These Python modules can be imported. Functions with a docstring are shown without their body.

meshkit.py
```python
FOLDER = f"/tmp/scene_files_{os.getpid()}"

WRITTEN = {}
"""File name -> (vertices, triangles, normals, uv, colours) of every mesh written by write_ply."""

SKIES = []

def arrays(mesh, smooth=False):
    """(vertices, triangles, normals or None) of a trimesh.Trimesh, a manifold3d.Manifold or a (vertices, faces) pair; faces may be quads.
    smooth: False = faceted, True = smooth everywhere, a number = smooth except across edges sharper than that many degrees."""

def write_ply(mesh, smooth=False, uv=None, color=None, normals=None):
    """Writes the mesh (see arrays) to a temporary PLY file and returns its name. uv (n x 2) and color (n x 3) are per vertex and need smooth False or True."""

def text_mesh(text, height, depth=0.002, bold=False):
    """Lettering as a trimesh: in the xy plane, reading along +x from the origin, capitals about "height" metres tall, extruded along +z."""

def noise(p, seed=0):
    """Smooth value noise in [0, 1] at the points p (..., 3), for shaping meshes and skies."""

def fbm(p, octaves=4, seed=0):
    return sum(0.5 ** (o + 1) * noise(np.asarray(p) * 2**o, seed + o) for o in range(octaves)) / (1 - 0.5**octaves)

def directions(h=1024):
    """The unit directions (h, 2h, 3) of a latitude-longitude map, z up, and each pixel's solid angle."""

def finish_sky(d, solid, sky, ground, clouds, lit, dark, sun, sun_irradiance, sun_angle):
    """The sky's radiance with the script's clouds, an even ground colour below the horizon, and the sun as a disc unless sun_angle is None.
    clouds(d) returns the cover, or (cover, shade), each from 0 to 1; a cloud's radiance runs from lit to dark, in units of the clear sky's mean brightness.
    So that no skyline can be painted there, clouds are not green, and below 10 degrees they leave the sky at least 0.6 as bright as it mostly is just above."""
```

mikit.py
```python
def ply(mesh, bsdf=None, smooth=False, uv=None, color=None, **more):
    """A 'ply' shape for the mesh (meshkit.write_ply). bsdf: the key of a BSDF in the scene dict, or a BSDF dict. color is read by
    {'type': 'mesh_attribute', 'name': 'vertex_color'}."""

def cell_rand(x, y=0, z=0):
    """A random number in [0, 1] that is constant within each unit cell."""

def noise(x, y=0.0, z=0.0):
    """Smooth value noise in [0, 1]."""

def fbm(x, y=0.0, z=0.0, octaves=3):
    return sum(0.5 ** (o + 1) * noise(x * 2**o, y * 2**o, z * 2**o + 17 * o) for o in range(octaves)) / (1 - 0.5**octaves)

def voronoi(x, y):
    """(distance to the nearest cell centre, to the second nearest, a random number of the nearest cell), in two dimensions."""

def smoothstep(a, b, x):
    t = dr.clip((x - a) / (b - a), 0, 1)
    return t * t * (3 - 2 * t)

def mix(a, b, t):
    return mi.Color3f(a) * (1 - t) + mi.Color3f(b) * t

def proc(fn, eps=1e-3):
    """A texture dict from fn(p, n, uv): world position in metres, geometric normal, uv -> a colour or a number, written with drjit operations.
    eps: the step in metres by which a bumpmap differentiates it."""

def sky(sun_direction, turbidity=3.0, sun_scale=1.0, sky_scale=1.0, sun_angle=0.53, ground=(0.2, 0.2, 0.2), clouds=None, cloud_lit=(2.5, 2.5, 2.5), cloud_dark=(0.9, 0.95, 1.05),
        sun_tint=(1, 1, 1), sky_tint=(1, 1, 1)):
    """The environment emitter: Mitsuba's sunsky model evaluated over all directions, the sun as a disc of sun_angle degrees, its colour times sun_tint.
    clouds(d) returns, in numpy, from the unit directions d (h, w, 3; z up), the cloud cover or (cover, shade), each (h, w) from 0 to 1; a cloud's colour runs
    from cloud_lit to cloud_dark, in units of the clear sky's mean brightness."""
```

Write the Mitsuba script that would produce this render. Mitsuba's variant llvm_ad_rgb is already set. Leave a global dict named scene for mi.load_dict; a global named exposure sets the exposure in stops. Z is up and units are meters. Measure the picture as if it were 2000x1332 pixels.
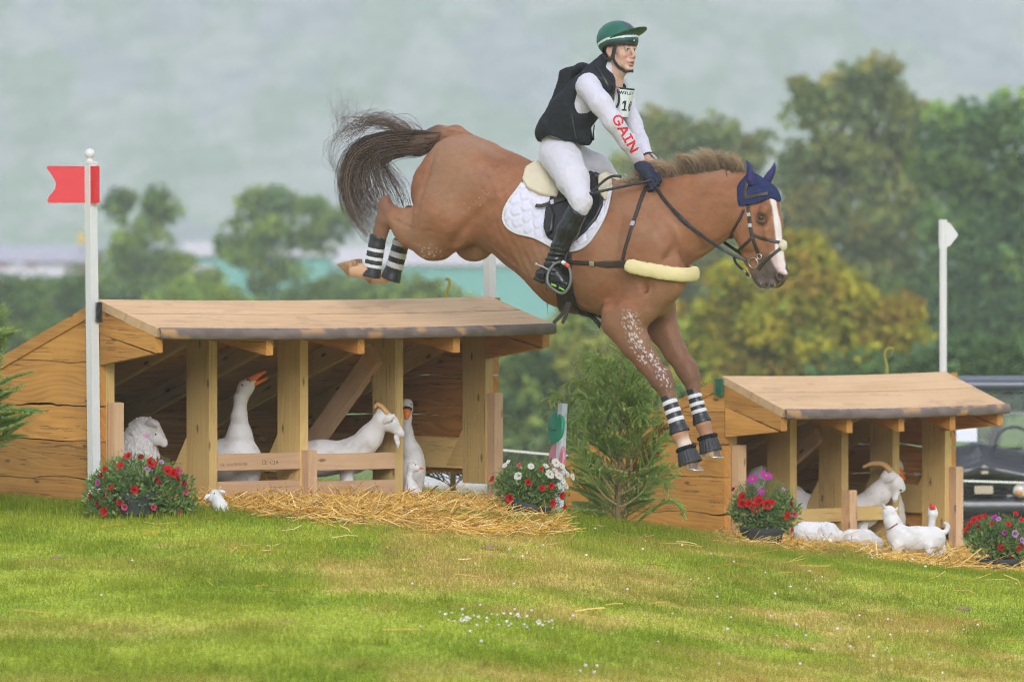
import math, random
import numpy as np, trimesh, shapely
import shapely.geometry as sg
import drjit as dr, mitsuba as mi
import mikit, meshkit
from mikit import noise, fbm, voronoi, smoothstep, mix, cell_rand
from scipy.interpolate import PchipInterpolator, CubicSpline

T = mi.ScalarTransform4f
scene = {"type": "scene"}
labels = {}

# ---------------------------------------------------------------- camera, light, exposure
FPX, HOR = 11550.0, 480.0                       # focal length in photo pixels, horizon row
CAM = np.array([0.0, 0.0, 1.5])
PITCH = (666.0 - HOR) / FPX
FWD = np.array([0, math.cos(PITCH), -math.sin(PITCH)]); UP = np.array([0, math.sin(PITCH), math.cos(PITCH)])
HAZE = 0.0008
scene["air"] = {"type": "homogeneous", "albedo": {"type": "rgb", "value": [0.905, 0.945, 0.985]}, "sigma_t": HAZE}
scene["camera"] = {"type": "thinlens", "fov": 2 * math.degrees(math.atan(1000 / FPX)), "fov_axis": "x", "near_clip": 0.5, "far_clip": 9000.0,
                   "aperture_radius": 0.031, "focus_distance": 34.8, "medium": {"type": "ref", "id": "air"},
                   "to_world": T().look_at(origin=CAM.tolist(), target=(CAM + FWD).tolist(), up=[0, 0, 1])}
scene["sky"] = mikit.sky([0.08, -0.90, 0.43], turbidity=4, sun_scale=0.56, sun_angle=30, sky_scale=1.0, clouds=lambda d: 1.0,
                         cloud_lit=(1.48, 1.57, 1.92), sun_tint=(0.78, 1.0, 1.6), cloud_dark=(0.95, 1.0, 1.2))
exposure = 2.66


def P(u, v, Y):
    """World point at distance Y in front of the camera, at row/column of the photograph's grid (used to measure places)."""
    d = FWD + (u - 1000) / FPX * np.array([1, 0, 0]) + (666 - v) / FPX * UP
    return CAM + d * (Y / d[1])


# ---------------------------------------------------------------- helpers
def thing(name, label, cat, group=None, kind=None):
    k, i = name, 0
    while k in labels:
        i += 1; k = f"{name}_{i:03d}"
    labels[k] = {"label": label, "category": cat}
    if group: labels[k]["group"] = group
    if kind: labels[k]["kind"] = kind
    return k


def struct(name, shape):
    scene[name] = shape
    labels[name] = {"kind": "structure"}


def put(key, shape, label=None, kind=None):
    k, i = key, 0
    while k in scene:
        i += 1; k = f"{key}_{i:03d}"
    scene[k] = shape
    if label or kind:
        labels.setdefault(k, {})
        if label: labels[k]["label"] = label
        if kind: labels[k]["kind"] = kind
    return k


def part(parent, name, mesh, mat, smooth=False, label=None, kind=None, **kw):
    return put(parent + "__" + name, mikit.ply(mesh, mat, smooth=smooth, **kw), label, kind)


def lin(r, g, b):
    """sRGB 0..255 to linear."""
    c = np.array([r, g, b], float) / 255
    return np.where(c <= 0.04045, c / 12.92, ((c + 0.055) / 1.055) ** 2.4).tolist()


def norm(v):
    v = np.asarray(v, float)
    return v / max(np.linalg.norm(v), 1e-12)


def frame(t, up=(0, 0, 1)):
    t = norm(t); u = np.array(up, float)
    if abs(t @ norm(u)) > 0.97: u = np.array([1.0, 0, 0])
    a = norm(np.cross(u, t)); b = np.cross(t, a)
    return t, a, b


def tube(pts, r, sides=8, flat=1.0, up=(0, 0, 1), caps=True):
    """Tube along points with radius list; flat squeezes along the second axis."""
    pts = np.asarray(pts, float); n = len(pts)
    r = np.broadcast_to(np.asarray(r, float), n)
    V = []
    a = np.linspace(0, 2 * np.pi, sides, endpoint=False)
    tang = np.gradient(pts, axis=0)
    pa = None
    for i in range(n):
        t = norm(tang[i])
        if pa is None:
            t, x, y = frame(t, up)
        else:
            x = norm(pa - t * (pa @ t)); y = np.cross(t, x)
        pa = x
        V.append(pts[i] + r[i] * (np.cos(a)[:, None] * x + flat * np.sin(a)[:, None] * y))
    V = np.vstack(V); F = []
    for i in range(n - 1):
        for j in range(sides):
            p, q = i * sides + j, i * sides + (j + 1) % sides
            F += [[p, q, q + sides], [p, q + sides, p + sides]]
    if caps:
        for j in range(1, sides - 1):
            F.append([0, j + 1, j]); e = (n - 1) * sides; F.append([e, e + j, e + j + 1])
    return trimesh.Trimesh(V, np.array(F), process=False)


def strap(pts, nrm, width, thick=0.004):
    """A flat leather strap along pts lying on a surface with normals nrm."""
    pts = np.asarray(pts, float); nrm = np.broadcast_to(np.asarray(nrm, float), pts.shape); tg = np.gradient(pts, axis=0)
    V = []
    w = np.broadcast_to(width, len(pts))
    for i in range(len(pts)):
        s = norm(np.cross(tg[i], nrm[i])); n = norm(np.cross(s, tg[i]))
        for cs, cn in ((-.5, -.5), (.5, -.5), (.5, .35), (.3, .5), (-.3, .5), (-.5, .35)):
            V.append(pts[i] + s * cs * w[i] + n * cn * thick)
    F = []
    k = 6
    for i in range(len(pts) - 1):
        for j in range(k):
            p, q = i * k + j, i * k + (j + 1) % k
            F += [[p, q + k, q], [p, p + k, q + k]]
    for j in range(1, k - 1):
        F.append([0, j, j + 1]); e = (len(pts) - 1) * k; F.append([e, e + j + 1, e + j])
    m = trimesh.Trimesh(np.array(V), np.array(F), process=False)
    return m


def spline(pts, n, closed=False):
    pts = np.asarray(pts, float)
    d = np.r_[0, np.cumsum(np.linalg.norm(np.diff(pts, axis=0), axis=1) + 1e-9)]
    return CubicSpline(d, pts)(np.linspace(0, d[-1], n))


def box(c, ax, ay, az):
    """Box with centre and three full edge vectors; faces do not share vertices."""
    m = trimesh.creation.box((1, 1, 1))
    v = m.vertices[m.faces].reshape(-1, 3)
    f = np.arange(len(v)).reshape(-1, 3)
    M = np.array([ax, ay, az], float)
    if np.linalg.det(M) < 0: f = f[:, ::-1]
    return trimesh.Trimesh(np.asarray(c) + v @ M, f, process=False)


def wbox(c, L, W, H, seed):
    """Sawn board: centre, length vector (grain), width and thickness vectors -> (mesh, uv) with uv in metres along and across the grain."""
    m = trimesh.creation.box((1, 1, 1))
    l, w, h = np.linalg.norm(L), np.linalg.norm(W), np.linalg.norm(H)
    b = 0.0035
    v = m.vertices[m.faces].reshape(-1, 3)
    f = np.arange(len(v)).reshape(-1, 3)
    M = np.array([L, W, H], float)
    if np.linalg.det(M) < 0: f = f[:, ::-1]
    uv = np.c_[v[:, 0] * l + seed * 10 + 5, v[:, 1] * w + v[:, 2] * h * 1.3 + (seed * 7.13) % 3]
    end = np.repeat(np.ptp(v.reshape(-1, 3, 3)[:, :, 0], axis=1) < 1e-9, 3)
    uv[end, 0] += (v[end, 1] * w * 2.2 + v[end, 2] * h * 2.2)
    return trimesh.Trimesh(np.asarray(c) + v @ M, f, process=False), uv


def cat(ms):
    return trimesh.util.concatenate([m for m in ms if m is not None])


def lathe(prof, sides=32, c=(0, 0, 0)):
    prof = np.asarray(prof, float)
    a = np.linspace(0, 2 * np.pi, sides, endpoint=False)
    V = np.vstack([np.c_[r * np.cos(a), r * np.sin(a), np.full(sides, z)] for r, z in prof]) + np.asarray(c)
    F = []
    for i in range(len(prof) - 1):
        for j in range(sides):
            p, q = i * sides + j, i * sides + (j + 1) % sides
            F += [[p, q, q + sides], [p, q + sides, p + sides]]
    return trimesh.Trimesh(V, np.array(F), process=False)


class Field:
    """Smooth union of tapered capsules and ellipsoids on a grid, meshed by surface nets. Coordinates are those of the caller's frame."""
    def __init__(self, lo, hi, h):
        self.lo, self.h = np.asarray(lo, float), h
        self.n = np.ceil((np.asarray(hi) - self.lo) / h).astype(int) + 1
        self.F = np.full(self.n, 1.0, np.float32)

    def _box(self, lo, hi):
        i0 = np.clip(np.floor((lo - self.lo) / self.h).astype(int), 0, self.n - 1)
        i1 = np.clip(np.ceil((hi - self.lo) / self.h).astype(int) + 1, 1, self.n)
        if (i1 <= i0).any(): return None, None
        g = np.meshgrid(*[(self.lo[k] + self.h * np.arange(i0[k], i1[k])).astype(np.float32) for k in range(3)], indexing="ij", sparse=True)
        return tuple(slice(a, b) for a, b in zip(i0, i1)), g

    def _mix(self, sl, d, k, sub=False):
        F = self.F[sl]
        if sub:
            h = np.clip(0.5 - 0.5 * (F + d) / k, 0, 1)
            self.F[sl] = F * (1 - h) - d * h + k * h * (1 - h)
        else:
            h = np.clip(0.5 + 0.5 * (F - d) / k, 0, 1)
            self.F[sl] = F * (1 - h) + d * h - k * h * (1 - h)

    def cone(self, a, b, ra, rb, k=0.03, sc=(1, 1, 1), sub=False):
        """Capsule from a (radius ra) to b (rb); sc squeezes each axis (0.7 = 70 percent as wide)."""
        a, b, sc = np.asarray(a, float), np.asarray(b, float), np.asarray(sc, float)
        R = max(ra, rb) + 1.6 * k + 3 * self.h
        sl, g = self._box(np.minimum(a, b) - R, np.maximum(a, b) + R)
        if sl is None: return
        A, B = a / sc, b / sc
        q = [g[i] / np.float32(sc[i]) - np.float32(A[i]) for i in range(3)]
        ba = (B - A).astype(np.float32); L = max(float(ba @ ba), 1e-9)
        t = np.clip((q[0] * ba[0] + q[1] * ba[1] + q[2] * ba[2]) / np.float32(L), 0, 1)
        d = np.sqrt((q[0] - t * ba[0]) ** 2 + (q[1] - t * ba[1]) ** 2 + (q[2] - t * ba[2]) ** 2) - (ra + (rb - ra) * t)
        self._mix(sl, d * np.float32(min(1, sc.min() * 1.15)), k, sub)

    def chain(self, pts, rs, k=0.03, sc=(1, 1, 1)):
        for i in range(len(pts) - 1):
            self.cone(pts[i], pts[i + 1], rs[i], rs[i + 1], k, sc)

    def ell(self, c, r, k=0.03, rot=None, sub=False):
        c, r = np.asarray(c, float), np.asarray(r, float)
        R = r.max() + 1.6 * k + 3 * self.h
        sl, g = self._box(c - R, c + R)
        if sl is None: return
        q = [g[i] - np.float32(c[i]) for i in range(3)]
        if rot is not None:
            rot = np.asarray(rot, float)
            q = [sum(np.float32(rot[i, j]) * q[j] for j in range(3)) for i in range(3)]
        k0 = np.sqrt(sum((q[i] / r[i]) ** 2 for i in range(3)))
        k1 = np.sqrt(sum((q[i] / r[i] ** 2) ** 2 for i in range(3))) + 1e-6
        self._mix(sl, (k0 * (k0 - 1) / k1).astype(np.float32), k, sub)

    def mesh(self, smooth=3):
        F = self.F
        S = F < 0
        n = self.n
        cells = np.zeros(n - 1, np.int8)
        for a, b, c in np.ndindex(2, 2, 2):
            cells += S[a:n[0] - 1 + a, b:n[1] - 1 + b, c:n[2] - 1 + c]
        act = (cells > 0) & (cells < 8)
        idx = np.argwhere(act)
        num = np.full(n - 1, -1, np.int64); num[act] = np.arange(len(idx))
        cor = {}
        for o in np.ndindex(2, 2, 2):
            cor[o] = F[idx[:, 0] + o[0], idx[:, 1] + o[1], idx[:, 2] + o[2]].astype(float)
        s = np.zeros((len(idx), 3)); cnt = np.zeros(len(idx))
        for o in np.ndindex(2, 2, 2):
            for ax in range(3):
                if o[ax]: continue
                p = list(o); p[ax] = 1; p = tuple(p)
                f0, f1 = cor[o], cor[p]
                x = (f0 < 0) != (f1 < 0)
                t = np.where(x, f0 / np.where(np.abs(f0 - f1) < 1e-12, 1, f0 - f1), 0)
                e = np.tile(np.array(o, float), (len(idx), 1)); e[:, ax] += t
                s += e * x[:, None]; cnt += x
        V = self.lo + self.h * (idx + s / np.maximum(cnt, 1)[:, None])
        Q = []
        for ax in range(3):
            b, c = (ax + 1) % 3, (ax + 2) % 3
            A = np.moveaxis(S, (ax, b, c), (0, 1, 2)); N = np.moveaxis(num, (ax, b, c), (0, 1, 2))
            x = A[:-1, 1:-1, 1:-1] != A[1:, 1:-1, 1:-1]
            e = np.argwhere(x); neg = A[:-1, 1:-1, 1:-1][x]
            i, j, k = e[:, 0], e[:, 1], e[:, 2]
            q = np.c_[N[i, j, k], N[i, j + 1, k], N[i, j + 1, k + 1], N[i, j, k + 1]]
            q = np.where(neg[:, None], q, q[:, ::-1])
            Q.append(q)
        Q = np.vstack(Q); Q = Q[(Q >= 0).all(1)]
        m = trimesh.Trimesh(V, np.vstack([Q[:, [0, 1, 2]], Q[:, [0, 2, 3]]]), process=False)
        if smooth: trimesh.smoothing.filter_taubin(m, lamb=0.5, nu=0.52, iterations=smooth * 2)
        return m


def rot_z(a):
    c, s = math.cos(a), math.sin(a)
    return np.array([[c, -s, 0], [s, c, 0], [0, 0, 1.0]])


def xform(m, M=None, t=(0, 0, 0)):
    v = np.asarray(m.vertices)
    if M is not None: v = v @ np.asarray(M).T
    return trimesh.Trimesh(v + np.asarray(t), m.faces, process=False)


# ---------------------------------------------------------------- materials
def mat(key, color, rough=0.6, spec=0.4, **kw):
    c = {"type": "rgb", "value": list(map(float, color))} if isinstance(color, (list, tuple, np.ndarray)) else color
    scene[key] = {"type": "twosided", "bsdf": {"type": "principled", "base_color": c, "roughness": rough, "specular": spec, **kw}}
    return key


VC = {"type": "mesh_attribute", "name": "vertex_color"}
mat("painted", VC, 0.75, 0.25)               # matt, colour per vertex
mat("glossy", VC, 0.35, 0.5)
mat("coat", VC, 0.50, 0.24, sheen=0.03)
scene["leaf"] = {"type": "principledthin", "base_color": VC, "roughness": 0.55, "diff_trans": 0.7, "spec_trans": 0.0}
mat("white_paint", (0.60, 0.60, 0.60), 0.35, 0.5)
mat("black_rubber", (0.025, 0.026, 0.03), 0.55, 0.4)
mat("black_leather", (0.012, 0.012, 0.014), 0.42, 0.4)
mat("brown_leather", (0.035, 0.022, 0.018), 0.45, 0.5)
mat("metal", (0.62, 0.62, 0.62), 0.28, 0.5, metallic=1.0)
mat("pot_plastic", (0.045, 0.05, 0.055), 0.5, 0.4)


def wood_fn(light, dark, knotc, grain=1.0, cr=0.42):
    def f(p, n, uv):
        b = dr.floor(uv.x / 10)
        r1, r2 = cell_rand(b, 3, 1), cell_rand(b, 7, 2)
        s, c = uv.x, uv.y + r2 * 3
        w = fbm(s * 1.3, c * 9, 0, 2)
        g = fbm(s * 2.2 + w * 2, c * 70 + w * 14, 0, 3)
        ring = 0.5 + 0.5 * dr.sin(c * 190 + w * 34 + 5 * noise(s * 0.9, c * 4))
        blot = fbm(s * 3.1, c * 5.5, 5, 3)
        t = dr.clip(grain * (0.55 * (g - 0.35) + 0.22 * ring) + 0.75 * (blot - 0.42) + 0.2 * (r1 - 0.3), 0, 1)
        d1, d2, q = voronoi(s * 3.3 + r1 * 5, c * 9.0)
        k = smoothstep(0.13, 0.04, d1) * dr.select(q > 0.72, 1.0, 0.0)
        crack = smoothstep(0.70, 0.74, fbm(s * 4.5, c * 120, 9, 3)) * smoothstep(0.5, 0.66, noise(s * 1.7, c * 3.5, 4)) * cr
        col = mix(light, dark, t) * (0.82 + 0.36 * r2)
        return mix(mix(col, knotc, k * 0.75), knotc, crack)
    return mikit.proc(f)


mat("cedar", wood_fn((0.56, 0.265, 0.060), (0.30, 0.115, 0.028), (0.07, 0.03, 0.015), 1.15, 0.6), 0.5, 0.35)
mat("sawn_pine", wood_fn((0.62, 0.44, 0.17), (0.46, 0.29, 0.10), (0.10, 0.055, 0.025), 0.8), 0.7, 0.3)
mat("pale_pine", wood_fn((0.60, 0.40, 0.24), (0.44, 0.26, 0.13), (0.15, 0.075, 0.04), 0.7), 0.7, 0.3)


def roof_fn(p, n, uv):
    s, c = uv.x, uv.y
    w = fbm(s * 1.1, c * 7, 0, 2)
    g = fbm(s * 2.5 + w, c * 60 + w * 9, 0, 3)
    blot = fbm(s * 5.0, c * 13, 2, 4)
    t = dr.clip(0.7 * (g - 0.3) + 0.5 * (fbm(s * 1.7, c * 3.0, 8, 3) - 0.4), 0, 1)
    col = mix((0.565, 0.375, 0.21), (0.40, 0.235, 0.11), t)
    scuff = smoothstep(0.62, 0.74, blot)
    return mix(col, (0.22, 0.14, 0.09), scuff * 0.22)


mat("roof_board", mikit.proc(roof_fn), 0.65, 0.3)
# ---------------------------------------------------------------- terrain
_bx = PchipInterpolator([-400, -30, -6, -2.4, -0.6, 0.15, 0.7, 1.4, 3, 6, 12, 40, 400], [1.0, 0.25, -0.06, -0.072, -0.082, -0.152, -0.25, -0.345, -0.53, -0.70, -0.95, -1.4, -2.0])


def ground_z(x, y):
    x, y = np.asarray(x, float), np.asarray(y, float)
    z = _bx(np.clip(x, -390, 390))
    z = z + 0.045 * (np.clip(y, 19, 35) - 35)
    s = 0.01 + 0.04 * np.clip((x + 0.8) / 1.2, 0, 1) - 0.032 * np.clip((x - 0.9) / 1.2, 0, 1)
    z = z - s * (np.clip(y, 36, 41) - 36) - 0.065 * (np.clip(y, 41, 95) - 41)
    q = np.stack(np.broadcast_arrays(x * 0.9, y * 0.7, 0 * x), -1)
    return z + 0.05 * (meshkit.fbm(q, 3, 5) - 0.5) * np.clip((y - 20) / 8, 0.2, 1)


def sheet(xs, ys, zf):
    X, Y = np.meshgrid(xs, ys, indexing="ij")
    Z = zf(X, Y)
    n, m = X.shape
    i = np.arange(n * m).reshape(n, m)
    q = np.stack([i[:-1, :-1], i[1:, :-1], i[1:, 1:], i[:-1, 1:]], -1).reshape(-1, 4)
    return trimesh.Trimesh(np.c_[X.ravel(), Y.ravel(), Z.ravel()], np.vstack([q[:, [0, 1, 2]], q[:, [0, 2, 3]]]), process=False)


def dry(x, y):
    """How dry the turf is at a place (drjit): broad noise and a few worn patches."""
    n = fbm(x * 0.55 + 3.1, y * 0.5, 2.0, 3) * 0.62 + fbm(x * 2.3, y * 1.8, 7.0, 3) * 0.38
    v = smoothstep(0.51, 0.68, n)
    for cx, cy, rx, ry, a in DRY:
        e = dr.square((x - cx) / rx) + dr.square((y - cy) / ry)
        v = v + a * dr.exp(-e) * (0.35 + 1.1 * fbm(x * 2.6, y * 2.2, 4.0, 3))
    return dr.clip(v, 0, 1)


DRY = [(-2.0, 28.6, 0.75, 0.45, 0.9), (-0.1, 27.2, 0.55, 0.33, 0.9), (-1.9, 31.6, 0.8, 0.5, 0.35), (0.35, 33.0, 0.45, 0.25, 0.5), (1.8, 33.2, 0.9, 0.5, 0.3),
       (-2.3, 26.4, 0.7, 0.3, 0.7), (0.9, 26.9, 0.6, 0.3, 0.4), (-0.7, 31.7, 0.5, 0.35, 0.3), (-1.2, 27.0, 0.5, 0.35, -0.9), (0.6, 29.6, 0.8, 0.5, -0.7), (-1.4, 30.0, 0.6, 0.25, -0.6)]


def turf_col(p, lo, hi):
    d = dry(p.x, p.y)
    lush = fbm(p.x * 1.4, p.y * 1.2, 11.0, 3)
    g = mix((0.245, 0.325, 0.030), (0.345, 0.405, 0.046), smoothstep(0.3, 0.7, lush))
    b = mix((0.52, 0.38, 0.10), (0.60, 0.42, 0.15), fbm(p.x * 3, p.y * 3, 2.0, 2))
    return mix(g, b, d * (0.35 + 0.65 * noise(p.x * 9, p.y * 9)) * 0.95)


def ground_fn(p, n, uv):
    c = turf_col(p, 0, 1) * (0.55 + 0.5 * fbm(p.x * 45, p.y * 45, 0, 2))
    far = smoothstep(60, 140, p.y)
    return mix(c, mi.Color3f(0.10, 0.15, 0.045) * (0.7 + 0.6 * fbm(p.x * 0.1, p.y * 0.1, 0, 3)), far)


mat("turf_soil", mikit.proc(ground_fn), 0.95, 0.1)
xs = np.unique(np.r_[-2500, -1200, -600, -300, -150, -80, -40, -20, -12, -8, np.arange(-5.5, 6.01, 0.12), 8, 12, 20, 40, 80, 150, 300, 600, 1200, 2500])
ys = np.unique(np.r_[-300, -100, -30, 0, 10, 16, np.arange(20, 44, 0.12), np.arange(44, 100, 2), 110, 140, 200, 300, 450, 700, 1000, 2600])
struct("ground", mikit.ply(sheet(xs, ys, ground_z), "turf_soil", smooth=True))

# blades: a mown sward, each blade two triangles
_r = np.random.default_rng(3)


def in_view(x, y, m=0.7):
    u = x / y * FPX
    return np.abs(u) < 1000 + m * FPX / y


def blades(x, y, L, wid, bend=0.55, lean=0.0):
    n = len(x)
    z = ground_z(x, y) - 0.006
    a = _r.uniform(0, 2 * np.pi, n)
    d = np.c_[np.cos(a), np.sin(a), np.zeros(n)]
    s = np.c_[-np.sin(a), np.cos(a), np.zeros(n)] * (wid / 2)[:, None]
    b = (_r.uniform(0.1, 1.0, n) * bend)[:, None] * d * L[:, None]
    p = np.c_[x, y, z]
    up = np.array([0, 0, 1.0])
    h = L[:, None]
    v0, v1 = p - s, p + s
    v2, v3 = p + b * 0.35 + up * h * 0.6 + s * 0.7, p + b * 0.35 + up * h * 0.6 - s * 0.7
    v4 = p + b + up * h * 0.92
    V = np.stack([v0, v1, v2, v3, v4], 1).reshape(-1, 3)
    i = np.arange(n)[:, None] * 5
    F = np.stack([i + [0, 1, 2], i + [0, 2, 3], i + [3, 2, 4]], 1).reshape(-1, 3)
    return trimesh.Trimesh(V, F, process=False)


def grass_fn(p, n, uv):
    c = turf_col(p, 0, 1)
    r = noise(p.x * 170, p.y * 170, p.z * 20)
    return mix(c * 0.72, c * 1.2 + mi.Color3f(0.02, 0.02, 0.0), r)


scene["grass_blade"] = {"type": "principledthin", "base_color": mikit.proc(grass_fn), "roughness": 0.55, "diff_trans": 0.8, "spec_trans": 0.0}
N = 700000
y = _r.uniform(24.2, 41.5, N); x = _r.uniform(-4.6, 4.8, N)
k = in_view(x, y) & (_r.uniform(0, 1, N) < np.where(y > 37.5, 0.5, 1.0))
x, y = x[k], y[k]
dens = meshkit.fbm(np.c_[x * 2.5, y * 2.5, 0 * x], 3, 8)
L = _r.gamma(6, 1 / 6, len(x)) * (0.018 + 0.028 * np.clip((dens - 0.35) * 2.2, 0, 1))
bs = [blades(x, y, L, _r.uniform(0.0025, 0.0055, len(x)))]
# rougher fringe by the shelters, pots and posts
for (u0, v0, Y0, u1, v1, Y1, n, w, l) in ((-40, 985, 35.6, 215, 985, 34.9, 5000, 0.12, 0.10), (215, 990, 34.8, 400, 1000, 34.6, 2500, 0.10, 0.08), (1085, 1035, 36.2, 1380, 1050, 37.5, 7000, 0.22, 0.11), (1000, 1050, 34.6, 1100, 1050, 35.3, 1800, 0.12, 0.09),
                                          (1400, 1060, 37.0, 1700, 1085, 37.2, 1500, 0.10, 0.06), (850, 1020, 34.7, 1000, 1030, 34.8, 900, 0.06, 0.08), (100, 985, 34.9, 400, 1000, 34.5, 2600, 0.14, 0.09), (1600, 1062, 37.2, 1650, 1068, 37.2, 500, 0.05, 0.09)):
    t = _r.uniform(0, 1, n)
    a, b = P(u0, v0, Y0), P(u1, v1, Y1)
    x2 = a[0] + (b[0] - a[0]) * t + _r.normal(0, w, n); y2 = a[1] + (b[1] - a[1]) * t + _r.normal(0, w * 1.5, n)
    bs.append(blades(x2, y2, l * _r.uniform(0.35, 1.1, n), _r.uniform(0.003, 0.006, n), 0.7))
for _ in range(170):                                   # coarser tufts and weeds
    ty = _r.uniform(26, 35.5); tx = _r.uniform(-1, 1) * (1000 / FPX * ty)
    n = _r.integers(14, 46); sp = _r.uniform(0.02, 0.07)
    bs.append(blades(tx + _r.normal(0, sp, n), ty + _r.normal(0, sp, n), _r.uniform(0.03, 0.085, n), _r.uniform(0.003, 0.008, n), 0.9))
put("grass", mikit.ply(cat(bs), "grass_blade"))
labels["grass"] = {"label": "short mown green and straw coloured turf blades in front of both shelters", "category": "grass", "kind": "stuff"}

# ---------------------------------------------------------------- hill and haze
def hill_z(x, y):
    t = np.clip((y - 900) / 1500, 0, 1)
    z = -4 + 330 * (t * t * (3 - 2 * t)) ** 0.9 + 0.03 * np.clip(np.abs(x) - 300, 0, 2000) * t
    return z + 22 * t * (meshkit.fbm(np.stack(np.broadcast_arrays(x / 260, y / 260, 0 * x), -1), 4, 2) - 0.5) * 2


def hill_fn(p, n, uv):
    a = fbm(p.x * 0.11, p.y * 0.030, 0, 4)
    b = fbm(p.x * 0.20, p.y * 0.09, 3, 3)
    c = mix((0.20, 0.262, 0.165), (0.315, 0.34, 0.275), smoothstep(0.36, 0.62, a))
    return mix(c, (0.23, 0.235, 0.29), smoothstep(0.50, 0.66, fbm(p.x * 0.05, p.y * 0.016, 9, 3)) * 0.55) * (0.82 + 0.36 * b)


mat("hillside", mikit.proc(hill_fn), 0.95, 0.1)
struct("hill", mikit.ply(sheet(np.linspace(-2400, 2400, 121), np.linspace(880, 2560, 85), hill_z), "hillside", smooth=True))
scene["haze_skin"] = {"type": "null"}
scene["haze"] = {"type": "cube", "to_world": T().translate([0, 1135, 208]).scale([2620, 1500, 216]), "bsdf": {"type": "ref", "id": "haze_skin"}, "interior": {"type": "ref", "id": "air"}}
labels["haze"] = {"label": "thin pale blue summer haze over the whole valley", "category": "haze", "kind": "stuff"}
# ---------------------------------------------------------------- the two timber shelters
ANG = math.radians(40)
RX, DX = np.array([math.cos(ANG), math.sin(ANG), 0]), np.array([-math.sin(ANG), math.cos(ANG), 0])
ZX = np.array([0, 0, 1.0])
_ws = np.random.default_rng(11)
SEED = [0]


def seed():
    SEED[0] += 1
    return SEED[0]


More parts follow.
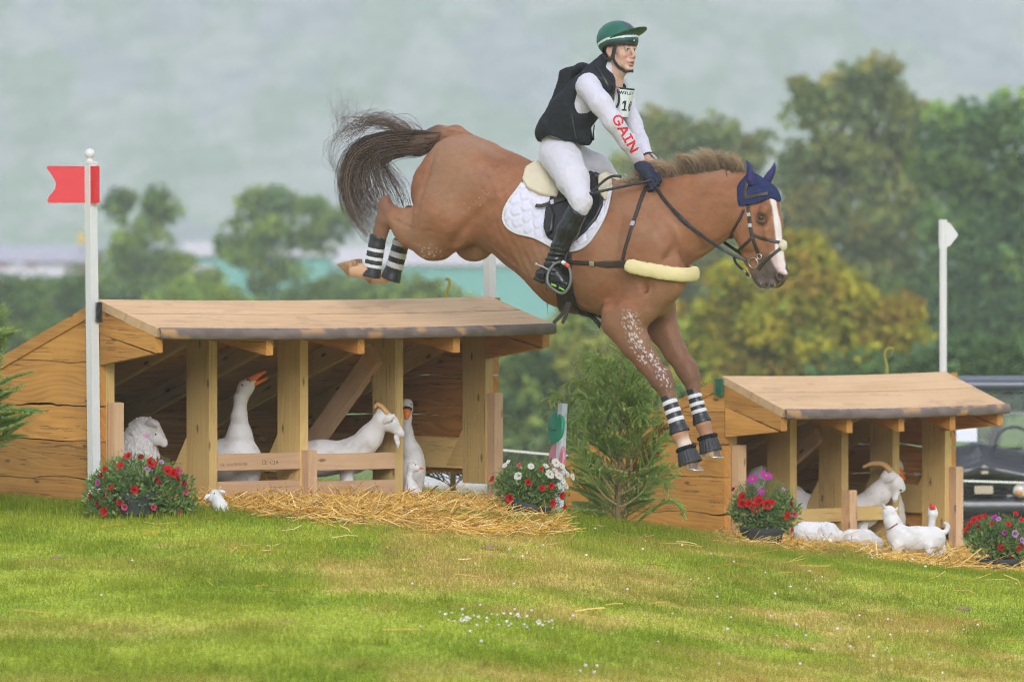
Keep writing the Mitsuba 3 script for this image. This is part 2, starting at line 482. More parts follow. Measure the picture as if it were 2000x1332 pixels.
class Shelter:
    def __init__(s, key, O, L, zr, depth, sb, e, sf):
        s.k, s.O, s.L, s.zr, s.depth, s.sb, s.e, s.sf = key, np.asarray(O, float), L, zr, depth, sb, e, sf

    def w(s, r, d, z): return s.O + r * RX + d * DX + z * ZX

    def r_at(s, u):
        """r on the front plane seen at photo column u."""
        q = (u - 1000) / FPX
        return (q * s.O[1] - s.O[0]) / (RX[0] - q * RX[1])

    def d_at(s, u):
        q = (u - 1000) / FPX
        return (q * s.O[1] - s.O[0]) / (DX[0] - q * DX[1])

    def z_at(s, v, r=0.0, d=0.0):
        Y = s.w(r, d, 0)[1]
        return P(1000, v, Y)[2] - s.O[2]

    def beam(s, name, a, b, width, thick, side, m, label=None):
        """Sawn timber from a to b (r,d,z); width along 'side' (r,d,z direction), thickness across both."""
        A, B = s.w(*a), s.w(*b)
        l = B - A
        sd = side[0] * RX + side[1] * DX + side[2] * ZX
        sd = norm(sd - norm(l) * (sd @ norm(l)))
        t = np.cross(norm(l), sd)
        mesh, uv = wbox((A + B) / 2, l, sd * width, t * thick, seed())
        return part(s.k, name, mesh, m, uv=uv, label=label)

    def plate(s, name, poly, r0, th, m, label=None):
        """A polygon in the (d, z) plane, extruded along r from r0 by th."""
        for g in getattr(poly, "geoms", [poly]):
            if g.is_empty or g.area < 4e-4: continue
            e = trimesh.creation.extrude_polygon(g, th, engine="earcut")
            v = e.vertices[e.faces].reshape(-1, 3); f = np.arange(len(v)).reshape(-1, 3)
            V = s.O + (r0 + v[:, 2:3]) * RX + v[:, 0:1] * DX + v[:, 1:2] * ZX
            sd = seed()
            uv = np.c_[v[:, 0] + sd * 10 + 5, v[:, 1] + v[:, 2] * 1.3]
            mesh = trimesh.Trimesh(V, f, process=False)
            n = np.cross(V[f[:, 1]] - V[f[:, 0]], V[f[:, 2]] - V[f[:, 0]])
            ref = (r0 + th / 2) * RX
            top = np.argmax(np.abs(n @ RX))
            if np.sign(n[top] @ RX) * np.sign(v[f[top], 2].mean() - th / 2) < 0: mesh.faces = f[:, ::-1]
            part(s.k, name, mesh, m, uv=uv, label=label)

    def edge(s, d0, d1, z, amp, ph):
        d = np.linspace(d0, d1, 40)
        y = z + amp * (meshkit.fbm(np.c_[d * 2.2 + ph, 0 * d, 0 * d], 3, 4) - 0.5) * 2 + 0.35 * amp * (meshkit.noise(np.c_[d * 18 + ph, 0 * d, 0 * d], 9) - 0.5)
        return np.c_[d, y]

    def gable(s, r0, th, zs, m, amp, d0=0.0, name="plank"):
        """Waney edged planks laid across the gable, with open gaps."""
        roof = sg.Polygon([(d0, -1), (s.depth, -1), (s.depth, s.zr - 0.075 - s.sb * s.depth), (0, s.zr - 0.075), (d0, s.zr - 0.075 - s.sf * (0 - d0))])
        for i in range(len(zs) - 1):
            ph = 13.7 * i + 50 * r0
            lo, hi = s.edge(d0, s.depth, zs[i], amp, ph), s.edge(d0, s.depth, zs[i + 1], amp, ph + 13.7)
            gap = 0.004 + 0.5 * amp * np.clip(meshkit.noise(np.c_[lo[:, 0] * 2.3 + ph, 0 * lo[:, 0], 0 * lo[:, 0]], 3) * 2 - 0.9, 0, 1)
            lo[:, 1] += gap
            poly = sg.Polygon(np.vstack([lo, hi[::-1]])).buffer(0).intersection(roof)
            s.plate(name, poly, r0, th, m)

    def sheet(s, name, dA, zA, dB, zB, r0, r1, th, m, sag, waneA=0, waneB=0, label=None):
        """Roof board between the lines (dA, zA) and (dB, zB), top face, with slight sag along its length."""
        n = 36
        r = np.linspace(r0, r1, n)
        t = (r - r0) / (r1 - r0)
        sg_ = -sag * 4 * t * (1 - t)
        nz = lambda k, a: a * (meshkit.fbm(np.c_[r * 3 + k, 0 * r, 0 * r], 3, 6) - 0.5) * 2
        slope = norm([dB - dA, zB - zA]); nn = np.array([-slope[1], slope[0]])
        if nn[1] < 0: nn = -nn
        wa, wb = nz(3, waneA), nz(9, waneB)
        rows = []
        for dd, zz, ww, sgn in ((dA, zA, wa, -1), (dB, zB, wb, 1)):
            base = np.c_[dd + sgn * ww * slope[0], zz + sgn * ww * slope[1] + sg_]
            rows.append(base); rows.append(base - nn * th)
        V, UV, F = [], [], []
        sd = seed()
        def quadstrip(a, b, va, vb):
            k = len(V)
            for p, v_ in ((a, va), (b, vb)):
                for i in range(n):
                    V.append(s.w(r[i], p[i, 0], p[i, 1])); UV.append((r[i] + sd * 10 + 3, v_))
            for i in range(n - 1):
                F.append([k + i, k + i + 1, k + n + i + 1]); F.append([k + i, k + n + i + 1, k + n + i])
        W = float(np.hypot(dB - dA, zB - zA))
        tA, bA, tB, bB = rows
        quadstrip(tA, tB, 0, W); quadstrip(bB, bA, W, 0); quadstrip(tB, bB, W, W + th); quadstrip(bA, tA, -th, 0)
        for i, flip in ((0, False), (n - 1, True)):
            k = len(V)
            for p, v_ in ((tA, 0), (tB, W), (bB, W), (bA, 0)):
                V.append(s.w(r[i], p[i, 0], p[i, 1])); UV.append((sd * 10 + 4 + (p[i, 1] - zA) * 3, v_))
            F += [[k, k + 1, k + 2], [k, k + 2, k + 3]]
        mesh = trimesh.Trimesh(np.array(V), np.array(F), process=False)
        part(s.k, name, mesh, m, uv=np.array(UV), label=label)


def bark(s, r0, r1, d, z, sag, th=0.058):
    """The strip of bark left on the roof's lower edge."""
    n = 90
    r = np.linspace(r0, r1, n); t = (r - r0) / (r1 - r0)
    sgz = -sag * 4 * t * (1 - t)
    q = lambda k, f: meshkit.fbm(np.c_[r * f + k, 0 * r, 0 * r], 3, 7) - 0.5
    V, C = [], []
    prof = [(0.012, -0.002), (-0.006, 0.006), (-0.015, -0.012), (-0.018, -0.034), (-0.008, -th), (0.012, -th - 0.004)]
    for i in range(n):
        for j, (pd, pz) in enumerate(prof):
            V.append(s.w(r[i], d + pd + 0.008 * q(j, 9)[i] * (j not in (0, 5)), z + pz + sgz[i] + 0.012 * q(5 + j, 7)[i] * (j in (3, 4))))
            a = meshkit.fbm(np.array([[r[i] * 14, j * 0.8, 3.0]]), 3, 2)[0]
            w = meshkit.fbm(np.array([[r[i] * 9, j * 0.45, 8.0]]), 2, 4)[0]
            C.append(np.array([0.42, 0.25, 0.13]) if w > 0.76 else np.array([0.17, 0.135, 0.125]) * (0.6 + 0.9 * a))
    k = len(prof); F = []
    for i in range(n - 1):
        for j in range(k - 1):
            p = i * k + j
            F += [[p, p + 1, p + k + 1], [p, p + k + 1, p + k]]
    part(s.k, "bark_edge", trimesh.Trimesh(np.array(V), np.array(F), process=False), "painted", smooth=True, color=np.array(C), label="dark rough strip of bark along the lower roof edge")


def build_shelter(key, O, L, zr, depth, sb, e, sf, us, zs, zs_in, ov_bottom, header, sag, rend):
    s = Shelter(key, O, L, zr, depth, sb, e, sf)
    th = 0.048
    # gables; the planks' outer faces stand proud of the frame
    s.gable(-0.05, 0.05, zs, "cedar", 0.022)
    s.gable(L, 0.045, zs_in, "cedar", 0.02)
    for r0 in (-0.05, rend - 0.062):
        s.plate("canopy_panel", sg.Polygon([(-0.004, zr - 0.20), (-e + 0.06, zr - sf * (e - 0.06) - 0.165), (-0.004, zr - ov_bottom)]), r0, 0.048, "cedar")
        A, B = (-0.004, zr - 0.057), (-e + 0.035, zr - 0.057 - sf * (e - 0.035))
        s.plate("barge_board", sg.Polygon([A, B, (B[0], B[1] - 0.095), (A[0], A[1] - 0.14)]), r0 - 0.006 if r0 < 0 else r0, 0.054, "cedar")
        r0 = r0 if r0 < 0 else L
        A, B = (0.004, zr - 0.004), (depth, zr - 0.004 - sb * depth)
        s.plate("barge_board", sg.Polygon([A, B, (B[0], B[1] - 0.072), (A[0], A[1] - 0.072)]), r0 - 0.012 if r0 < 0 else r0 + 0.006, 0.056, "cedar")
    # roof boards
    mid = -e * 0.47
    r0, r1 = -0.062, rend
    zt = zr
    s.sheet("roof_board", 0.012, zt + 0.004, mid, zt + sf * mid, r0, r1, 0.05, "roof_board", sag)
    s.sheet("roof_board", mid - 0.004, zt + sf * mid - 0.003, -e, zt - sf * e, r0, r1, 0.052, "roof_board", sag, 0, 0.003)
    bark(s, r0, r1, -e - 0.013, zt - sf * e, sag)
    nb = 4
    for i in range(nb):
        d0, d1 = 0.02 + i * (depth - 0.02) / nb, 0.02 + (i + 1) * (depth - 0.02) / nb - 0.008
        s.sheet("roof_board", d0, zr - 0.012 - sb * d0, d1, zr - 0.012 - sb * d1, 0.002, L - 0.002, 0.035, "cedar", 0)
    # frame: posts, rafters, canopy brackets
    rs = [0.004] + [s.r_at(u) for u in us]
    for i, r in enumerate(rs):
        w = 0.062
        last = i == len(rs) - 1
        if i == 0:
            s.beam("post", (r + w / 2, 0.11, -0.25), (r + w / 2, 0.11, zr - 0.21), 0.21, w, (0, 1, 0), "sawn_pine")
        else:
            s.beam("post", (r + w / 2, 0.112, -0.25 if not last else 0.015), (r + w / 2, 0.112, zr - 0.2 - 0.03 * sb), 0.224, w, (0, 1, 0), "sawn_pine")
        s.beam("rafter", (r + w / 2, -0.01, zr - 0.118), (r + w / 2, depth - 0.02, zr - 0.118 - sb * (depth - 0.02)), 0.13, 0.045, (0, 0, 1), "sawn_pine")
        if i > 0 or True:
            if 0 < i:
                A, B = (0.0, zr - 0.062), (-e + 0.045, zr - 0.062 - sf * (e - 0.045))
                if not last:
                    s.plate("bracket", sg.Polygon([A, B, (B[0], B[1] - 0.118), (A[0], A[1] - 0.185)]), r + 0.006, 0.052, "cedar")
        # knee gusset by the post foot
        if 0 < i:
            s.plate("gusset", sg.Polygon([(0.226, 0.12), (0.226, 0.37), (0.40, 0.12)]), r + 0.012, 0.035, "sawn_pine")
    if header:
        s.beam("header_beam", (0.07, 0.05, zr - 0.17), (L - 0.003, 0.05, zr - 0.17), 0.115, 0.09, (0, 0, 1), "sawn_pine")
    # rear wall boards and floor plate
    zb = zr - sb * depth - 0.022
    hh = (zb + 0.3) / 3
    for i in range(3):
        s.beam("rear_board", (0.004, depth - 0.03, i * hh + hh / 2 - 0.3), (L - 0.004, depth - 0.03, i * hh + hh / 2 - 0.3), hh - 0.0008, 0.04, (0, 0, 1), "sawn_pine" if i == 0 else "cedar")
    s.beam("side_rail", (L - 0.028, 0.23, 0.20), (L - 0.028, depth - 0.06, 0.20), 0.19, 0.045, (0, 0, 1), "sawn_pine")
    return s, rs


OA = P(207, 975, 35.0)
A = thing("wooden_shelter", "larger timber animal shelter with sloping plank roof under the horse's hind legs", "shelter", "timber animal shelters")
sa, ra = build_shelter(A, OA, 2.985, 1.18, 2.05, 0.35, 0.60, 0.27, (408, 586, 772, 948), (-0.06, 0.115, 0.335, 0.548, 0.81, 1.3), (0.06, 0.20, 0.42, 0.68, 0.96, 1.3), 0.385, False, 0.015, 2.972)
# rails and stakes of the larger shelter
for r0, r1, k in ((ra[1] + 0.064, ra[2] - 0.0, 0), (ra[2] + 0.05, ra[3], 1)):
    for v0, v1 in ((887, 919), (941, 972)):
        z1, z0 = sa.z_at(v0, r0), sa.z_at(v1, r0)
        s_ = sa.beam("rail", (r0, 0.022, (z0 + z1) / 2), (r1, 0.022, (z0 + z1) / 2 - 0.004), z1 - z0, 0.042, (0, 0, 1), "pale_pine")
zt = lambda v, r: sa.z_at(v, r)
sa.beam("stake", (0.045, -0.036, -0.2), (0.045, -0.036, zt(786, 0)), 0.07, 0.068, (0, 1, 0), "pale_pine")
sa.beam("stake", (ra[2] + 0.045, -0.034, -0.2), (ra[2] + 0.045, -0.034, zt(879, ra[2])), 0.066, 0.068, (0, 1, 0), "pale_pine")
sa.beam("stake", (sa.L - 0.015, -0.037, -0.25), (sa.L - 0.015, -0.037, zt(767, sa.L)), 0.072, 0.068, (0, 1, 0), "pale_pine")
sa.beam("brace", (ra[3] - 0.02, 0.85, 0.22), (ra[3] - 0.02, 0.16, 0.83), 0.125, 0.055, (0, 0, 1), "pale_pine", "pinkish diagonal brace inside the shelter")
# timber stamp on the upper rail
st = meshkit.text_mesh("C4   C16  0050  DB", 0.016, 0.0015)
rail_p = sa.w(ra[1] + 0.085, -0.0006, sa.z_at(911, ra[1]))
def onto(m, origin, ex, ey):
    ez = np.cross(ex, ey)
    return trimesh.Trimesh(np.asarray(origin) + m.vertices @ np.array([ex, ey, ez]), m.faces, process=False)
mat("stamp_ink", (0.16, 0.095, 0.045), 0.8, 0.2)
part(A, "timber_stamp", onto(st, rail_p, RX, ZX), "stamp_ink", label="faint printed grading stamp on the upper front rail")
st = meshkit.text_mesh("CE", 0.024, 0.0015)
part(A, "timber_stamp", onto(meshkit.text_mesh("C16", 0.024, 0.0015), sa.w(ra[1] + 0.46, -0.0006, sa.z_at(910, ra[1])), RX, ZX), "stamp_ink")
part(A, "timber_stamp", onto(st, sa.w(ra[1] + 0.40, -0.0006, sa.z_at(910, ra[1])), RX, ZX), "stamp_ink", label="printed CE timber mark on the upper front rail")

OB = P(1426, 1052, 39.0)
B = thing("wooden_shelter", "smaller timber animal shelter standing lower on the slope behind the spruce", "shelter", "timber animal shelters")
zrB = P(1000, 735, 39.0)[2] - OB[2]
sbx, rb = build_shelter(B, OB, 2.03, zrB, 1.62, 0.355, 0.59, 0.35, (1543, 1644, 1744, 1846), (-0.15, 0.16, 0.40, 0.62, 0.83, 1.3), (-0.02, 0.13, 0.36, 0.56, 0.78, 1.3), 0.40, True, 0.012, 1.985)
zt = lambda v, r, d=0: sbx.z_at(v, r, d)
for r0, r1, v0, v1 in ((rb[1] + 0.064, rb[2], 995, 1021), (rb[2] + 0.07, rb[3], 990, 1017)):
    z1, z0 = zt(v0, r0), zt(v1, r0)
    sbx.beam("rail", (r0, 0.022, (z0 + z1) / 2), (r1, 0.022, (z0 + z1) / 2), z1 - z0, 0.042, (0, 0, 1), "sawn_pine")
sbx.beam("stake", (0.045, -0.036, -0.3), (0.045, -0.036, zt(869, 0)), 0.07, 0.068, (0, 1, 0), "pale_pine")
sbx.beam("stake", (rb[2] + 0.045, -0.034, -0.2), (rb[2] + 0.045, -0.034, zt(957, rb[2])), 0.066, 0.068, (0, 1, 0), "pale_pine")
sbx.beam("stake", (sbx.L + 0.01, -0.037, -0.3), (sbx.L + 0.01, -0.037, zt(911, sbx.L)), 0.072, 0.068, (0, 1, 0), "pale_pine")
sbx.beam("brace", (rb[2] - 0.02, 0.85, 0.26), (rb[2] - 0.02, 0.2, 0.66), 0.10, 0.05, (0, 0, 1), "pale_pine", "diagonal brace inside the smaller shelter")


def floor_fn(p, n, uv):
    return mix((0.16, 0.11, 0.055), (0.42, 0.28, 0.10), fbm(p.x * 30, p.y * 30, 0, 3))


# ---------------------------------------------------------------- flag posts, clips, number discs, rope
mat("flag_red", (0.62, 0.035, 0.045), 0.45, 0.4)
mat("post_blue_grey", (0.62, 0.68, 0.74), 0.5, 0.4)
mat("disc_green", (0.02, 0.33, 0.21), 0.4, 0.5)
mat("disc_pink", (0.75, 0.28, 0.40), 0.4, 0.5)
mat("clip_green", (0.03, 0.17, 0.10), 0.5, 0.4)
mat("rope_white", (0.72, 0.72, 0.68), 0.7, 0.3)


def post_between(a, b, w, sides=4):
    l = b - a
    x = norm(np.cross(DX, l)); y = norm(np.cross(l, x))
    if sides == 4:
        return box((a + b) / 2, x * w, y * w, l)
    return tube([a, b], w / 2, 16)


fp = thing("flag_post", "white square post with ball finial and notched red flag beside the larger shelter", "flag post", "jump flag posts")
a, b = P(184.5, 975, 34.86), P(176.5, 322, 34.86)
part(fp, "post", post_between(a, b, 0.0545), "white_paint")
cap = P(175.5, 318, 34.86)
part(fp, "cap", box(cap, RX * 0.068, DX * 0.068, ZX * 0.016), "white_paint")
ball = trimesh.creation.icosphere(3, 0.031); part(fp, "ball_finial", cat([xform(ball, None, cap + ZX * 0.052), lathe([(0.0, -0.0), (0.02, 0.0), (0.013, 0.014), (0.017, 0.03)], 20, cap + ZX * 0.008)]), "white_paint", smooth=40)
pl = sg.Polygon([(-73, 0), (0, 1), (0, 72), (-71, 72), (-73, 70), (-74, 66), (-70, 58), (-62, 49), (-59, 44), (-57.5, 36), (-59, 30), (-62, 24), (-70, 12), (-75, 6), (-75.5, 3)])
e = trimesh.creation.extrude_polygon(pl, 4.0, engine="earcut")
fx = norm([1, 0.12, 0.0]); fy = np.array([-0.012, 0, -1.0])
o = P(167.5, 324.5, 34.86)
part(fp, "flag", onto(xform(e, None), o, fx / 330.0, fy / 330.0), "flag_red")
part(fp, "flag_clip", box(P(184.7, 361, 34.82), RX * 0.031, DX * 0.058, ZX * 0.218), "flag_red")
sp = thing("spring_clip", "black ribbed clip holding the red flag post to the roof corner", "clip")
rib = [box(P(184.5, 592 + i * 3.5, 34.84) + DX * -0.028 + RX * 0.012, RX * 0.04, DX * 0.012, ZX * 0.006) for i in range(11)]
part(sp, "ribs", cat(rib), "black_rubber")
part(sp, "backing", box(P(184.5, 610, 34.85) + RX * 0.022, RX * 0.02, DX * 0.06, ZX * 0.118), "black_rubber")

fp2 = thing("flag_post", "slim white round post with small triangular white flag behind the smaller shelter's roof", "flag post", "jump flag posts")
Y2 = 40.9
part(fp2, "post", tube([P(1842, 1010, Y2), P(1842, 450, Y2)], 0.0265, 18), "white_paint", smooth=40)
part(fp2, "flag_sleeve", tube([P(1841.5, 484, Y2), P(1841.5, 429, Y2)], 0.0305, 18), "white_paint", smooth=40)
tri = sg.Polygon([(0, 0), (9, 2), (25, 24), (25, 28), (10, 47), (0, 50)])
part(fp2, "flag", onto(trimesh.creation.extrude_polygon(tri, 9.0, engine="earcut"), P(1846, 433, Y2 - 0.02), np.array([1, 0.1, 0]) / 282, np.array([0, 0, -1]) / 282), "white_paint")
fp3 = thing("flag_post", "white square post behind the larger shelter, rising from its roof under the horse's belly", "flag post", "jump flag posts")
part(fp3, "post", post_between(P(965, 1000, 37.6), P(953, 330, 37.6), 0.056), "white_paint")
part(fp3, "flag", onto(xform(e, None), P(1015, 335, 37.6), norm([1, 0.1, 0]) / 310, np.array([0, 0, -1]) / 310), "white_paint")

gc = thing("spring_clip", "green ribbed clip on the roof corner of the smaller shelter", "clip")
rib = [box(sbx.w(-0.075, 0.03, zrB - 0.02 - i * 0.0115), RX * 0.03, DX * 0.07, ZX * 0.006) for i in range(10)]
part(gc, "ribs", cat(rib), "clip_green")
part(gc, "backing", box(sbx.w(-0.066, 0.03, zrB - 0.072), RX * 0.02, DX * 0.055, ZX * 0.118), "clip_green")

nd = thing("number_post", "pale grey marker post with a green and a pink disc beside the spruce", "marker post")
Yp = 36.6
part(nd, "post", post_between(P(1090, 1035, Yp), P(1099, 788, Yp), 0.042), "post_blue_grey")
for v, mm, nm, du in ((834, "disc_green", "green number disc", -4), (895, "disc_pink", "pink number disc", -2)):
    c = P(1090 + du, v, Yp + 0.035)
    ax = norm([-0.88, -0.42, 0.12])
    d_ = lathe([(0.0, 0.014), (0.085, 0.014), (0.099, 0.010), (0.103, 0.0), (0.098, -0.012), (0.0, -0.012)], 40)
    t_, x_, y_ = frame(ax)
    part(nd, "disc", trimesh.Trimesh(c + d_.vertices @ np.array([x_, y_, t_]), d_.faces, process=False), mm, smooth=40, label=nm)
    part(nd, "tie", tube([c + RX * 0.02 * math.cos(q) * 2.0 + DX * 0.05 * math.sin(q) + ZX * 0.02 * math.cos(q) for q in np.linspace(0, 6.28, 14)], 0.0025, 5), "black_rubber")

rp = thing("rope", "thin white boundary rope running behind both shelters", "rope")
ra_, rb_ = P(900, 871, 42.2), P(2150, 946, 44.5)
pts = [ra_ + (rb_ - ra_) * t - ZX * 0.05 * 4 * t * (1 - t) for t in np.linspace(0, 1, 24)]
part(rp, "cord", tube(pts, 0.0095, 6), "rope_white", smooth=True)
for q, nm in ((ra_, 0), (rb_, 1)):
    stk = thing("rope_stake", ["white stake holding the left end of the rope", "white stake holding the right end of the rope"][nm], "stake")
    part(stk, "rod", tube([[q[0], q[1], float(ground_z(q[0], q[1])) - 0.1], [q[0], q[1], q[2] + 0.08]], 0.012, 8), "white_paint", smooth=40)
# ---------------------------------------------------------------- far trees, hedges and buildings
_t = np.random.default_rng(21)


def leaf_cards(c, size, rng, nrm=None):
    """Small folded leaf clusters (two triangles) at centres c."""
    n = len(c)
    a = rng.normal(size=(n, 3)); a /= np.linalg.norm(a, axis=1)[:, None]
    b = np.cross(a, rng.normal(size=(n, 3))); b /= np.linalg.norm(b, axis=1)[:, None]
    s = (size * rng.uniform(0.6, 1.3, n))[:, None]
    nn = np.cross(a, b)
    V = np.stack([c - a * s, c + b * s * 0.55 + nn * s * 0.15, c + a * s, c - b * s * 0.55 + nn * s * 0.15], 1).reshape(-1, 3)
    i = np.arange(n)[:, None] * 4
    F = np.stack([i + [0, 1, 2], i + [0, 2, 3]], 1).reshape(-1, 3)
    return trimesh.Trimesh(V, F, process=False)


def tree(name, label, cat_, lobes, Y, cols, leaf=0.14, per=900, trunk_u=None, dens=1.0, clump=0.42, group=None, tint=1.0, fill=0.2):
    """lobes: (u, v, ru, rv) ellipses of the crown as measured in the photograph, at distance Y; each gets its own depth."""
    k = thing(name, label, cat_, group)
    px = Y / FPX
    V, C = [], []
    cs = []
    for (u, v, ru, rv) in lobes:
        c = P(u, v, Y); rx, rz = ru * px, rv * px
        ry = 0.8 * (rx + rz) / 2
        c = c + np.array([0, _t.normal(0, 0.25 * ry), 0])
        m = max(5, int(dens * 4.6 * (rx * rz + rx * ry + rz * ry) / (clump ** 2) / 3.2))
        q = _t.normal(size=(m, 3)); q /= np.linalg.norm(q, axis=1)[:, None]
        q *= (_t.uniform(0.25, 1, m) ** 0.5)[:, None]
        cc = c + q * [rx, ry, rz]
        cs.append(c)
        for o in cc:
            r = clump * _t.uniform(0.45, 1.25)
            n = int(per * (r / clump) ** 2 * 0.11)
            w = _t.normal(size=(n, 3)); w /= np.linalg.norm(w, axis=1)[:, None]
            w *= (_t.uniform(0.2, 1, n) ** 0.4)[:, None] * [1.15, 1.15, 0.75]
            V.append(o + w * r)
            base = np.array(cols[_t.integers(len(cols))]) * _t.uniform(1.1, 2.3) * [1.05, 1.0, 0.95]
            C.append(base * _t.uniform(0.75, 1.25, (n, 1)))
        n = int(fill * dens * per * rx * rz / clump ** 2)
        w = _t.normal(size=(n, 3)); w /= np.linalg.norm(w, axis=1)[:, None]
        w *= (_t.uniform(0, 1.15, n) ** 0.45)[:, None]
        V.append(c + w * [rx, ry, rz]); q_ = np.array(cols)[_t.integers(len(cols), size=n)] * _t.uniform(1.0, 2.2, (n, 1))
        C.append(q_ * (0.7 + 0.7 * meshkit.noise(V[-1] * 0.9, 4))[:, None])
    V, C = np.vstack(V), np.vstack(C) * tint
    m = leaf_cards(V, leaf, _t)
    part(k, "crown", m, "leaf", color=np.repeat(C, 4, 0))
    # trunk and limbs
    cs = np.array(cs)
    bx = cs[:, 0].mean() if trunk_u is None else P(trunk_u, 500, Y)[0]
    gz = float(ground_z(bx, Y)) - 0.2
    top = cs[:, 2].max()
    H = top - gz
    tr = []
    ax = [np.array([bx + 0.04 * H * math.sin(3 * t), Y, gz + H * t]) for t in np.linspace(0, 0.9, 8)]
    tr.append(tube(ax, np.linspace(0.032, 0.006, 8) * H * 0.55, 8))
    for c in cs:
        s = ax[min(6, max(1, int(7 * (c[2] - gz) / H * 0.6)))]
        mid = (s + c) / 2 + np.array([0, 0, -0.05 * H])
        tr.append(tube(spline([s, mid, c], 7), np.linspace(0.009, 0.003, 7) * H * 0.55, 6))
    part(k, "trunk", cat(tr), "bark_mat", smooth=True)
    return k


mat("bark_mat", (0.055, 0.045, 0.035), 0.9, 0.2)
G1, G2, G3 = (0.060, 0.105, 0.030), (0.095, 0.15, 0.035), (0.045, 0.085, 0.035)
DK = [(0.035, 0.07, 0.032), (0.05, 0.09, 0.035), (0.065, 0.10, 0.035)]
OL = [(0.075, 0.10, 0.035), (0.10, 0.12, 0.035), (0.12, 0.115, 0.035), (0.06, 0.085, 0.035)]
YG = [(0.36, 0.34, 0.03), (0.30, 0.31, 0.035), (0.38, 0.32, 0.03), (0.24, 0.28, 0.04), (0.36, 0.25, 0.04)]
MG = [G1, G2, (0.12, 0.17, 0.035)]

tree("slender_tree", "tree with loose green crown just right of the red flag post", "tree", [(275, 420, 62, 40), (240, 400, 30, 30), (318, 400, 30, 30), (270, 480, 70, 35), (285, 540, 75, 40), (245, 530, 45, 50), (335, 510, 28, 30), (265, 590, 90, 40)], 215, MG + [G3], 0.19, 420, 270, 0.75, 0.5, "trees beyond the shelters", 1.35, 0.05)
tree("spreading_tree", "broad tree with gappy crown between the red flag and the horse's hind hooves", "tree", [(515, 395, 55, 40), (580, 410, 60, 40), (500, 450, 70, 45), (600, 460, 60, 35), (640, 440, 40, 28), (450, 480, 45, 22), (535, 520, 60, 45), (470, 500, 25, 20), (520, 590, 70, 40)], 215, MG + [G3], 0.19, 420, 520, 0.62, 0.5, "trees beyond the shelters", 1.35, 0.05)
for (lab, lobes, cols, Y) in (("dark green bush at the left edge of the meadow behind the larger shelter", [(30, 590, 70, 55), (-40, 600, 60, 60), (70, 640, 60, 40), (-10, 660, 80, 40)], MG + [G3], 170),
                              ("blue green bush rising behind the red flag post's foot", [(145, 590, 55, 55), (120, 640, 60, 40), (190, 640, 50, 40)], [G3, G1], 180),
                              ("yellow green bush left of the hind hooves above the roof", [(400, 580, 75, 40), (350, 600, 60, 40), (450, 600, 60, 30)], [(0.16, 0.20, 0.035), (0.13, 0.18, 0.04), G2], 175),
                              ("green bush straight below the horse's hind hooves", [(640, 580, 60, 35), (700, 590, 60, 40), (580, 600, 50, 30)], [G1, G2], 190),
                              ("yellow green bush right below the horse's hind boots", [(800, 570, 60, 40), (850, 600, 60, 40), (760, 605, 60, 40), (905, 615, 40, 40)], [(0.14, 0.18, 0.04), G2, G1], 180),
                              ("broad green bush filling the gap between shelters", [(1010, 700, 110, 60), (1080, 780, 120, 60), (1000, 820, 110, 70), (1130, 850, 120, 60), (950, 760, 70, 70)], [(0.13, 0.17, 0.04), G1, G2, G3], 120),
                              ("dark bush low behind the rope and number post", [(1030, 900, 120, 40), (1130, 930, 110, 50), (960, 930, 100, 50), (1250, 930, 120, 60)], [G3, (0.06, 0.085, 0.04)], 90),
                              ("green bush behind the horse's chest and forelegs", [(1200, 690, 110, 70), (1290, 720, 100, 60), (1130, 640, 80, 50), (1240, 800, 120, 70), (1360, 790, 120, 70)], [(0.15, 0.17, 0.04), G2, (0.17, 0.18, 0.04)], 118)):
    tree("bush", lab, "bush", lobes, Y, cols, 0.15, 480, None, 1.15, 0.5, "bushes beyond the shelters", 1.25)
tree("distant_tree", "olive tree behind the rider's arms and the horse's mane", "tree", [(1310, 300, 60, 60), (1390, 260, 55, 45), (1340, 380, 90, 60), (1260, 400, 70, 60), (1440, 340, 60, 60), (1330, 470, 110, 70), (1300, 240, 40, 30), (1240, 330, 50, 40), (1480, 300, 35, 40), (1230, 520, 90, 80), (1400, 560, 120, 80)], 190, OL, 0.19, 430, 1330, 0.75, 0.5, "trees beyond the shelters", 1.6, 0.14)
tree("tall_tree", "tallest olive grey tree above and right of the horse's head", "tree", [(1690, 190, 85, 50), (1610, 220, 65, 45), (1570, 180, 25, 25), (1760, 250, 75, 60), (1640, 310, 110, 60), (1560, 330, 50, 60), (1750, 360, 90, 70), (1640, 420, 110, 70), (1545, 440, 60, 60), (1760, 470, 90, 70), (1700, 560, 120, 80), (1690, 145, 40, 25)], 165, OL, 0.18, 430, 1690, 0.95, 0.52, "trees beyond the shelters", 1.6, 0.14)
tree("dense_tree", "dark dense tree at the right edge behind the small white flag", "tree", [(1890, 250, 70, 55), (1960, 240, 70, 55), (2040, 270, 70, 60), (1850, 330, 60, 60), (1930, 360, 90, 70), (2010, 380, 90, 70), (1870, 450, 80, 60), (1960, 480, 100, 70), (1900, 570, 100, 80), (1990, 620, 100, 80), (1850, 640, 90, 70), (1760, 640, 90, 80), (2080, 500, 80, 120)], 150, [G1, DK[0], DK[1], G3, G2], 0.17, 480, 1930, 1.05, 0.52, "trees beyond the shelters", 1.55, 0.16)
tree("autumn_bush", "large yellow and orange bush behind the horse's nose", "bush", [(1560, 500, 60, 50), (1480, 560, 100, 60), (1610, 560, 80, 50), (1690, 620, 90, 50), (1540, 640, 120, 70), (1640, 690, 120, 60), (1420, 660, 110, 70), (1350, 640, 80, 60), (1750, 690, 60, 50), (1470, 730, 140, 50)], 105, YG, 0.12, 480, 1560, 1.15, 0.36, None, np.array([0.68, 0.70, 0.85]))
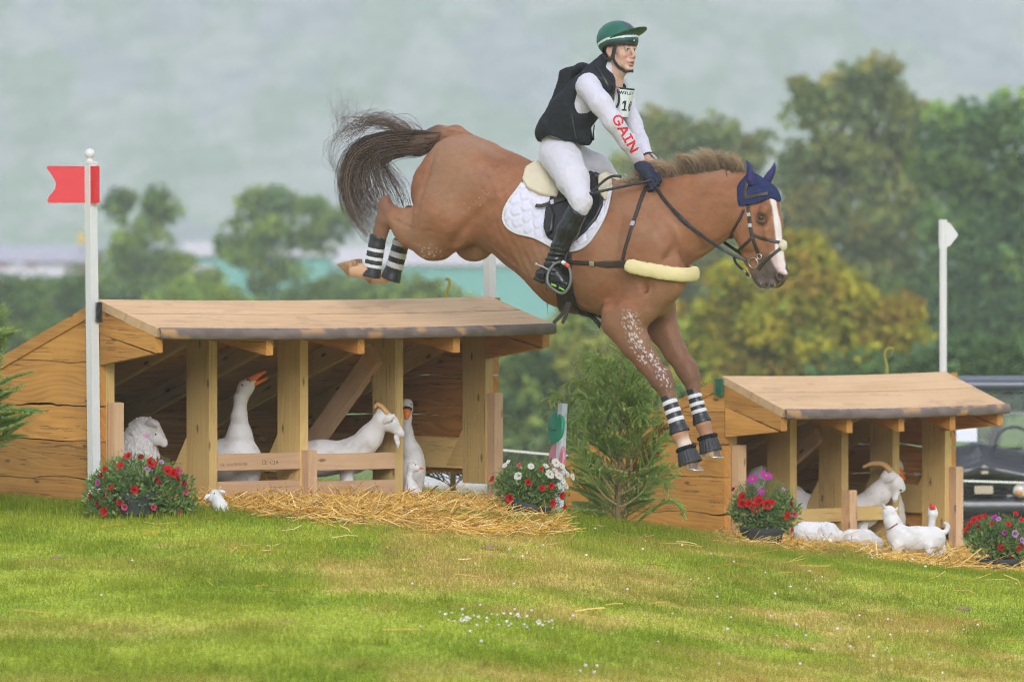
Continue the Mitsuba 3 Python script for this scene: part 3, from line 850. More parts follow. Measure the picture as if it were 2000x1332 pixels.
tree("bush", "dark green hedge bush behind the smaller shelter and the vehicle", "bush", [(1800, 740, 90, 60), (1900, 720, 90, 60), (1990, 720, 90, 60), (1700, 760, 110, 50), (2080, 740, 80, 70)], 100, [G3, DK[1], G1], 0.14, 480, None, 1.1, 0.45, "bushes beyond the shelters")

# long marquee with white roof and sea-green wall
mat("canvas_white", (0.50, 0.47, 0.47), 0.7, 0.3)
mat("canvas_green", (0.20, 0.47, 0.41), 0.7, 0.3)
mat("roof_grey", (0.36, 0.35, 0.40), 0.8, 0.2)
mat("brick_pink", (0.45, 0.27, 0.24), 0.85, 0.2)
mat("sign_yellow", (0.75, 0.50, 0.06), 0.6, 0.3)


def shed(key, u0, u1, v_ridge, v_eave, Y, depth, wall, roof, base=0.0):
    """Long gabled hall: walls and a pitched roof with overhang; columns and rows give its place and size."""
    a, b = P(u0, v_eave, Y), P(u1, v_eave, Y)
    zr = P(u0, v_ridge, Y + depth / 2)[2]
    x0, x1, ze = a[0], b[0], a[2]
    g = float(ground_z((x0 + x1) / 2, Y)) - 0.3
    pent = sg.Polygon([(0, g), (depth, g), (depth, ze), (depth / 2, zr - 0.1), (0, ze)])
    m = trimesh.creation.extrude_polygon(pent, x1 - x0, engine="earcut")
    v = m.vertices
    part(key, "wall", trimesh.Trimesh(np.c_[x0 + v[:, 2], Y + v[:, 0], v[:, 1]], m.faces[:, ::-1], process=False), wall)
    for s in (0, 1):
        y0 = Y - 0.3 if s == 0 else Y + depth + 0.3
        ym = Y + depth / 2
        c = np.array([(x0 + x1) / 2, (y0 + ym) / 2, (ze + zr) / 2 + 0.03])
        sl = np.array([0, ym - y0, zr - ze + 0.06])
        part(key, "roof_slope", box(c, [x1 - x0 + 0.5, 0, 0], sl, np.cross([1, 0, 0], norm(sl)) * 0.12), roof)


mq = thing("marquee", "long hall with white roof and sea green wall behind the horse's belly", "marquee")
shed(mq, 640, 1120, 488, 518, 300, 10, "canvas_green", "canvas_white")
mq2 = thing("marquee", "small white roofed tent between the two left trees", "marquee")
shed(mq2, 362, 640, 478, 500, 285, 9, "canvas_green", "canvas_white")
part(mq2, "side_panel", box(P(390, 532, 284.5), [1.4, 0, 0], [0, 0.1, 0], [0, 0, 0.75]), "canvas_white")
s1 = thing("farm_building", "long grey roofed building with pink brick wall at the far left", "building")
shed(s1, -60, 172, 484, 512, 330, 10, "brick_pink", "roof_grey")
part(s1, "gable_panel", box(P(35, 530, 329.5), [0.9, 0, 0], [0, 0.1, 0], [0, 0, 0.9]), "canvas_white")
part(s1, "side_wall", box(P(100, 525, 329.4), [1.6, 0, 0], [0, 0.1, 0], [0, 0, 0.45]), "canvas_white")
s2 = thing("farm_building", "pale low building in front of the grey roofed one at far left", "building")
shed(s2, -80, 130, 528, 545, 310, 8, "brick_pink", "canvas_white")
sgn = thing("yellow_sign", "small yellow sign on the far building's roof left of the red flag post", "sign")
part(sgn, "board", box(P(160, 466, 330), [0.42, 0, 0], [0, 0.06, 0], [0, 0, 0.6]), "sign_yellow")
part(sgn, "leg", tube([P(160, 475, 330.1), P(160, 492, 332.5)], 0.05, 6), "roof_grey")
# ---------------------------------------------------------------- straw, spruces, flower pots
_p = np.random.default_rng(5)


def hit(u, v):
    """Where the sight line through a place in the photograph meets the turf."""
    lo, hi = 20.0, 60.0
    f = lambda Y: P(u, v, Y)[2] - float(ground_z(*P(u, v, Y)[:2]))
    ys_ = np.linspace(lo, hi, 400)
    val = np.array([f(q) for q in ys_])
    if not (val < 0).any():
        return P(u, v, ys_[np.argmin(np.where(ys_ < 40, val, 9))])
    i = np.argmax(val < 0)
    a, b = ys_[max(i - 1, 0)], ys_[i]
    for _ in range(20):
        m = (a + b) / 2
        if f(m) < 0: b = m
        else: a = m
    return P(u, v, a)


def stalks(p, L, r, tilt, rng):
    n = len(p)
    a = rng.uniform(0, 2 * np.pi, n); e = rng.normal(0, 1, n) * tilt
    d = np.c_[np.cos(a) * np.cos(e), np.sin(a) * np.cos(e), np.sin(e)]
    s = np.cross(d, rng.normal(size=(n, 3))); s /= np.linalg.norm(s, axis=1)[:, None]
    t = np.cross(d, s)
    bend = np.c_[rng.normal(0, 0.06, (n, 2)), rng.normal(0, 0.04, n)] * L[:, None]
    V = []
    for q, off in ((-0.5, 0), (0.0, 1), (0.5, 0)):
        c = p + d * (L * q)[:, None] + off * bend
        for k in range(3):
            an = 2 * np.pi * k / 3
            V.append(c + r[:, None] * (math.cos(an) * s + math.sin(an) * t))
    V = np.stack(V, 1).reshape(-1, 3)
    f = []
    for i in (0, 3):
        for k in range(3):
            a_, b_ = i + k, i + (k + 1) % 3
            f += [[a_, b_, b_ + 3], [a_, b_ + 3, a_ + 3]]
    F = (np.arange(n)[:, None, None] * 9 + np.array(f)[None]).reshape(-1, 3)
    return trimesh.Trimesh(V, F, process=False)


def straw_cols(n, rng):
    base = np.array([[0.66, 0.40, 0.085], [0.74, 0.50, 0.16], [0.54, 0.29, 0.05], [0.80, 0.62, 0.30], [0.34, 0.18, 0.045]])
    return base[rng.choice(5, n, p=[0.36, 0.24, 0.2, 0.1, 0.1])] * rng.uniform(0.8, 1.15, (n, 1))


mat("straw_bed", mikit.proc(lambda p, n, uv: mix((0.16, 0.085, 0.022), (0.50, 0.31, 0.09), fbm(p.x * 60, p.y * 60, p.z * 60, 3))), 0.9, 0.2)


def straw_pile(key, front, back, n, hmax, seed_):
    """front and back edges as world polylines; piled straw between them over a low bed."""
    rng = np.random.default_rng(seed_)
    fr, bk = spline(front, 60), spline(back, 60)
    m = 16
    G = np.zeros((60, m, 3))
    for j in range(m):
        t = j / (m - 1)
        G[:, j] = fr * (1 - t) + bk * t
        prof = min(1, 2.1 * t) ** 0.8 * (1 - 0.3 * max(0, t - 0.6))
        x = G[:, j]
        h = hmax * prof * (0.45 + 0.95 * meshkit.fbm(np.c_[x[:, 0] * 2.6, x[:, 1] * 2.6, 0 * x[:, 0]], 3, seed_))
        G[:, j, 2] = ground_z(x[:, 0], x[:, 1]) + h - 0.015
    i = np.arange(60 * m).reshape(60, m)
    q = np.stack([i[:-1, :-1], i[1:, :-1], i[1:, 1:], i[:-1, 1:]], -1).reshape(-1, 4)
    bed = trimesh.Trimesh(G.reshape(-1, 3), np.vstack([q[:, [0, 1, 2]], q[:, [0, 2, 3]]]), process=False)
    part(key, "bed", bed, "straw_bed", smooth=True, kind="stuff")
    a, b = rng.uniform(0, 58.99, n), rng.uniform(0, 1, n) ** 1.0 * (m - 1.01)
    b = np.clip(b + rng.normal(0, 0.8, n), -2.0, m - 1.01)
    ia, ib = a.astype(int), np.clip(b, 0, m - 2).astype(int)
    fa, fb = (a - ia)[:, None], (b - ib)[:, None]
    p = G[ia, ib] * (1 - fa) * (1 - fb) + G[ia + 1, ib] * fa * (1 - fb) + G[ia, ib + 1] * (1 - fa) * fb + G[ia + 1, ib + 1] * fa * fb
    gz = ground_z(p[:, 0], p[:, 1])
    p[:, 2] = np.maximum(p[:, 2], gz) + rng.uniform(0.0, 0.03, n) + 0.02 * rng.random(n) ** 4
    L = rng.uniform(0.09, 0.40, n)
    mesh = stalks(p, L, rng.uniform(0.0015, 0.0034, n), 0.26, rng)
    part(key, "stalks", mesh, "painted", color=np.repeat(straw_cols(n, rng), 9, 0), kind="stuff")
    return G


sk = thing("straw", "golden straw heaped along the front of the larger shelter", "straw", kind="stuff")
front = [hit(u, v) for u, v in ((358, 994), (450, 1004), (560, 1012), (720, 1028), (880, 1042), (1000, 1046), (1092, 1040))]
back = [sa.w(r, d, 0) for r, d in ((0.5, 0.5), (0.9, 0.6), (1.4, 0.6), (1.9, 0.6), (2.4, 0.6), (2.9, 0.4), (3.2, 0.0))]
G_A = straw_pile(sk, front, back, 9500, 0.03, 3)
sk2 = thing("straw", "golden straw strewn along the front of the smaller shelter", "straw", kind="stuff")
front = [hit(u, v) for u, v in ((1345, 1052), (1420, 1062), (1500, 1076), (1600, 1084), (1720, 1098), (1860, 1112), (2080, 1136))]
back = [sbx.w(r, d, 0) for r, d in ((-0.3, -0.15), (0.05, -0.05), (0.4, 0.4), (0.8, 0.6), (1.3, 0.6), (1.9, 0.4), (2.6, -0.5))]
G_B = straw_pile(sk2, front, back, 7000, 0.02, 4)
sk3 = thing("loose_straw", "single straws scattered over the turf", "straw", kind="stuff")
n = 260
y = _p.uniform(28.5, 36, n); x = _p.uniform(-2.4, 3.2, n)
k_ = (_p.random(n) < np.exp(-np.abs(y - (33.8 + 0.5 * np.clip(x, -1, 3))) / 1.6))
x, y = x[k_], y[k_]
p = np.c_[x, y, ground_z(x, y) + 0.03]
part(sk3, "stalks", stalks(p, _p.uniform(0.08, 0.3, len(p)), _p.uniform(0.0018, 0.0032, len(p)), 0.12, _p), "painted", color=np.repeat(straw_cols(len(p), _p), 9, 0), kind="stuff")

# clover heads in the turf
ck = thing("clover_flowers", "small white clover heads dotted over the turf", "clover", kind="stuff")
pts = []
for u, v, su, sv, n in ((905, 1222, 32, 9, 26), (1010, 1222, 35, 9, 22), (1080, 1226, 15, 8, 6), (1600, 1150, 230, 40, 14), (1500, 1230, 180, 30, 14), (1800, 1270, 120, 35, 10), (1300, 1290, 200, 25, 10), (1200, 1090, 160, 20, 16), (1800, 1110, 120, 20, 10), (600, 1180, 200, 30, 5)):
    for _ in range(n):
        pts.append(hit(np.clip(u + _p.normal(0, su), 5, 1995), np.clip(v + _p.normal(0, sv), 1040, 1328)))
ico = trimesh.creation.icosphere(1, 1.0)
ms, cs = [], []
for q in pts:
    r = _p.uniform(0.005, 0.009)
    ms.append(xform(ico, np.diag([r, r, r * 0.85]), q + [0, 0, _p.uniform(0.03, 0.045)]))
    cs.append(np.tile(np.array([0.70, 0.67, 0.62]) * _p.uniform(0.8, 1.1) * np.array([1, _p.uniform(0.9, 1), _p.uniform(0.85, 1)]), (len(ico.vertices), 1)))
part(ck, "heads", cat(ms), "painted", smooth=True, color=np.vstack(cs), kind="stuff")


# clods of earth kicked up in the turf
for u, v, sz, lb in ((958, 1073, 0.035, "dark earth clod lying before the straw near the tilted flower pot"), (523, 1078, 0.028, "small brown clod in the grass below the middle rails of the larger shelter"), (1880, 1191, 0.03, "brown clod lying alone in the grass at the far right"),
                     (770, 1080, 0.022, "tiny clod of earth in the grass below the goat statue of the larger shelter"), (110, 1090, 0.022, "tiny clod of earth in the grass at the far left, below the red flag post"), (870, 1126, 0.024, "lone earth clod in mid turf just above the white clover patch")):
    q = hit(u, v)
    ck_ = thing("earth_clod", lb, "clod", "clods of earth in the turf")
    m_ = trimesh.creation.icosphere(3, 1.0); vv = np.asarray(m_.vertices)
    m_.vertices = vv * (0.75 + 0.6 * meshkit.fbm(vv * 2.2 + u, 3, 5))[:, None] * [sz * 1.4, sz, sz * 0.55]
    put(ck_, mikit.ply(xform(m_, None, q + [0, 0, 0.002]), "clod_earth", smooth=True))
mat("clod_earth", mikit.proc(lambda p, n, uv: mix((0.16, 0.11, 0.07), (0.34, 0.25, 0.15), fbm(p.x * 70, p.y * 70, p.z * 70, 3))), 0.95, 0.1)


# ---- spruces
def needles(path, n, L, rng, col, young, fl=0.5):
    """Needles round a twig path: narrow triangles. Returns vertices (3 per needle) and colours."""
    t = rng.uniform(0, 1, n)
    i = t * (len(path) - 1.001); i0 = i.astype(int); f = (i - i0)[:, None]
    c = path[i0] * (1 - f) + path[i0 + 1] * f
    d = path[i0 + 1] - path[i0]; d /= np.linalg.norm(d, axis=1)[:, None] + 1e-9
    w = rng.normal(size=(n, 3)); w[:, 2] = w[:, 2] * 0.8 + 0.25
    w -= d * (w * d).sum(1)[:, None]; w /= np.linalg.norm(w, axis=1)[:, None] + 1e-9
    v = norm_rows(d * 0.75 + w * 0.8)
    s = np.cross(v, w); s /= np.linalg.norm(s, axis=1)[:, None] + 1e-9
    l = L * rng.uniform(0.7, 1.15, n)[:, None]
    V = np.stack([c - s * 0.0019, c + s * 0.0019, c + v * l], 1).reshape(-1, 3)
    mixf = (t * young)[:, None]
    C = col * (1 - mixf) + np.array([0.58, 0.67, 0.21]) * mixf
    C = C * rng.uniform(0.75, 1.25, (n, 1))
    return V, np.repeat(C, 3, 0)


def norm_rows(v): return v / (np.linalg.norm(v, axis=1)[:, None] + 1e-12)


def spruce(key, base, tip, R, whorls, per, rng, col, droop, dens=900, low=0.05, brown=0.06, leader=0.16, curl=0.0, power=0.75, rise=0.0, extra=()):
    base, tip = np.asarray(base, float), np.asarray(tip, float)
    H = tip[2] - base[2]
    ax = spline([base - [0, 0, 0.05], base + (tip - base) * 0.5 + [0.012, 0, 0], tip], 24)
    wood = [tube(ax, np.linspace(0.021, 0.0035, 24) * min(1, H / 1.1 + 0.1), 8)]
    V, C = [], []
    for wi in range(whorls):
        t = low + (1 - leader - low) * wi / (whorls - 1)
        c = ax[int(t * 23)]
        for b in range(per):
            az = rng.uniform(0, 2 * np.pi)
            L = R * ((1 - t) ** power * 0.95 + 0.10) * rng.uniform(0.7, 1.12)
            el = math.radians(rng.uniform(12, 34) + 34 * t + 16 * rise * (0.3 + t))
            d = np.array([math.cos(az) * math.cos(el), math.sin(az) * math.cos(el), math.sin(el)])
            end = c + d * L
            mid = c + d * L * 0.55 + np.array([0, 0, 0.05 * L])
            end2 = end + np.array([0, 0, -droop * L * rng.uniform(0.3, 1.2)])
            pts = [c, mid, end2]
            if curl and rng.random() < curl * (0.3 + t):
                out = np.array([math.cos(az), math.sin(az), 0])
                pts = [c, mid + [0, 0, 0.06 * L], end + [0, 0, 0.12 * L], end + out * 0.05 + [0, 0, -0.0], end + out * 0.055 + [0, 0, -0.06]]
            path = spline(pts, 18)
            wood.append(tube(path, np.linspace(0.0045, 0.001, 18) * (0.5 + 0.8 * L), 5))
            young = rng.uniform(0.2, 1.0) * (0.45 + 0.75 * t)
            cc = np.array(col) * rng.uniform(0.8, 1.2)
            if rng.random() < brown: cc = np.array([0.40, 0.20, 0.05]); young = 0.1
            a, c_ = needles(path[5:], int(dens * L * 0.9), 0.018, rng, cc, young); V.append(a); C.append(c_)
            nt = int(3 + L * 34)
            for k in range(nt):
                q = 0.22 + 0.74 * (k + rng.uniform(0, 0.6)) / nt
                j = int(q * 17)
                tg = norm(path[min(j + 1, 17)] - path[j])
                side = norm(np.cross(tg, [0, 0, 1.0])) * (1 if k % 2 else -1)
                l = L * 0.42 * (1.1 - q) + 0.035
                tw = np.array([path[j], path[j] + (tg * 0.7 + side * 0.75) * l * 0.5 + [0, 0, 0.004], path[j] + (tg * 1.35 + side * 1.15) * l * 0.7 - np.array([0, 0, droop * l * 0.4])])
                tw = spline(tw, 6)
                a, c_ = needles(tw, int(dens * l), 0.0145, rng, cc, young); V.append(a); C.append(c_)
    for pts in extra:
        path = spline(pts, 26); L = np.linalg.norm(np.diff(path, axis=0), axis=1).sum()
        wood.append(tube(path, np.linspace(0.008, 0.002, 26), 6))
        cc = np.array(col) * rng.uniform(0.9, 1.25)
        a, c_ = needles(path[7:], int(dens * L * 1.3), 0.019, rng, cc, 0.9); V.append(a); C.append(c_)
        nt = int(6 + L * 34)
        for k in range(nt):
            q = 0.3 + 0.66 * k / nt; j = int(q * 25)
            tg = norm(path[min(j + 1, 25)] - path[j]); side = norm(rng.normal(size=3) * [1, 1, 0.4] + np.cross(tg, [0, 1.0, 0]) * (1.5 if k % 2 else -1.5))
            l = 0.05 + 0.13 * (1 - q)
            tw = spline([path[j], path[j] + (tg * 0.7 + side * 0.7) * l * 0.5, path[j] + (tg * 1.2 + side * 1.1) * l * 0.7 - np.array([0, 0, 0.012])], 6)
            a, c_ = needles(tw, int(dens * l * 1.1), 0.016, rng, cc, 0.95); V.append(a); C.append(c_)
    a, c_ = needles(ax[int(23 * (1 - leader)) - 2:], int(dens * H * leader * 0.5), 0.013, rng, np.array(col), 1.0); V.append(a); C.append(c_)
    V, C = np.vstack(V), np.vstack(C)
    part(key, "trunk", cat(wood), "spruce_bark", smooth=True)
    part(key, "needles", trimesh.Trimesh(V, np.arange(len(V)).reshape(-1, 3), process=False), "leaf", color=C, kind="stuff")


mat("spruce_bark", (0.30, 0.22, 0.11), 0.9, 0.2)
sg_ = "cut spruces dressing the jumps"
k = thing("spruce_tree", "young yellow green spruce under the horse's forelegs with curled drooping tips", "spruce", sg_)
bs_ = hit(1204, 1036)
spruce(k, bs_, P(1212, 698, bs_[1] + 0.02), 0.42, 12, 5, np.random.default_rng(8), (0.37, 0.52, 0.17), 0.05, 1700, 0.08, 0.07, 0.19, 0.85, 0.16, 0.1,
       [[P(u, v, bs_[1] + dy) for u, v in pts] for dy, pts in ((-0.12, ((1202, 945), (1162, 860), (1149, 775), (1138, 744), (1120, 746), (1113, 768))), (-0.18, ((1200, 965), (1135, 880), (1106, 805), (1094, 772), (1080, 776), (1076, 795))),
        (0.05, ((1208, 900), (1186, 790), (1172, 720), (1158, 700), (1148, 706))), (-0.1, ((1210, 930), (1252, 850), (1262, 785), (1276, 762))), (-0.15, ((1208, 965), (1270, 900), (1298, 860), (1318, 850))), (-0.2, ((1206, 990), (1270, 945), (1312, 915), (1328, 912))), (-0.22, ((1204, 985), (1150, 920), (1122, 870), (1100, 850))))])
k = thing("spruce_tree", "bright green spruce reaching in at the left edge of the frame", "spruce", sg_)
bs_ = P(-62, 1000, 34.5)
spruce(k, bs_, P(-20, 600, 34.5), 0.50, 12, 7, np.random.default_rng(18), (0.16, 0.30, 0.09), 0.14, 1000, 0.22, 0.0, 0.12, 0, 0.5)
k = thing("spruce_tree", "spruce behind the larger shelter's open end with hooked leader above its roof", "spruce", sg_)
bx_ = P(884, 900, 38.6); bs_ = np.array([bx_[0], bx_[1], float(ground_z(bx_[0], bx_[1]))])
spruce(k, bs_, P(877, 572, 38.6), 0.47, 10, 6, np.random.default_rng(28), (0.07, 0.14, 0.05), 0.12, 900, 0.12, 0.0, 0.24, 0, 0.8)
hook = spline([P(877, 585, 38.6), P(878, 555, 38.6), P(877, 546, 38.6), P(873, 543, 38.6), P(871, 548, 38.6)], 12)
part(k, "leader_tip", tube(hook, np.linspace(0.0125, 0.009, 12), 8), "tip_green", smooth=True)
mat("tip_green", (0.27, 0.25, 0.05), 0.7, 0.3)
k = thing("spruce_tree", "spruce behind the smaller shelter with a bent tip over its roof", "spruce", sg_)
bx_ = P(1733, 950, 42.0); bs_ = np.array([bx_[0], bx_[1], float(ground_z(bx_[0], bx_[1]))])
spruce(k, bs_, P(1730, 712, 42.0), 0.34, 9, 6, np.random.default_rng(38), (0.08, 0.14, 0.05), 0.12, 900, 0.1, 0.0, 0.22, 0, 0.7)
hook = spline([P(1730, 730, 42.0), P(1729, 700, 42.0), P(1732, 682, 42.0), P(1738, 680, 42.0), P(1746, 681, 42.0)], 12)
part(k, "leader_tip", tube(hook, np.linspace(0.011, 0.008, 12), 8), "tip_green", smooth=True)
part(k, "leader_tip", tube(spline([P(1745, 682, 42.0), P(1742, 690, 42.0), P(1737, 699, 42.0)], 6), np.linspace(0.012, 0.003, 6), 6, 0.4), "tip_green", smooth=True)


# ---- flower pots
def petunia(r, col, rng):
    n = 20
    V, C = [], []
    for (rr, z, w) in ((0.06, -0.55, 0), (0.25, -0.28, 0), (0.62, 0.0, 0.3), (1.0, 0.06, 1)):
        for i in range(n):
            a = 2 * np.pi * i / n
            lob = 1 - 0.13 * w * (0.5 - 0.5 * math.cos(5 * a)) ** 3
            V.append((rr * lob * math.cos(a), rr * lob * math.sin(a), z + 0.10 * w * math.sin(5 * a + 1) * rng.uniform(0.5, 1.3)))
            C.append(np.array(col) * (0.25 if rr < 0.2 else 0.55 if rr < 0.5 else 1.0) * rng.uniform(0.9, 1.1))
    F = []
    for k in range(3):
        for i in range(n):
            p, q = k * n + i, k * n + (i + 1) % n
            F += [[p, q, q + n], [p, q + n, p + n]]
    return np.array(V) * r, np.array(F), np.array(C)


def cosmos(r, col, rng):
    V, F, C = [], [], []
    for k in range(8):
        a = 2 * np.pi * k / 8 + rng.normal(0, 0.04)
        d = np.array([math.cos(a), math.sin(a), 0]); s = np.array([-d[1], d[0], 0])
        z = rng.uniform(0.0, 0.25)
        i = len(V)
        for (rr, ww, zz) in ((0.10, 0.08, 0), (0.6, 0.30, z * 0.7), (0.97, 0.26, z), (1.02, 0.0, z * 1.05)):
            V += [d * rr - s * ww + [0, 0, zz], d * rr + s * ww + [0, 0, zz]]
        for q in range(3):
            b = i + 2 * q
            F += [[b, b + 1, b + 3], [b, b + 3, b + 2]]
        C += [np.array(col) * rng.uniform(0.9, 1.08)] * 8
    ic = trimesh.creation.icosphere(1, 1.0)
    i = len(V)
    V += list(ic.vertices * [0.22, 0.22, 0.14] + [0, 0, 0.06]); F += (ic.faces + i).tolist(); C += [np.array([0.65, 0.38, 0.02])] * len(ic.vertices)
    return np.array(V) * r, np.array(F), np.array(C)


COL = {"r": (0.62, 0.02, 0.025), "d": (0.30, 0.012, 0.03), "m": (0.50, 0.05, 0.36), "l": (0.55, 0.27, 0.55), "w": (0.72, 0.72, 0.68), "p": (0.62, 0.07, 0.17)}


def flower_pot(key, pot_u, rim_v, foot_v, pot_w, Y, tilt, lobes, flowers, rng, nleaf=2200):
    px = Y / FPX
    rim = P(pot_u, rim_v, Y)
    H = (foot_v - rim_v) * px; R = pot_w / 2 * px
    prof = [(0.0, -H), (R * 0.76, -H), (R * 0.80, -H * 0.85), (R * 0.93, -H * 0.26), (R * 0.935, -H * 0.24), (R * 1.0, -H * 0.22), (R * 1.02, -0.004), (R * 1.0, 0.0), (R * 0.94, -0.004), (R * 0.92, -H * 0.2), (0.0, -H * 0.22)]
    m = lathe(prof, 40)
    a = math.radians(tilt)
    M = np.array([[math.cos(a), 0, -math.sin(a)], [0, 1, 0], [math.sin(a), 0, math.cos(a)]])
    part(key, "pot", xform(m, M, rim), "pot_plastic", smooth=40)
    part(key, "soil", xform(lathe([(R * 0.93, -H * 0.12), (R * 0.5, -H * 0.06), (0.0, -H * 0.05)], 24), M, rim), "pot_soil", smooth=True)
    V, F, C, st = [], [], [], []
    def leaf(c, d, l, w, col):
        d = norm(d); s = norm(np.cross(d, rng.normal(size=3))); n_ = np.cross(s, d)
        i = len(V) * 5
        V.append(np.array([c, c + d * l * 0.45 - s * w + n_ * w * 0.4, c + d * l, c + d * l * 0.45 + s * w + n_ * w * 0.4, c + d * l * 0.5]))
        F.extend([[i, i + 1, i + 4], [i + 1, i + 2, i + 4], [i + 4, i + 2, i + 3], [i, i + 4, i + 3]])
        C.append(np.tile(col, (5, 1)))
    tot = sum(l[2] * l[3] for l in lobes)
    greens = [(0.15, 0.25, 0.08), (0.20, 0.31, 0.09), (0.10, 0.19, 0.07), (0.26, 0.35, 0.12)]
    for (u, v, ru, rv, kind) in lobes:
        c = P(u, v, Y); r3 = np.array([ru * px, 0.9 * ru * px, rv * px]) * 1.02
        n = int(nleaf * ru * rv / tot)
        for _ in range(n):
            w = norm(rng.normal(size=3)) * rng.uniform(0.3, 1.12) ** 0.55
            p = c + w * r3
            out = norm(w * [1, 1, 0.8] + [0, 0, 0.5] + rng.normal(0, 0.55, 3))
            g = np.array(greens[rng.integers(4)]) * rng.uniform(0.8, 1.25)
            if kind == "f":
                for _k in range(2): leaf(p, norm(out + rng.normal(0, 0.5, 3)), rng.uniform(0.02, 0.04), 0.0016, g * [1.1, 1.05, 1.0])
            else:
                leaf(p, out, rng.uniform(0.022, 0.050), rng.uniform(0.005, 0.012), g)
        for _ in range(int(10 + n / 25)):
            w = norm(rng.normal(size=3)) * 0.9; w[2] = abs(w[2])
            st.append(tube(spline([rim + [0, 0, -0.01], (rim + c) / 2 + rng.normal(0, 0.012, 3), c + w * r3], 6), 0.0016, 4, caps=False))
    part(key, "foliage", trimesh.Trimesh(np.vstack(V), np.array(F), process=False), "leaf", color=np.vstack(C), kind="stuff")
    part(key, "stems", cat(st), "stem_green", smooth=True, kind="stuff")
    cen = P(np.mean([l[0] for l in lobes]), np.mean([l[1] for l in lobes]), Y)
    for (u, v, cl, shape, size) in flowers:
        q = P(u, v, Y - 0.13)
        r = size / 2 * px * 0.92
        v_, f_, c_ = (petunia if shape == "p" else cosmos)(r, COL[cl], rng)
        out = norm((q - cen) * [1.5, 0.4, 1.2] + np.array([0, -0.22, 0.07]) + rng.normal(0, 0.05, 3))
        t, x, y_ = frame(out)
        part(key, "flower", trimesh.Trimesh(q + v_ @ np.array([x, y_, t]), f_, process=False), "leaf", color=c_)


mat("pot_soil", (0.03, 0.022, 0.016), 0.95, 0.1)
mat("stem_green", (0.10, 0.15, 0.05), 0.7, 0.2)
gp = "pots of flowers before the shelters"
k = thing("flower_pot", "black pot overflowing with red petunias at the foot of the red flag post", "flower pot", gp)
fl = [(296, 903, "r", "p", 25), (328, 918, "r", "p", 25), (340, 924, "r", "p", 22), (349, 919, "p", "p", 18), (235, 909, "r", "p", 18), (249, 890, "r", "p", 18), (263, 956, "r", "p", 20), (218, 951, "r", "p", 15), (234, 979, "r", "p", 18), (243, 990, "p", "p", 16), (203, 999, "r", "p", 22), (205, 915, "r", "p", 18), (196, 928, "d", "p", 14), (300, 990, "p", "p", 15), (305, 936, "d", "p", 16), (310, 942, "d", "p", 12), (360, 944, "d", "p", 16), (364, 961, "p", "p", 15), (176, 969, "d", "p", 14), (203, 967, "d", "p", 12), (351, 999, "p", "p", 12), (288, 916, "l", "p", 16), (190, 943, "m", "p", 15), (316, 902, "l", "p", 12), (286, 852, "l", "c", 16), (190, 985, "d", "p", 14), (275, 892, "d", "p", 14), (348, 935, "d", "p", 14)]
flower_pot(k, 266, 962, 1004, 92, 34.42, 0, [(265, 945, 78, 50, "l"), (215, 965, 48, 42, "l"), (325, 962, 55, 42, "l"), (255, 915, 50, 32, "f"), (305, 925, 48, 30, "f"), (350, 985, 35, 20, "l"), (190, 985, 30, 18, "l")], fl, np.random.default_rng(51), 3000)
k = thing("flower_pot", "tilted black pot of white cosmos and red petunias right of the larger shelter", "flower pot", gp)
fl = [(1012, 930, "w", "c", 19), (1074, 926, "w", "c", 22), (1091, 929, "w", "c", 20), (1086, 904, "w", "c", 22), (1096, 910, "w", "c", 18), (1118, 931, "w", "c", 16), (1108, 926, "w", "c", 14), (1106, 949, "w", "c", 15), (1092, 949, "w", "c", 15), (1100, 940, "w", "c", 13), (1066, 910, "w", "c", 14), (1037, 911, "w", "c", 15), (1103, 920, "w", "c", 12), (986, 909, "w", "c", 13), (993, 902, "w", "c", 11), (1084, 918, "w", "c", 14), (995, 973, "r", "p", 20), (1080, 982, "r", "p", 19), (1059, 953, "r", "p", 15), (1077, 949, "r", "p", 16), (1032, 941, "r", "p", 16), (1057, 915, "r", "p", 10), (1098, 968, "r", "p", 18), (1103, 990, "r", "p", 14), (961, 935, "r", "p", 15), (1014, 908, "p", "p", 11)]
flower_pot(k, 1034, 982, 1024, 90, 35.3, -12, [(1030, 955, 58, 38, "l"), (990, 950, 36, 36, "f"), (1060, 935, 42, 36, "f"), (1020, 930, 45, 28, "f"), (1080, 970, 30, 26, "f"), (1035, 985, 40, 18, "l")], fl, np.random.default_rng(52), 2600)
k = thing("flower_pot", "black pot of red petunias and magenta cosmos at the corner of the smaller shelter", "flower pot", gp)
fl = [(1449, 970, "r", "p", 20), (1447, 983, "r", "p", 20), (1462, 983, "r", "p", 20), (1481, 977, "r", "p", 25), (1477, 994, "r", "p", 20), (1499, 985, "r", "p", 24), (1508, 981, "r", "p", 16), (1536, 1006, "r", "p", 18), (1470, 936, "m", "c", 26), (1496, 929, "m", "c", 28), (1487, 960, "m", "c", 15), (1552, 1004, "p", "p", 14), (1546, 984, "d", "p", 12), (1547, 1036, "p", "p", 13), (1530, 955, "l", "p", 10), (1432, 955, "d", "p", 10)]
flower_pot(k, 1489, 1030, 1072, 88, 37.4, 0, [(1490, 1005, 58, 32, "l"), (1460, 1000, 34, 34, "l"), (1525, 1005, 34, 34, "l"), (1495, 965, 42, 34, "f"), (1455, 962, 22, 22, "f"), (1530, 975, 20, 24, "f")], fl, np.random.default_rng(53), 2300)
k = thing("flower_pot", "pot of red and pink flowers in front of the dark vehicle at the right edge", "flower pot", gp)
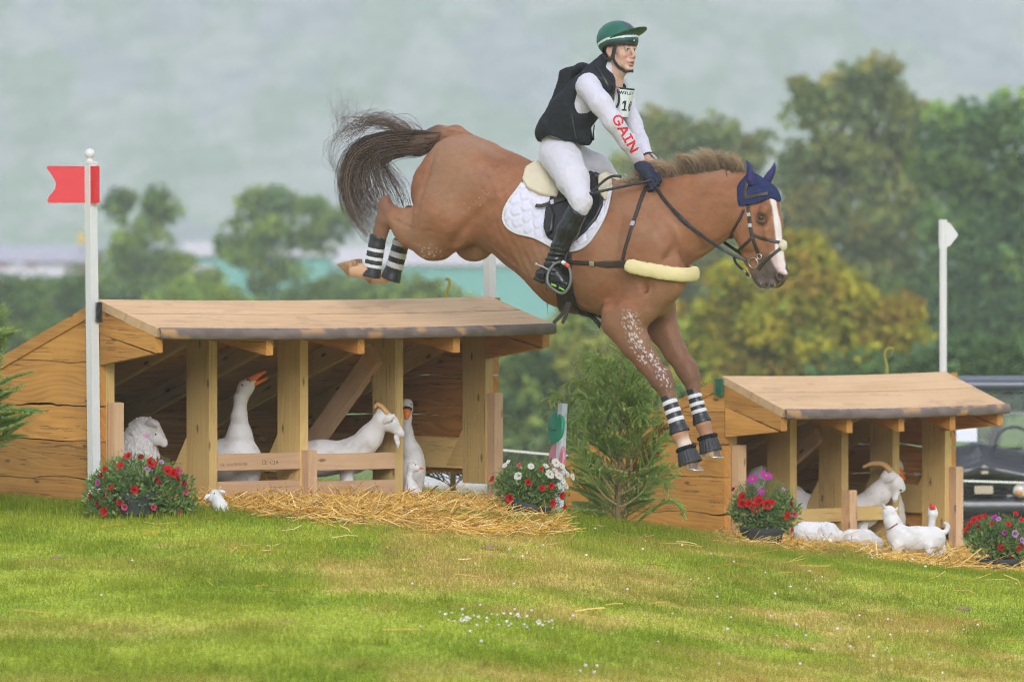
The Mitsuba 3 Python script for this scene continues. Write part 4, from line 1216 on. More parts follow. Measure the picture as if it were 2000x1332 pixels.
fl = [(1887, 1033, "r", "p", 20), (1892, 1026, "r", "p", 16), (1901, 1015, "r", "p", 18), (1912, 1011, "r", "p", 15), (1923, 1007, "r", "p", 12), (1955, 1067, "r", "p", 18), (1991, 1068, "r", "p", 18), (1984, 1003, "r", "p", 14), (1995, 1014, "r", "p", 13), (1970, 1023, "r", "p", 14), (1942, 1009, "m", "p", 15), (1950, 1013, "l", "p", 13), (1962, 1040, "m", "p", 12), (1983, 1042, "l", "p", 18), (1997, 1055, "l", "p", 15), (1936, 1022, "r", "p", 10), (1910, 1028, "d", "p", 10), (1975, 1090, "d", "p", 12)]
flower_pot(k, 1952, 1090, 1126, 92, 37.6, 0, [(1945, 1055, 58, 34, "l"), (1985, 1050, 40, 40, "f"), (1915, 1045, 34, 30, "f"), (1940, 1030, 45, 24, "f"), (1975, 1078, 40, 18, "l")], fl, np.random.default_rng(54), 2400)
# ---------------------------------------------------------------- white animal statues, container, vehicle
STONE = (0.60, 0.59, 0.57)
mat("statue_white", mikit.proc(lambda p, n, uv: mix((0.66, 0.65, 0.645), (0.55, 0.54, 0.51), smoothstep(0.5, 0.75, fbm(p.x * 18, p.y * 18, p.z * 18, 3)))), 0.6, 0.35)
mat("beak_orange", (0.80, 0.19, 0.02), 0.45, 0.4)
mat("beak_red", (0.52, 0.04, 0.03), 0.45, 0.4)
mat("horn_tan", (0.55, 0.33, 0.13), 0.55, 0.3)
mat("eye_black", (0.015, 0.015, 0.015), 0.2, 0.6)
mat("collar_red", (0.17, 0.015, 0.02), 0.5, 0.4)


class Statue:
    """Modelled at distance Y with sizes read off the photograph; third number of a point is metres behind that distance."""
    def __init__(s, key, Y, u0, v0, u1, v1, depth=0.25, h=0.005):
        s.k, s.Y, s.px = key, Y, Y / FPX
        a, b = P(u0, v1, Y), P(u1, v0, Y)
        s.F = Field((a[0], Y - depth, a[2]), (b[0], Y + depth, b[2]), h)

    def p(s, q):
        w = P(q[0], q[1], s.Y)
        return w + np.array([0, q[2] if len(q) > 2 else 0, 0])

    def chain(s, pts, rs, k=10, sc=(1, 1, 1)):
        s.F.chain([s.p(q) for q in pts], [r * s.px for r in rs], k * s.px, sc)

    def ell(s, q, r, k=10, rot=None, sub=False):
        s.F.ell(s.p(q), np.array(r) * s.px, k * s.px, rot, sub)

    def done(s, name="body", m="statue_white", rough=0.0, freq=60, smooth=3, squash=1.0):
        g = s.F.mesh(smooth)
        if rough:
            n = g.vertex_normals
            q = np.asarray(g.vertices) * [freq, freq, freq * squash]
            w = meshkit.fbm(q, 3, 3)
            g.vertices = g.vertices + n * (rough * ((np.abs(w - 0.5) * 3) - 0.5))[:, None]
        return part(s.k, name, g, m, smooth=True)

    def eye(s, q, r=2.2):
        part(s.k, "eye", xform(trimesh.creation.icosphere(2, r * s.px), None, s.p(q)), "eye_black", smooth=True)

    def bit(s, name, pts, rs, m, flat=1.0, n=14, up=(0, 0, 1), sides=12):
        path = spline([s.p(q) for q in pts], n)
        r = np.interp(np.linspace(0, 1, n), np.linspace(0, 1, len(rs)), rs) * s.px
        part(s.k, name, tube(path, r, sides, flat, up), m, smooth=True)


gs = "white animal statues in the shelters"
# sheep looking out, larger shelter
s = Statue(thing("sheep_statue", "white curly sheep statue behind the red petunias inside the larger shelter", "sheep statue", gs), 35.75, 170, 795, 345, 985, 0.22, 0.0055)
s.chain([(215, 905), (265, 895)], [50, 48], 14, (1, 0.8, 1))
s.chain([(258, 885), (276, 848)], [40, 30], 14)
s.ell((283, 838), (27, 24, 25), 12)
for dx in (205, 268):
    for dy in (-0.09, 0.09): s.chain([(dx, 930, dy), (dx, 978, dy)], [12, 9], 8)
s.done("fleece", rough=0.016, freq=48, squash=0.45)
h = Statue(s.k, 35.75, 265, 805, 345, 900, 0.15, 0.0035)
h.chain([(295, 838, -0.03), (305, 852, -0.04), (319, 862, -0.05)], [21, 16, 9], 8, (1, 0.85, 1))
h.chain([(318, 862, -0.05), (322, 867, -0.05)], [8, 6], 4)
h.done("face")
h.bit("ear", [(288, 832, -0.07), (296, 826, -0.10), (310, 833, -0.11)], [5, 8, 3], "statue_white", 0.45, up=(0, 1, 0))
h.eye((306, 847, -0.095), 1.6)
# goose with stretched neck
s = Statue(thing("goose_statue", "tall white goose statue stretching its neck with open orange beak", "goose statue", gs), 35.95, 395, 715, 535, 990, 0.24, 0.0045)
s.chain([(440, 900, 0.03), (468, 905), (470, 955)], [44, 42, 34], 14, (1, 0.85, 1))
s.chain([(468, 880), (468, 850), (467, 815), (470, 780)], [34, 23, 14, 12.5], 12)
s.chain([(471, 775), (480, 757)], [13.5, 15.5], 8); s.chain([(480, 757), (491, 746)], [15, 10.5], 6)
s.done(rough=0.0022, freq=90)
s.bit("beak", [(488, 745), (500, 736), (520, 725)], [11.5, 7.5, 2.6], "beak_orange", 0.75)
s.bit("beak", [(490, 751), (503, 747), (523, 737)], [9.5, 5.0, 2.2], "beak_orange", 0.75)
s.bit("beak_band", [(486.5, 748), (490, 745)], [11.6, 11.0], "eye_black", 0.95, 4)
s.eye((474, 752, -0.042), 2.3)
# goat, larger shelter
s = Statue(thing("goat_statue", "white bearded goat statue behind the rails of the larger shelter", "goat statue", gs), 36.28, 540, 775, 810, 985, 0.24, 0.005)
s.chain([(570, 898, 0.12), (625, 896, 0.12), (690, 893, 0.11)], [34, 33, 33], 14, (1, 0.75, 1))
s.chain([(695, 885, 0.10), (722, 855, 0.05), (745, 822)], [31, 22, 17], 14, (1, 0.85, 1))
s.chain([(748, 818), (762, 826), (780, 844)], [17, 15, 9], 8, (1, 0.85, 1)); s.chain([(781, 845), (785, 849)], [8, 5.5], 3)
s.chain([(748, 812), (744, 800)], [10, 7], 6)
for dx in (585, 677):
    for dy in (-0.07, 0.07): s.chain([(dx, 915, dy + 0.11), (dx, 945, dy + 0.11), (dx - 2, 985, dy + 0.11)], [15, 12, 9], 8)
s.chain([(774, 854), (777, 866), (777, 877)], [5.5, 4, 1.0], 3)
s.done()
s.bit("horn", [(757, 808, -0.03), (747, 796, -0.03), (737, 790, -0.03), (732, 797, -0.03)], [5, 5, 4.5, 3], "horn_tan")
s.bit("horn", [(757, 808, 0.03), (747, 796, 0.035), (738, 791, 0.04), (733, 798, 0.04)], [5, 5, 4, 3], "horn_tan")
s.bit("ear", [(749, 826, -0.05), (760, 816, -0.07), (771, 809, -0.08)], [4, 8, 2], "statue_white", 0.4, up=(0, 1, 0))
s.eye((765, 822, -0.045), 2.0)
s.bit("mouth", [(781, 846, -0.022), (785, 845.5, -0.012), (788, 846, 0)], [1.4, 1.6, 1.2], "eye_black")
# goose standing behind the third post
s = Statue(thing("goose_statue", "white goose statue with bent head half hidden behind the last inner post", "goose statue", gs), 36.95, 760, 765, 850, 1000, 0.2, 0.0045)
s.ell((804, 915, 0.03), (27, 30, 52), 14); s.chain([(800, 920), (806, 965)], [24, 18], 12)
s.chain([(800, 880), (795, 845), (794, 815), (795, 792)], [20, 10, 8.5, 10], 10); s.chain([(795, 790), (798, 797)], [11.5, 9], 5)
s.done(rough=0.0015, freq=90)
s.bit("beak", [(795, 800, -0.02), (795, 809, -0.035), (794.5, 819, -0.045)], [8.5, 7, 3.5], "beak_orange", 0.7)
s.bit("beak_band", [(796, 797, -0.015), (795.5, 801, -0.022)], [9.8, 9.4], "eye_black", 0.9, 4)
s.eye((803, 790, -0.025), 1.8)
# gosling
s = Statue(thing("gosling_statue", "small white gosling statue with orange beak in the straw beside the last inner post", "gosling statue", gs), 36.6, 780, 890, 845, 985, 0.12, 0.0035)
s.chain([(805, 911), (813, 914)], [9.5, 7.5], 4); s.chain([(803, 914), (799, 935), (804, 955)], [7, 6, 11], 6); s.chain([(804, 958), (820, 972)], [16, 12], 8)
s.done()
s.bit("beak", [(816, 913), (821, 914), (828, 915)], [5, 4, 1.8], "beak_orange", 0.6); s.eye((811, 908, -0.022), 1.3)
# little lamb in the straw
s = Statue(thing("lamb_statue", "tiny white lamb statue peeping out of the straw by the first post", "lamb statue", gs), 34.72, 385, 940, 455, 1000, 0.12, 0.0035)
s.chain([(420, 966), (412, 973)], [11, 7], 5); s.chain([(424, 975), (432, 992)], [12, 15], 6); s.done(rough=0.002, freq=140)
s.bit("ear", [(424, 963, -0.01), (431, 960, -0.015), (440, 961, -0.015)], [2.5, 4.5, 2], "statue_white", 0.5, up=(0, 1, 0))
s.bit("ear", [(411, 966, -0.02), (404, 970, -0.03), (400, 975, -0.03)], [2.5, 4, 2], "statue_white", 0.5, up=(0, 1, 0))
s.eye((419, 963, -0.03), 1.5)
# smaller shelter
s = Statue(thing("sheep_statue", "white curly sheep statue behind the magenta cosmos inside the smaller shelter", "sheep statue", gs), 39.7, 1430, 900, 1540, 1060, 0.22, 0.006)
s.ell((1488, 955), (34, 38, 42), 10); s.chain([(1486, 985), (1486, 1020)], [34, 28], 12); s.ell((1487, 930, -0.03), (24, 22, 20), 8)
s.done("fleece", rough=0.014, freq=50, squash=0.5)
s = Statue(thing("goose_statue", "white goose statue seen from behind between the first posts of the smaller shelter", "goose statue", gs), 40.0, 1515, 930, 1625, 1060, 0.22, 0.0055)
s.ell((1552, 985), (25, 30, 38), 12); s.chain([(1560, 990), (1600, 975)], [26, 12], 12, (1, 0.9, 1)); s.chain([(1552, 1000), (1560, 1035)], [24, 20], 10); s.done()
s = Statue(thing("goat_statue", "white goat statue with long curved horns inside the smaller shelter", "goat statue", gs), 39.86, 1605, 890, 1785, 1075, 0.24, 0.0055)
s.chain([(1622, 1010, 0.1), (1660, 1008, 0.1), (1690, 1003, 0.12)], [31, 31, 30], 12, (1, 0.8, 1)); s.chain([(1692, 992, 0.10), (1718, 965, 0.04), (1736, 938)], [28, 21, 16], 12, (1, 0.85, 1))
s.chain([(1738, 936), (1750, 944), (1760, 953)], [16, 14, 9], 8, (1, 0.85, 1)); s.chain([(1732, 930), (1735, 920)], [11, 8], 6)
s.chain([(1750, 962), (1748, 974), (1747, 980)], [7, 5, 2], 5)
for dx in (1630, 1684):
    for dy in (-0.07, 0.07): s.chain([(dx, 1020, dy + 0.11), (dx, 1075, dy + 0.11)], [13, 9], 8)
s.done()
s.bit("horn", [(1738, 922, -0.03), (1728, 909, -0.03), (1712, 904, -0.03), (1698, 906, -0.03), (1684, 913, -0.03)], [5, 5, 4.5, 4, 2.5], "horn_tan")
s.bit("horn", [(1740, 922, 0.03), (1732, 910, 0.04), (1722, 906, 0.05), (1712, 908, 0.06)], [5, 5, 4, 3], "horn_tan")
s.bit("ear", [(1728, 940, -0.06), (1738, 933, -0.08), (1750, 925, -0.09)], [4, 7.5, 2], "statue_white", 0.4, up=(0, 1, 0))
s.bit("mouth", [(1757, 957, -0.03), (1763, 956, -0.012), (1765, 956, 0.01)], [1.4, 1.8, 1.2], "eye_black")
s = Statue(thing("goose_statue", "white goose statue with drooping orange beak behind the curved horned goat", "goose statue", gs), 40.45, 1715, 885, 1790, 1085, 0.2, 0.005)
s.chain([(1752, 908), (1756, 914)], [11, 9], 5); s.chain([(1750, 910), (1746, 950), (1748, 985)], [9, 9, 16], 8); s.ell((1745, 1015), (24, 28, 40), 10); s.chain([(1745, 1030), (1745, 1075)], [18, 12], 8); s.done()
s.bit("beak", [(1755, 915, -0.02), (1760, 926, -0.03), (1766, 937, -0.035)], [8.5, 7, 3], "beak_orange", 0.7)
s = Statue(thing("lamb_statue", "white woolly lamb statue curled asleep on the straw of the smaller shelter", "lamb statue", gs), 38.35, 1535, 1000, 1665, 1085, 0.2, 0.005)
s.chain([(1570, 1040), (1610, 1043)], [22, 24], 10, (1, 0.9, 1)); s.chain([(1622, 1042, -0.04), (1634, 1046, -0.05)], [22, 14], 8); s.ell((1612, 1056, -0.08), (17, 12, 9), 5); s.done(rough=0.006, freq=60, squash=0.7)
s.bit("ear", [(1604, 1043, -0.12), (1598, 1047, -0.13), (1594, 1053, -0.13)], [3, 5, 2], "statue_white", 0.5, up=(0, 1, 0))
s = Statue(thing("resting_animal_statue", "plain white resting animal statue between the sleeping lamb and the kid", "animal statue", gs), 38.5, 1640, 1015, 1730, 1090, 0.2, 0.005)
s.chain([(1662, 1052), (1690, 1053)], [19, 20], 8, (1, 0.85, 1)); s.chain([(1692, 1056), (1712, 1062)], [18, 14], 8); s.done()
# kid with red collar
s = Statue(thing("kid_statue", "white kid goat statue with red collar standing in the straw", "kid statue", gs), 38.2, 1700, 965, 1870, 1105, 0.2, 0.0042)
s.chain([(1757, 1051), (1790, 1053), (1822, 1052)], [23, 23, 25], 12, (1, 0.85, 1))
s.chain([(1752, 1040), (1742, 1018), (1736, 1003)], [19, 14, 12], 10); s.chain([(1737, 1000, 0.01), (1733, 1012, 0.06)], [12, 8], 8)
for dx, x2, dy in ((1752, 1750, -0.05), (1760, 1757, 0.06), (1815, 1812, -0.05), (1832, 1836, 0.055)): s.chain([(dx, 1065, dy), (x2, 1102, dy)], [11, 8], 7)
s.done()
s.bit("ear", [(1731, 997), (1727, 990, -0.01), (1724, 984, -0.01)], [3.5, 5, 2], "statue_white", 0.6)
s.bit("ear", [(1744, 999), (1750, 995, -0.01), (1753, 990, -0.01)], [3.5, 4.5, 2], "statue_white", 0.6)
s.bit("tail", [(1839, 1040), (1848, 1037), (1851, 1028), (1843, 1021)], [6, 5.5, 5, 2.5], "statue_white")
c0, c1 = s.p((1733, 1034)), s.p((1757, 1018))
cc = (c0 + c1) / 2; axx = (c1 - c0) / 2
ring = [cc + axx * 1.04 * math.cos(q) + np.array([0, 1, 0]) * 0.053 * math.sin(q) for q in np.linspace(0, 2 * np.pi, 26)]
part(s.k, "collar", tube(ring, 0.0055, 8), "collar_red", smooth=True)
s = Statue(thing("goose_statue", "white goose statue with raised red beak behind the kid", "goose statue", gs), 38.75, 1785, 970, 1860, 1110, 0.18, 0.0045)
s.chain([(1822, 1002), (1821, 995)], [10.5, 8.5], 4); s.chain([(1821, 1006), (1819, 1035), (1822, 1055)], [7, 7, 14], 6); s.ell((1824, 1075), (24, 26, 26), 10); s.done()
s.bit("beak", [(1821, 994, -0.015), (1820.5, 988, -0.02), (1820, 982, -0.02)], [6.5, 5.5, 3], "beak_red", 0.8)

# white container glimpsed under the far end
wc = thing("water_container", "white plastic container glimpsed beyond the far end of the larger shelter", "container")
q = P(868, 948, 40.6)
f = Field(q - [0.36, 0.2, 0.16], q + [0.36, 0.2, 0.16], 0.009)
f.ell(q + [-0.12, 0, 0], (0.2, 0.14, 0.085), 0.05); f.ell(q + [0.13, 0, 0], (0.2, 0.14, 0.085), 0.05); f.cone(q + [-0.2, 0, -0.03], q + [0.2, 0, -0.03], 0.1, 0.1, 0.05)
part(wc, "tank", f.mesh(), "white_paint", smooth=True)
part(wc, "cap", lathe([(0.0, 0.03), (0.035, 0.03), (0.04, 0.0), (0.04, -0.03)], 20, q + [0.1, 0, 0.10]), "black_rubber", smooth=40)

# ---- dark utility vehicle
mat("vehicle_body", (0.028, 0.03, 0.036), 0.28, 0.5, clearcoat=0.6)
mat("vehicle_roof", (0.05, 0.06, 0.085), 0.3, 0.5, clearcoat=0.5)
mat("vehicle_trim", (0.018, 0.018, 0.02), 0.7, 0.3)
mat("lamp_lens", (0.55, 0.50, 0.46), 0.15, 0.6)
mat("lamp_amber", (0.55, 0.20, 0.06), 0.25, 0.6)
mat("plate_beige", (0.42, 0.35, 0.27), 0.5, 0.4)
mat("paper_white", (0.68, 0.69, 0.76), 0.7, 0.2)
mat("tyre", (0.02, 0.02, 0.021), 0.85, 0.2)
scene["glass_pane"] = {"type": "thindielectric", "int_ior": 1.5}
uv_ = thing("utility_vehicle", "dark open utility buggy with windscreen parked at the right edge behind the smaller shelter", "buggy")
YV = 47.0
vx = lambda u, v, dy=0: P(u, v, YV) + np.array([0, dy, 0])
pxv = YV / FPX
c = vx(1914, 748)
f = Field(c - [0.80, 0.1, 0.16], c + [0.80, 1.45, 0.16], 0.016)
for dy in np.linspace(0.05, 1.3, 8): f.cone(c + [-0.62, dy, -0.02], c + [0.62, dy, -0.02], 0.05, 0.05, 0.06)
part(uv_, "roof", f.mesh(), "vehicle_roof", smooth=True)
for sx in (-1, 1):
    x = c[0] + sx * 0.60
    part(uv_, "pillar", tube([[x + sx * 0.03, YV - 0.28, vx(0, 868)[2]], [x, YV + 0.08, c[2] - 0.03]], 0.026, 10), "vehicle_trim", smooth=40)
    part(uv_, "pillar", tube([[x, YV + 1.3, vx(0, 900)[2]], [x, YV + 1.28, c[2] - 0.03]], 0.026, 10), "vehicle_trim", smooth=40)
a0, a1 = vx(1768, 866, -0.27), vx(2060, 866, -0.27); b0, b1 = vx(1772, 757, 0.07), vx(2056, 757, 0.07)
part(uv_, "windscreen", trimesh.Trimesh(np.array([a0, a1, b1, b0]), [[0, 1, 2], [0, 2, 3]], process=False), "glass_pane")
part(uv_, "hand_rail", tube([vx(1775, 812, 0.75), vx(2056, 813, 0.75)], 0.012, 8), "white_paint", smooth=40)
part(uv_, "paper_sheet", box(vx(1885, 846, -0.16), [0.165, 0, 0], [0, 0.004, 0], [0, 0.03, 0.125]), "paper_white")
# seat back and steering wheel inside
f = Field(vx(1775, 960, 0.5), vx(2055, 820, 1.05), 0.016)
f.cone(vx(1800, 905, 0.8), vx(2030, 905, 0.8), 0.10, 0.10, 0.05, (1, 0.6, 1)); f.cone(vx(1800, 935, 0.7), vx(2030, 935, 0.7), 0.09, 0.09, 0.05)
part(uv_, "seat", f.mesh(), "vehicle_trim", smooth=True)
wr = vx(1985, 868, 0.15)
part(uv_, "steering_wheel", tube([wr + np.array([0.15 * math.cos(q), 0.06 * math.sin(q), 0.13 * math.sin(q)]) for q in np.linspace(0, 6.29, 24)], 0.013, 8), "vehicle_trim", smooth=True)
# bonnet
f = Field(vx(1745, 1030, -0.75), vx(2085, 850, 0.35), 0.014)
for i in range(7):
    t = i / 6
    y_ = -0.5 + 0.6 * t; v_ = 912 - 30 * t - 6 * math.sin(math.pi * t); hw = 115 + 8 * t
    f.cone(vx(1912 - hw + 30, v_ + 14, y_), vx(1912, v_ - 2, y_), 0.055, 0.06, 0.06); f.cone(vx(1912 + hw - 30, v_ + 14, y_), vx(1912, v_ - 2, y_), 0.055, 0.06, 0.06)
f.cone(vx(1800, 935, -0.42), vx(2024, 935, -0.42), 0.10, 0.10, 0.05, (1, 0.8, 1)); f.cone(vx(1800, 985, -0.42), vx(2024, 985, -0.42), 0.09, 0.09, 0.05, (1, 0.8, 1))
f.cone(vx(1812, 900, -0.42), vx(1818, 890, 0.1), 0.06, 0.06, 0.04); f.cone(vx(2012, 900, -0.42), vx(2006, 890, 0.1), 0.06, 0.06, 0.04)
for u_ in (1844, 1980): f.ell(vx(u_, 953, -0.52), (0.10, 0.07, 0.085), 0.02, None, True)
f.ell(vx(1912, 950, -0.53), (0.20, 0.055, 0.07), 0.02, None, True)
part(uv_, "bonnet", f.mesh(), "vehicle_body", smooth=True)
for i in range(4): part(uv_, "grille_bar", tube([vx(1868, 938 + 8 * i, -0.50), vx(1956, 938 + 8 * i, -0.50)], 0.008, 6), "vehicle_trim")
part(uv_, "number_plate", box(vx(1911, 951, -0.535), [0.145, 0, 0], [0, 0.008, 0], [0, 0, 0.062]), "plate_beige")
part(uv_, "badge", box(vx(1912, 917, -0.575), [0.055, 0, 0], [0, 0.008, 0], [0, 0, 0.022]), "plate_beige")
for u_ in (1844, 1980):
    hl = put(uv_ + "__headlight", mikit.ply(xform(trimesh.creation.icosphere(3, 1.0), np.diag([0.06, 0.035, 0.055]), vx(u_ + 3, 953, -0.475)), "lamp_lens", smooth=True))
    part(hl, "indicator", xform(trimesh.creation.icosphere(2, 1.0), np.diag([0.028, 0.02, 0.022]), vx(u_ - 1, 958, -0.515)), "lamp_amber", smooth=True)
part(uv_, "bumper", tube([vx(1790, 1012, -0.45), vx(1830, 1014, -0.55), vx(1994, 1014, -0.55), vx(2034, 1012, -0.45)], 0.035, 12), "vehicle_trim", smooth=True)
f = Field(vx(1790, 1090, -0.4), vx(2035, 985, 1.6), 0.02)
f.cone(vx(1835, 1030, -0.2), vx(1835, 1030, 1.4), 0.13, 0.13, 0.05); f.cone(vx(1990, 1030, -0.2), vx(1990, 1030, 1.4), 0.13, 0.13, 0.05); f.cone(vx(1912, 1030, -0.2), vx(1912, 1030, 1.4), 0.13, 0.13, 0.06)
part(uv_, "chassis", f.mesh(), "vehicle_trim", smooth=True)
for u_ in (1800, 2026):
    for dy in (-0.2, 1.2):
        w0 = vx(u_, 1060, dy); w0[2] = float(ground_z(w0[0], w0[1])) + 0.25
        wl = part(uv_, "wheel", xform(lathe([(0.16, -0.1), (0.22, -0.11), (0.255, -0.08), (0.26, 0.0), (0.255, 0.08), (0.22, 0.11), (0.16, 0.1)], 32), np.array([[0, 0, 1], [0, 1, 0], [-1, 0, 0]]), w0), "tyre", smooth=40)
        part(wl, "hub", xform(lathe([(0.0, -0.07), (0.15, -0.08), (0.16, -0.05), (0.16, 0.05), (0.15, 0.08), (0.0, 0.07)], 24), np.array([[0, 0, 1], [0, 1, 0], [-1, 0, 0]]), w0), "metal", smooth=40)
# ---------------------------------------------------------------- the horse
HT = math.radians(28)
HF, HL_ = np.array([math.cos(HT), -math.sin(HT), 0]), np.array([math.sin(HT), math.cos(HT), 0])
HREF = P(1100, 480, 35.2); HREF[2] = 0.0
HM = np.array([HF, HL_, [0, 0, 1.0]])


def H(u, v, w=0.0):
    """Point of the horse's own frame (forward, leftward, up), measured in side view at leftward offset w."""
    q = (u - 1000) / FPX
    f = (q * (HREF[1] + w * HL_[1]) - HREF[0] - w * HL_[0]) / (HF[0] - q * HF[1])
    Y = HREF[1] + f * HF[1] + w * HL_[1]
    return np.array([f, w, P(u, v, Y)[2]])


def toW(x): return HREF + np.asarray(x) @ HM


def W(u, v, w=0.0): return toW(H(u, v, w))


PX = 35.2 / FPX
SIDE = (1, 1, 1)


class Body(Field):
    def c(s, pts, rs, k=12, sc=(1, 1, 1)):
        s.chain([H(*q) for q in pts], [r * PX for r in rs], k * PX, sc)

    def e(s, q, r, k=12, sub=False, rot=None): s.ell(H(*q), np.array(r) * PX, k * PX, rot, sub)

    def world(s, smooth=3):
        m = s.mesh(smooth)
        return m, xform_local(m)


def xform_local(m): return trimesh.Trimesh(toW(m.vertices), m.faces, process=False)


def roty(deg):
    a = math.radians(deg); c, s = math.cos(a), math.sin(a)
    return np.array([[c, 0, -s], [0, 1, 0], [s, 0, c]])


hb = Body(H(640, 960, 0) * [1, 0, 1] - [0.05, 0.42, 0], H(1575, 235, 0) * [1, 0, 1] + [0.0, 0.42, 0], 0.0085)
# trunk
hb.c([(890, 366), (975, 394), (1052, 441), (1125, 489), (1195, 499)], [82, 90, 97, 113, 116], 20, (1, 0.82, 1))
hb.c([(1195, 500), (1262, 512)], [110, 80], 20, (1, 0.80, 1))
hb.c([(905, 345), (870, 375)], [84, 68], 20, (1, 0.95, 1))
hb.c([(960, 300), (1020, 350), (1090, 390), (1180, 395), (1225, 400)], [14, 22, 30, 30, 30], 30, (1, 0.7, 1))
hb.e((925, 482, 0.03), (40, 26, 30), 14)                                     # sheath and flank
# neck
hb.c([(1240, 462), (1335, 428), (1400, 402), (1448, 388)], [97, 75, 57, 44], 22, (1, 0.5, 1))
hb.c([(1200, 400), (1270, 398), (1340, 374), (1410, 360), (1455, 360)], [30, 24, 18, 16, 18], 20, (1, 0.7, 1))
# shoulders and breast
for s in (-1, 1):
    hb.c([(1215, 420, 0.12 * s), (1262, 490, 0.19 * s), (1300, 540, 0.16 * s)], [45, 50, 34], 30, (1, 0.55, 1))
    hb.c([(1300, 545, 0.15 * s), (1235, 610, 0.17 * s)], [40, 42], 18, (1, 0.8, 1))
    hb.c([(1300, 560, 0.075 * s), (1285, 592, 0.08 * s)], [32, 26], 9)
    hb.c([(915, 350, 0.13 * s), (872, 425, 0.17 * s)], [66, 66], 22, (1, 0.75, 1))
# near foreleg, far foreleg
NF = [(1217, 630, -0.16), (1240, 670, -0.155), (1265, 706, -0.15), (1290, 741, -0.15), (1305, 772, -0.15), (1324, 838, -0.15)]
hb.c(NF, [41, 30, 23, 20.5, 13, 12], 9, (1, 0.85, 1)); hb.c([(1293, 735, -0.15), (1298, 750, -0.15)], [20, 19], 6)
hb.c([(1197, 610, -0.18), (1192, 634, -0.17)], [22, 16], 9); hb.c([(1236, 640, -0.19), (1262, 690, -0.175)], [22, 13], 8)
hb.c([(1322, 832, -0.15), (1328, 849, -0.15), (1338, 870, -0.15), (1347, 892, -0.15)], [13, 15.5, 12, 16], 7)
FF = [(1283, 610, 0.15), (1296, 645, 0.14), (1319, 687, 0.14), (1342, 724, 0.14), (1353, 752, 0.14), (1370, 818, 0.14)]
hb.c(FF, [40, 29, 22, 19.5, 13, 11.5], 9, (1, 0.85, 1)); hb.c([(1343, 718, 0.14), (1349, 736, 0.14)], [19, 18.5], 6)
hb.c([(1305, 640, 0.11), (1325, 690, 0.115)], [17, 11], 8)
hb.c([(1368, 814, 0.14), (1374, 829, 0.14), (1380, 848, 0.14), (1388, 868, 0.14)], [12, 14.5, 11.5, 15], 7)
# hind legs folded back
NHW = -0.14
hb.c([(868, 430, -0.15), (845, 462, -0.16)], [66, 45], 20, (1, 0.75, 1))
hb.c([(848, 462, -0.15), (805, 446, NHW), (768, 424, NHW)], [46, 36, 21], 12, (1, 0.7, 1))
hb.c([(768, 424, NHW), (751, 400, NHW)], [18, 13], 8); hb.c([(753, 393, NHW), (751, 430, NHW), (744, 452, NHW)], [11, 16.5, 14], 6)
hb.c([(744, 450, NHW), (736, 490, NHW), (726, 528, NHW)], [14, 12, 15], 6); hb.c([(726, 529, NHW), (708, 530, NHW), (692, 527, NHW)], [16, 14, 16], 6)
FHW = 0.13
hb.c([(868, 430, 0.15), (850, 465, 0.15)], [64, 44], 20, (1, 0.75, 1)); hb.c([(850, 465, 0.14), (822, 452, FHW), (800, 436, FHW)], [42, 32, 20], 12, (1, 0.7, 1))
hb.c([(800, 412, FHW), (796, 445, FHW), (786, 480, FHW), (768, 532, FHW)], [12, 16, 12, 14], 6); hb.c([(768, 534, FHW), (748, 541, FHW), (735, 540, FHW)], [15, 13, 14], 6)
# head
hb.c([(1466, 372), (1484, 398), (1494, 440), (1504, 490), (1513, 525), (1516, 541)], [30, 37, 34, 27, 22, 20], 10, (1, 0.62, 1))
for s in (-1, 1):
    hb.c([(1456, 425, 0.045 * s), (1466, 462, 0.045 * s)], [36, 30], 10, (1, 0.5, 1))
    hb.c([(1495, 408, 0.075 * s), (1488, 428, 0.082 * s)], [10, 8], 8)       # brow ridge
    hb.c([(1494, 452, 0.058 * s), (1500, 476, 0.05 * s)], [6, 4], 6)         # facial crest
    hb.e((1526, 537, 0.045 * s), (13, 11, 14), 6)                            # nostril wing
hb.c([(1463, 460), (1474, 500), (1488, 536), (1490, 546)], [28, 23, 18, 14], 9, (1, 0.55, 1))
hb.e((1491, 552, 0), (13, 15, 11), 5)
hb.e((1510, 553, 0), (15, 19, 9), 5)
for s in (-1, 1):
    hb.e((1527, 540, 0.070 * s), (7.5, 6, 9), 3, True)                        # nostril
    hb.e((1487, 426, 0.100 * s), (10, 6, 7), 4, True)                         # eye socket
# grooves: jugular, behind the shoulder, stifle fold, breast
hb.c_ = None
for (a, b, r) in (((1350, 462, -0.165), (1300, 508, -0.235), 4), ((885, 480, -0.26), (905, 440, -0.30), 8), ((1270, 590, -0.17), (1258, 556, -0.262), 4), ((1200, 580, -0.325), (1218, 470, -0.33), 6), ((1300, 604, 0.0), (1312, 560, -0.02), 7)):
    hb.cone(H(*a), H(*b), r * PX, r * PX * 0.6, 18 * PX, sub=True)
hm = hb.mesh(4)
v = np.asarray(hm.vertices)
leg_ = np.clip((v[:, 2] - H(1200, 660)[2]) / 0.12, 0.25, 1)                 # muscle and rib relief
rel = 0.010 * (meshkit.fbm(v * [6.5, 6, 9], 3, 31) - 0.5) + 0.0045 * (meshkit.fbm(v * [17, 14, 17], 3, 33) - 0.5)
bar = np.exp(-((v[:, 0] - H(1060, 470)[0]) / 0.30) ** 2) * (np.abs(v[:, 1]) > 0.15)
rel = rel + 0.0016 * bar * np.sin((v[:, 0] + 0.45 * v[:, 2]) * 105)
hm.vertices = v + hm.vertex_normals * (rel * leg_)[:, None]
v = np.asarray(hm.vertices)
nz = meshkit.fbm(v * [7, 7, 7], 3, 1) - 0.5
hw = xform_local(hm)
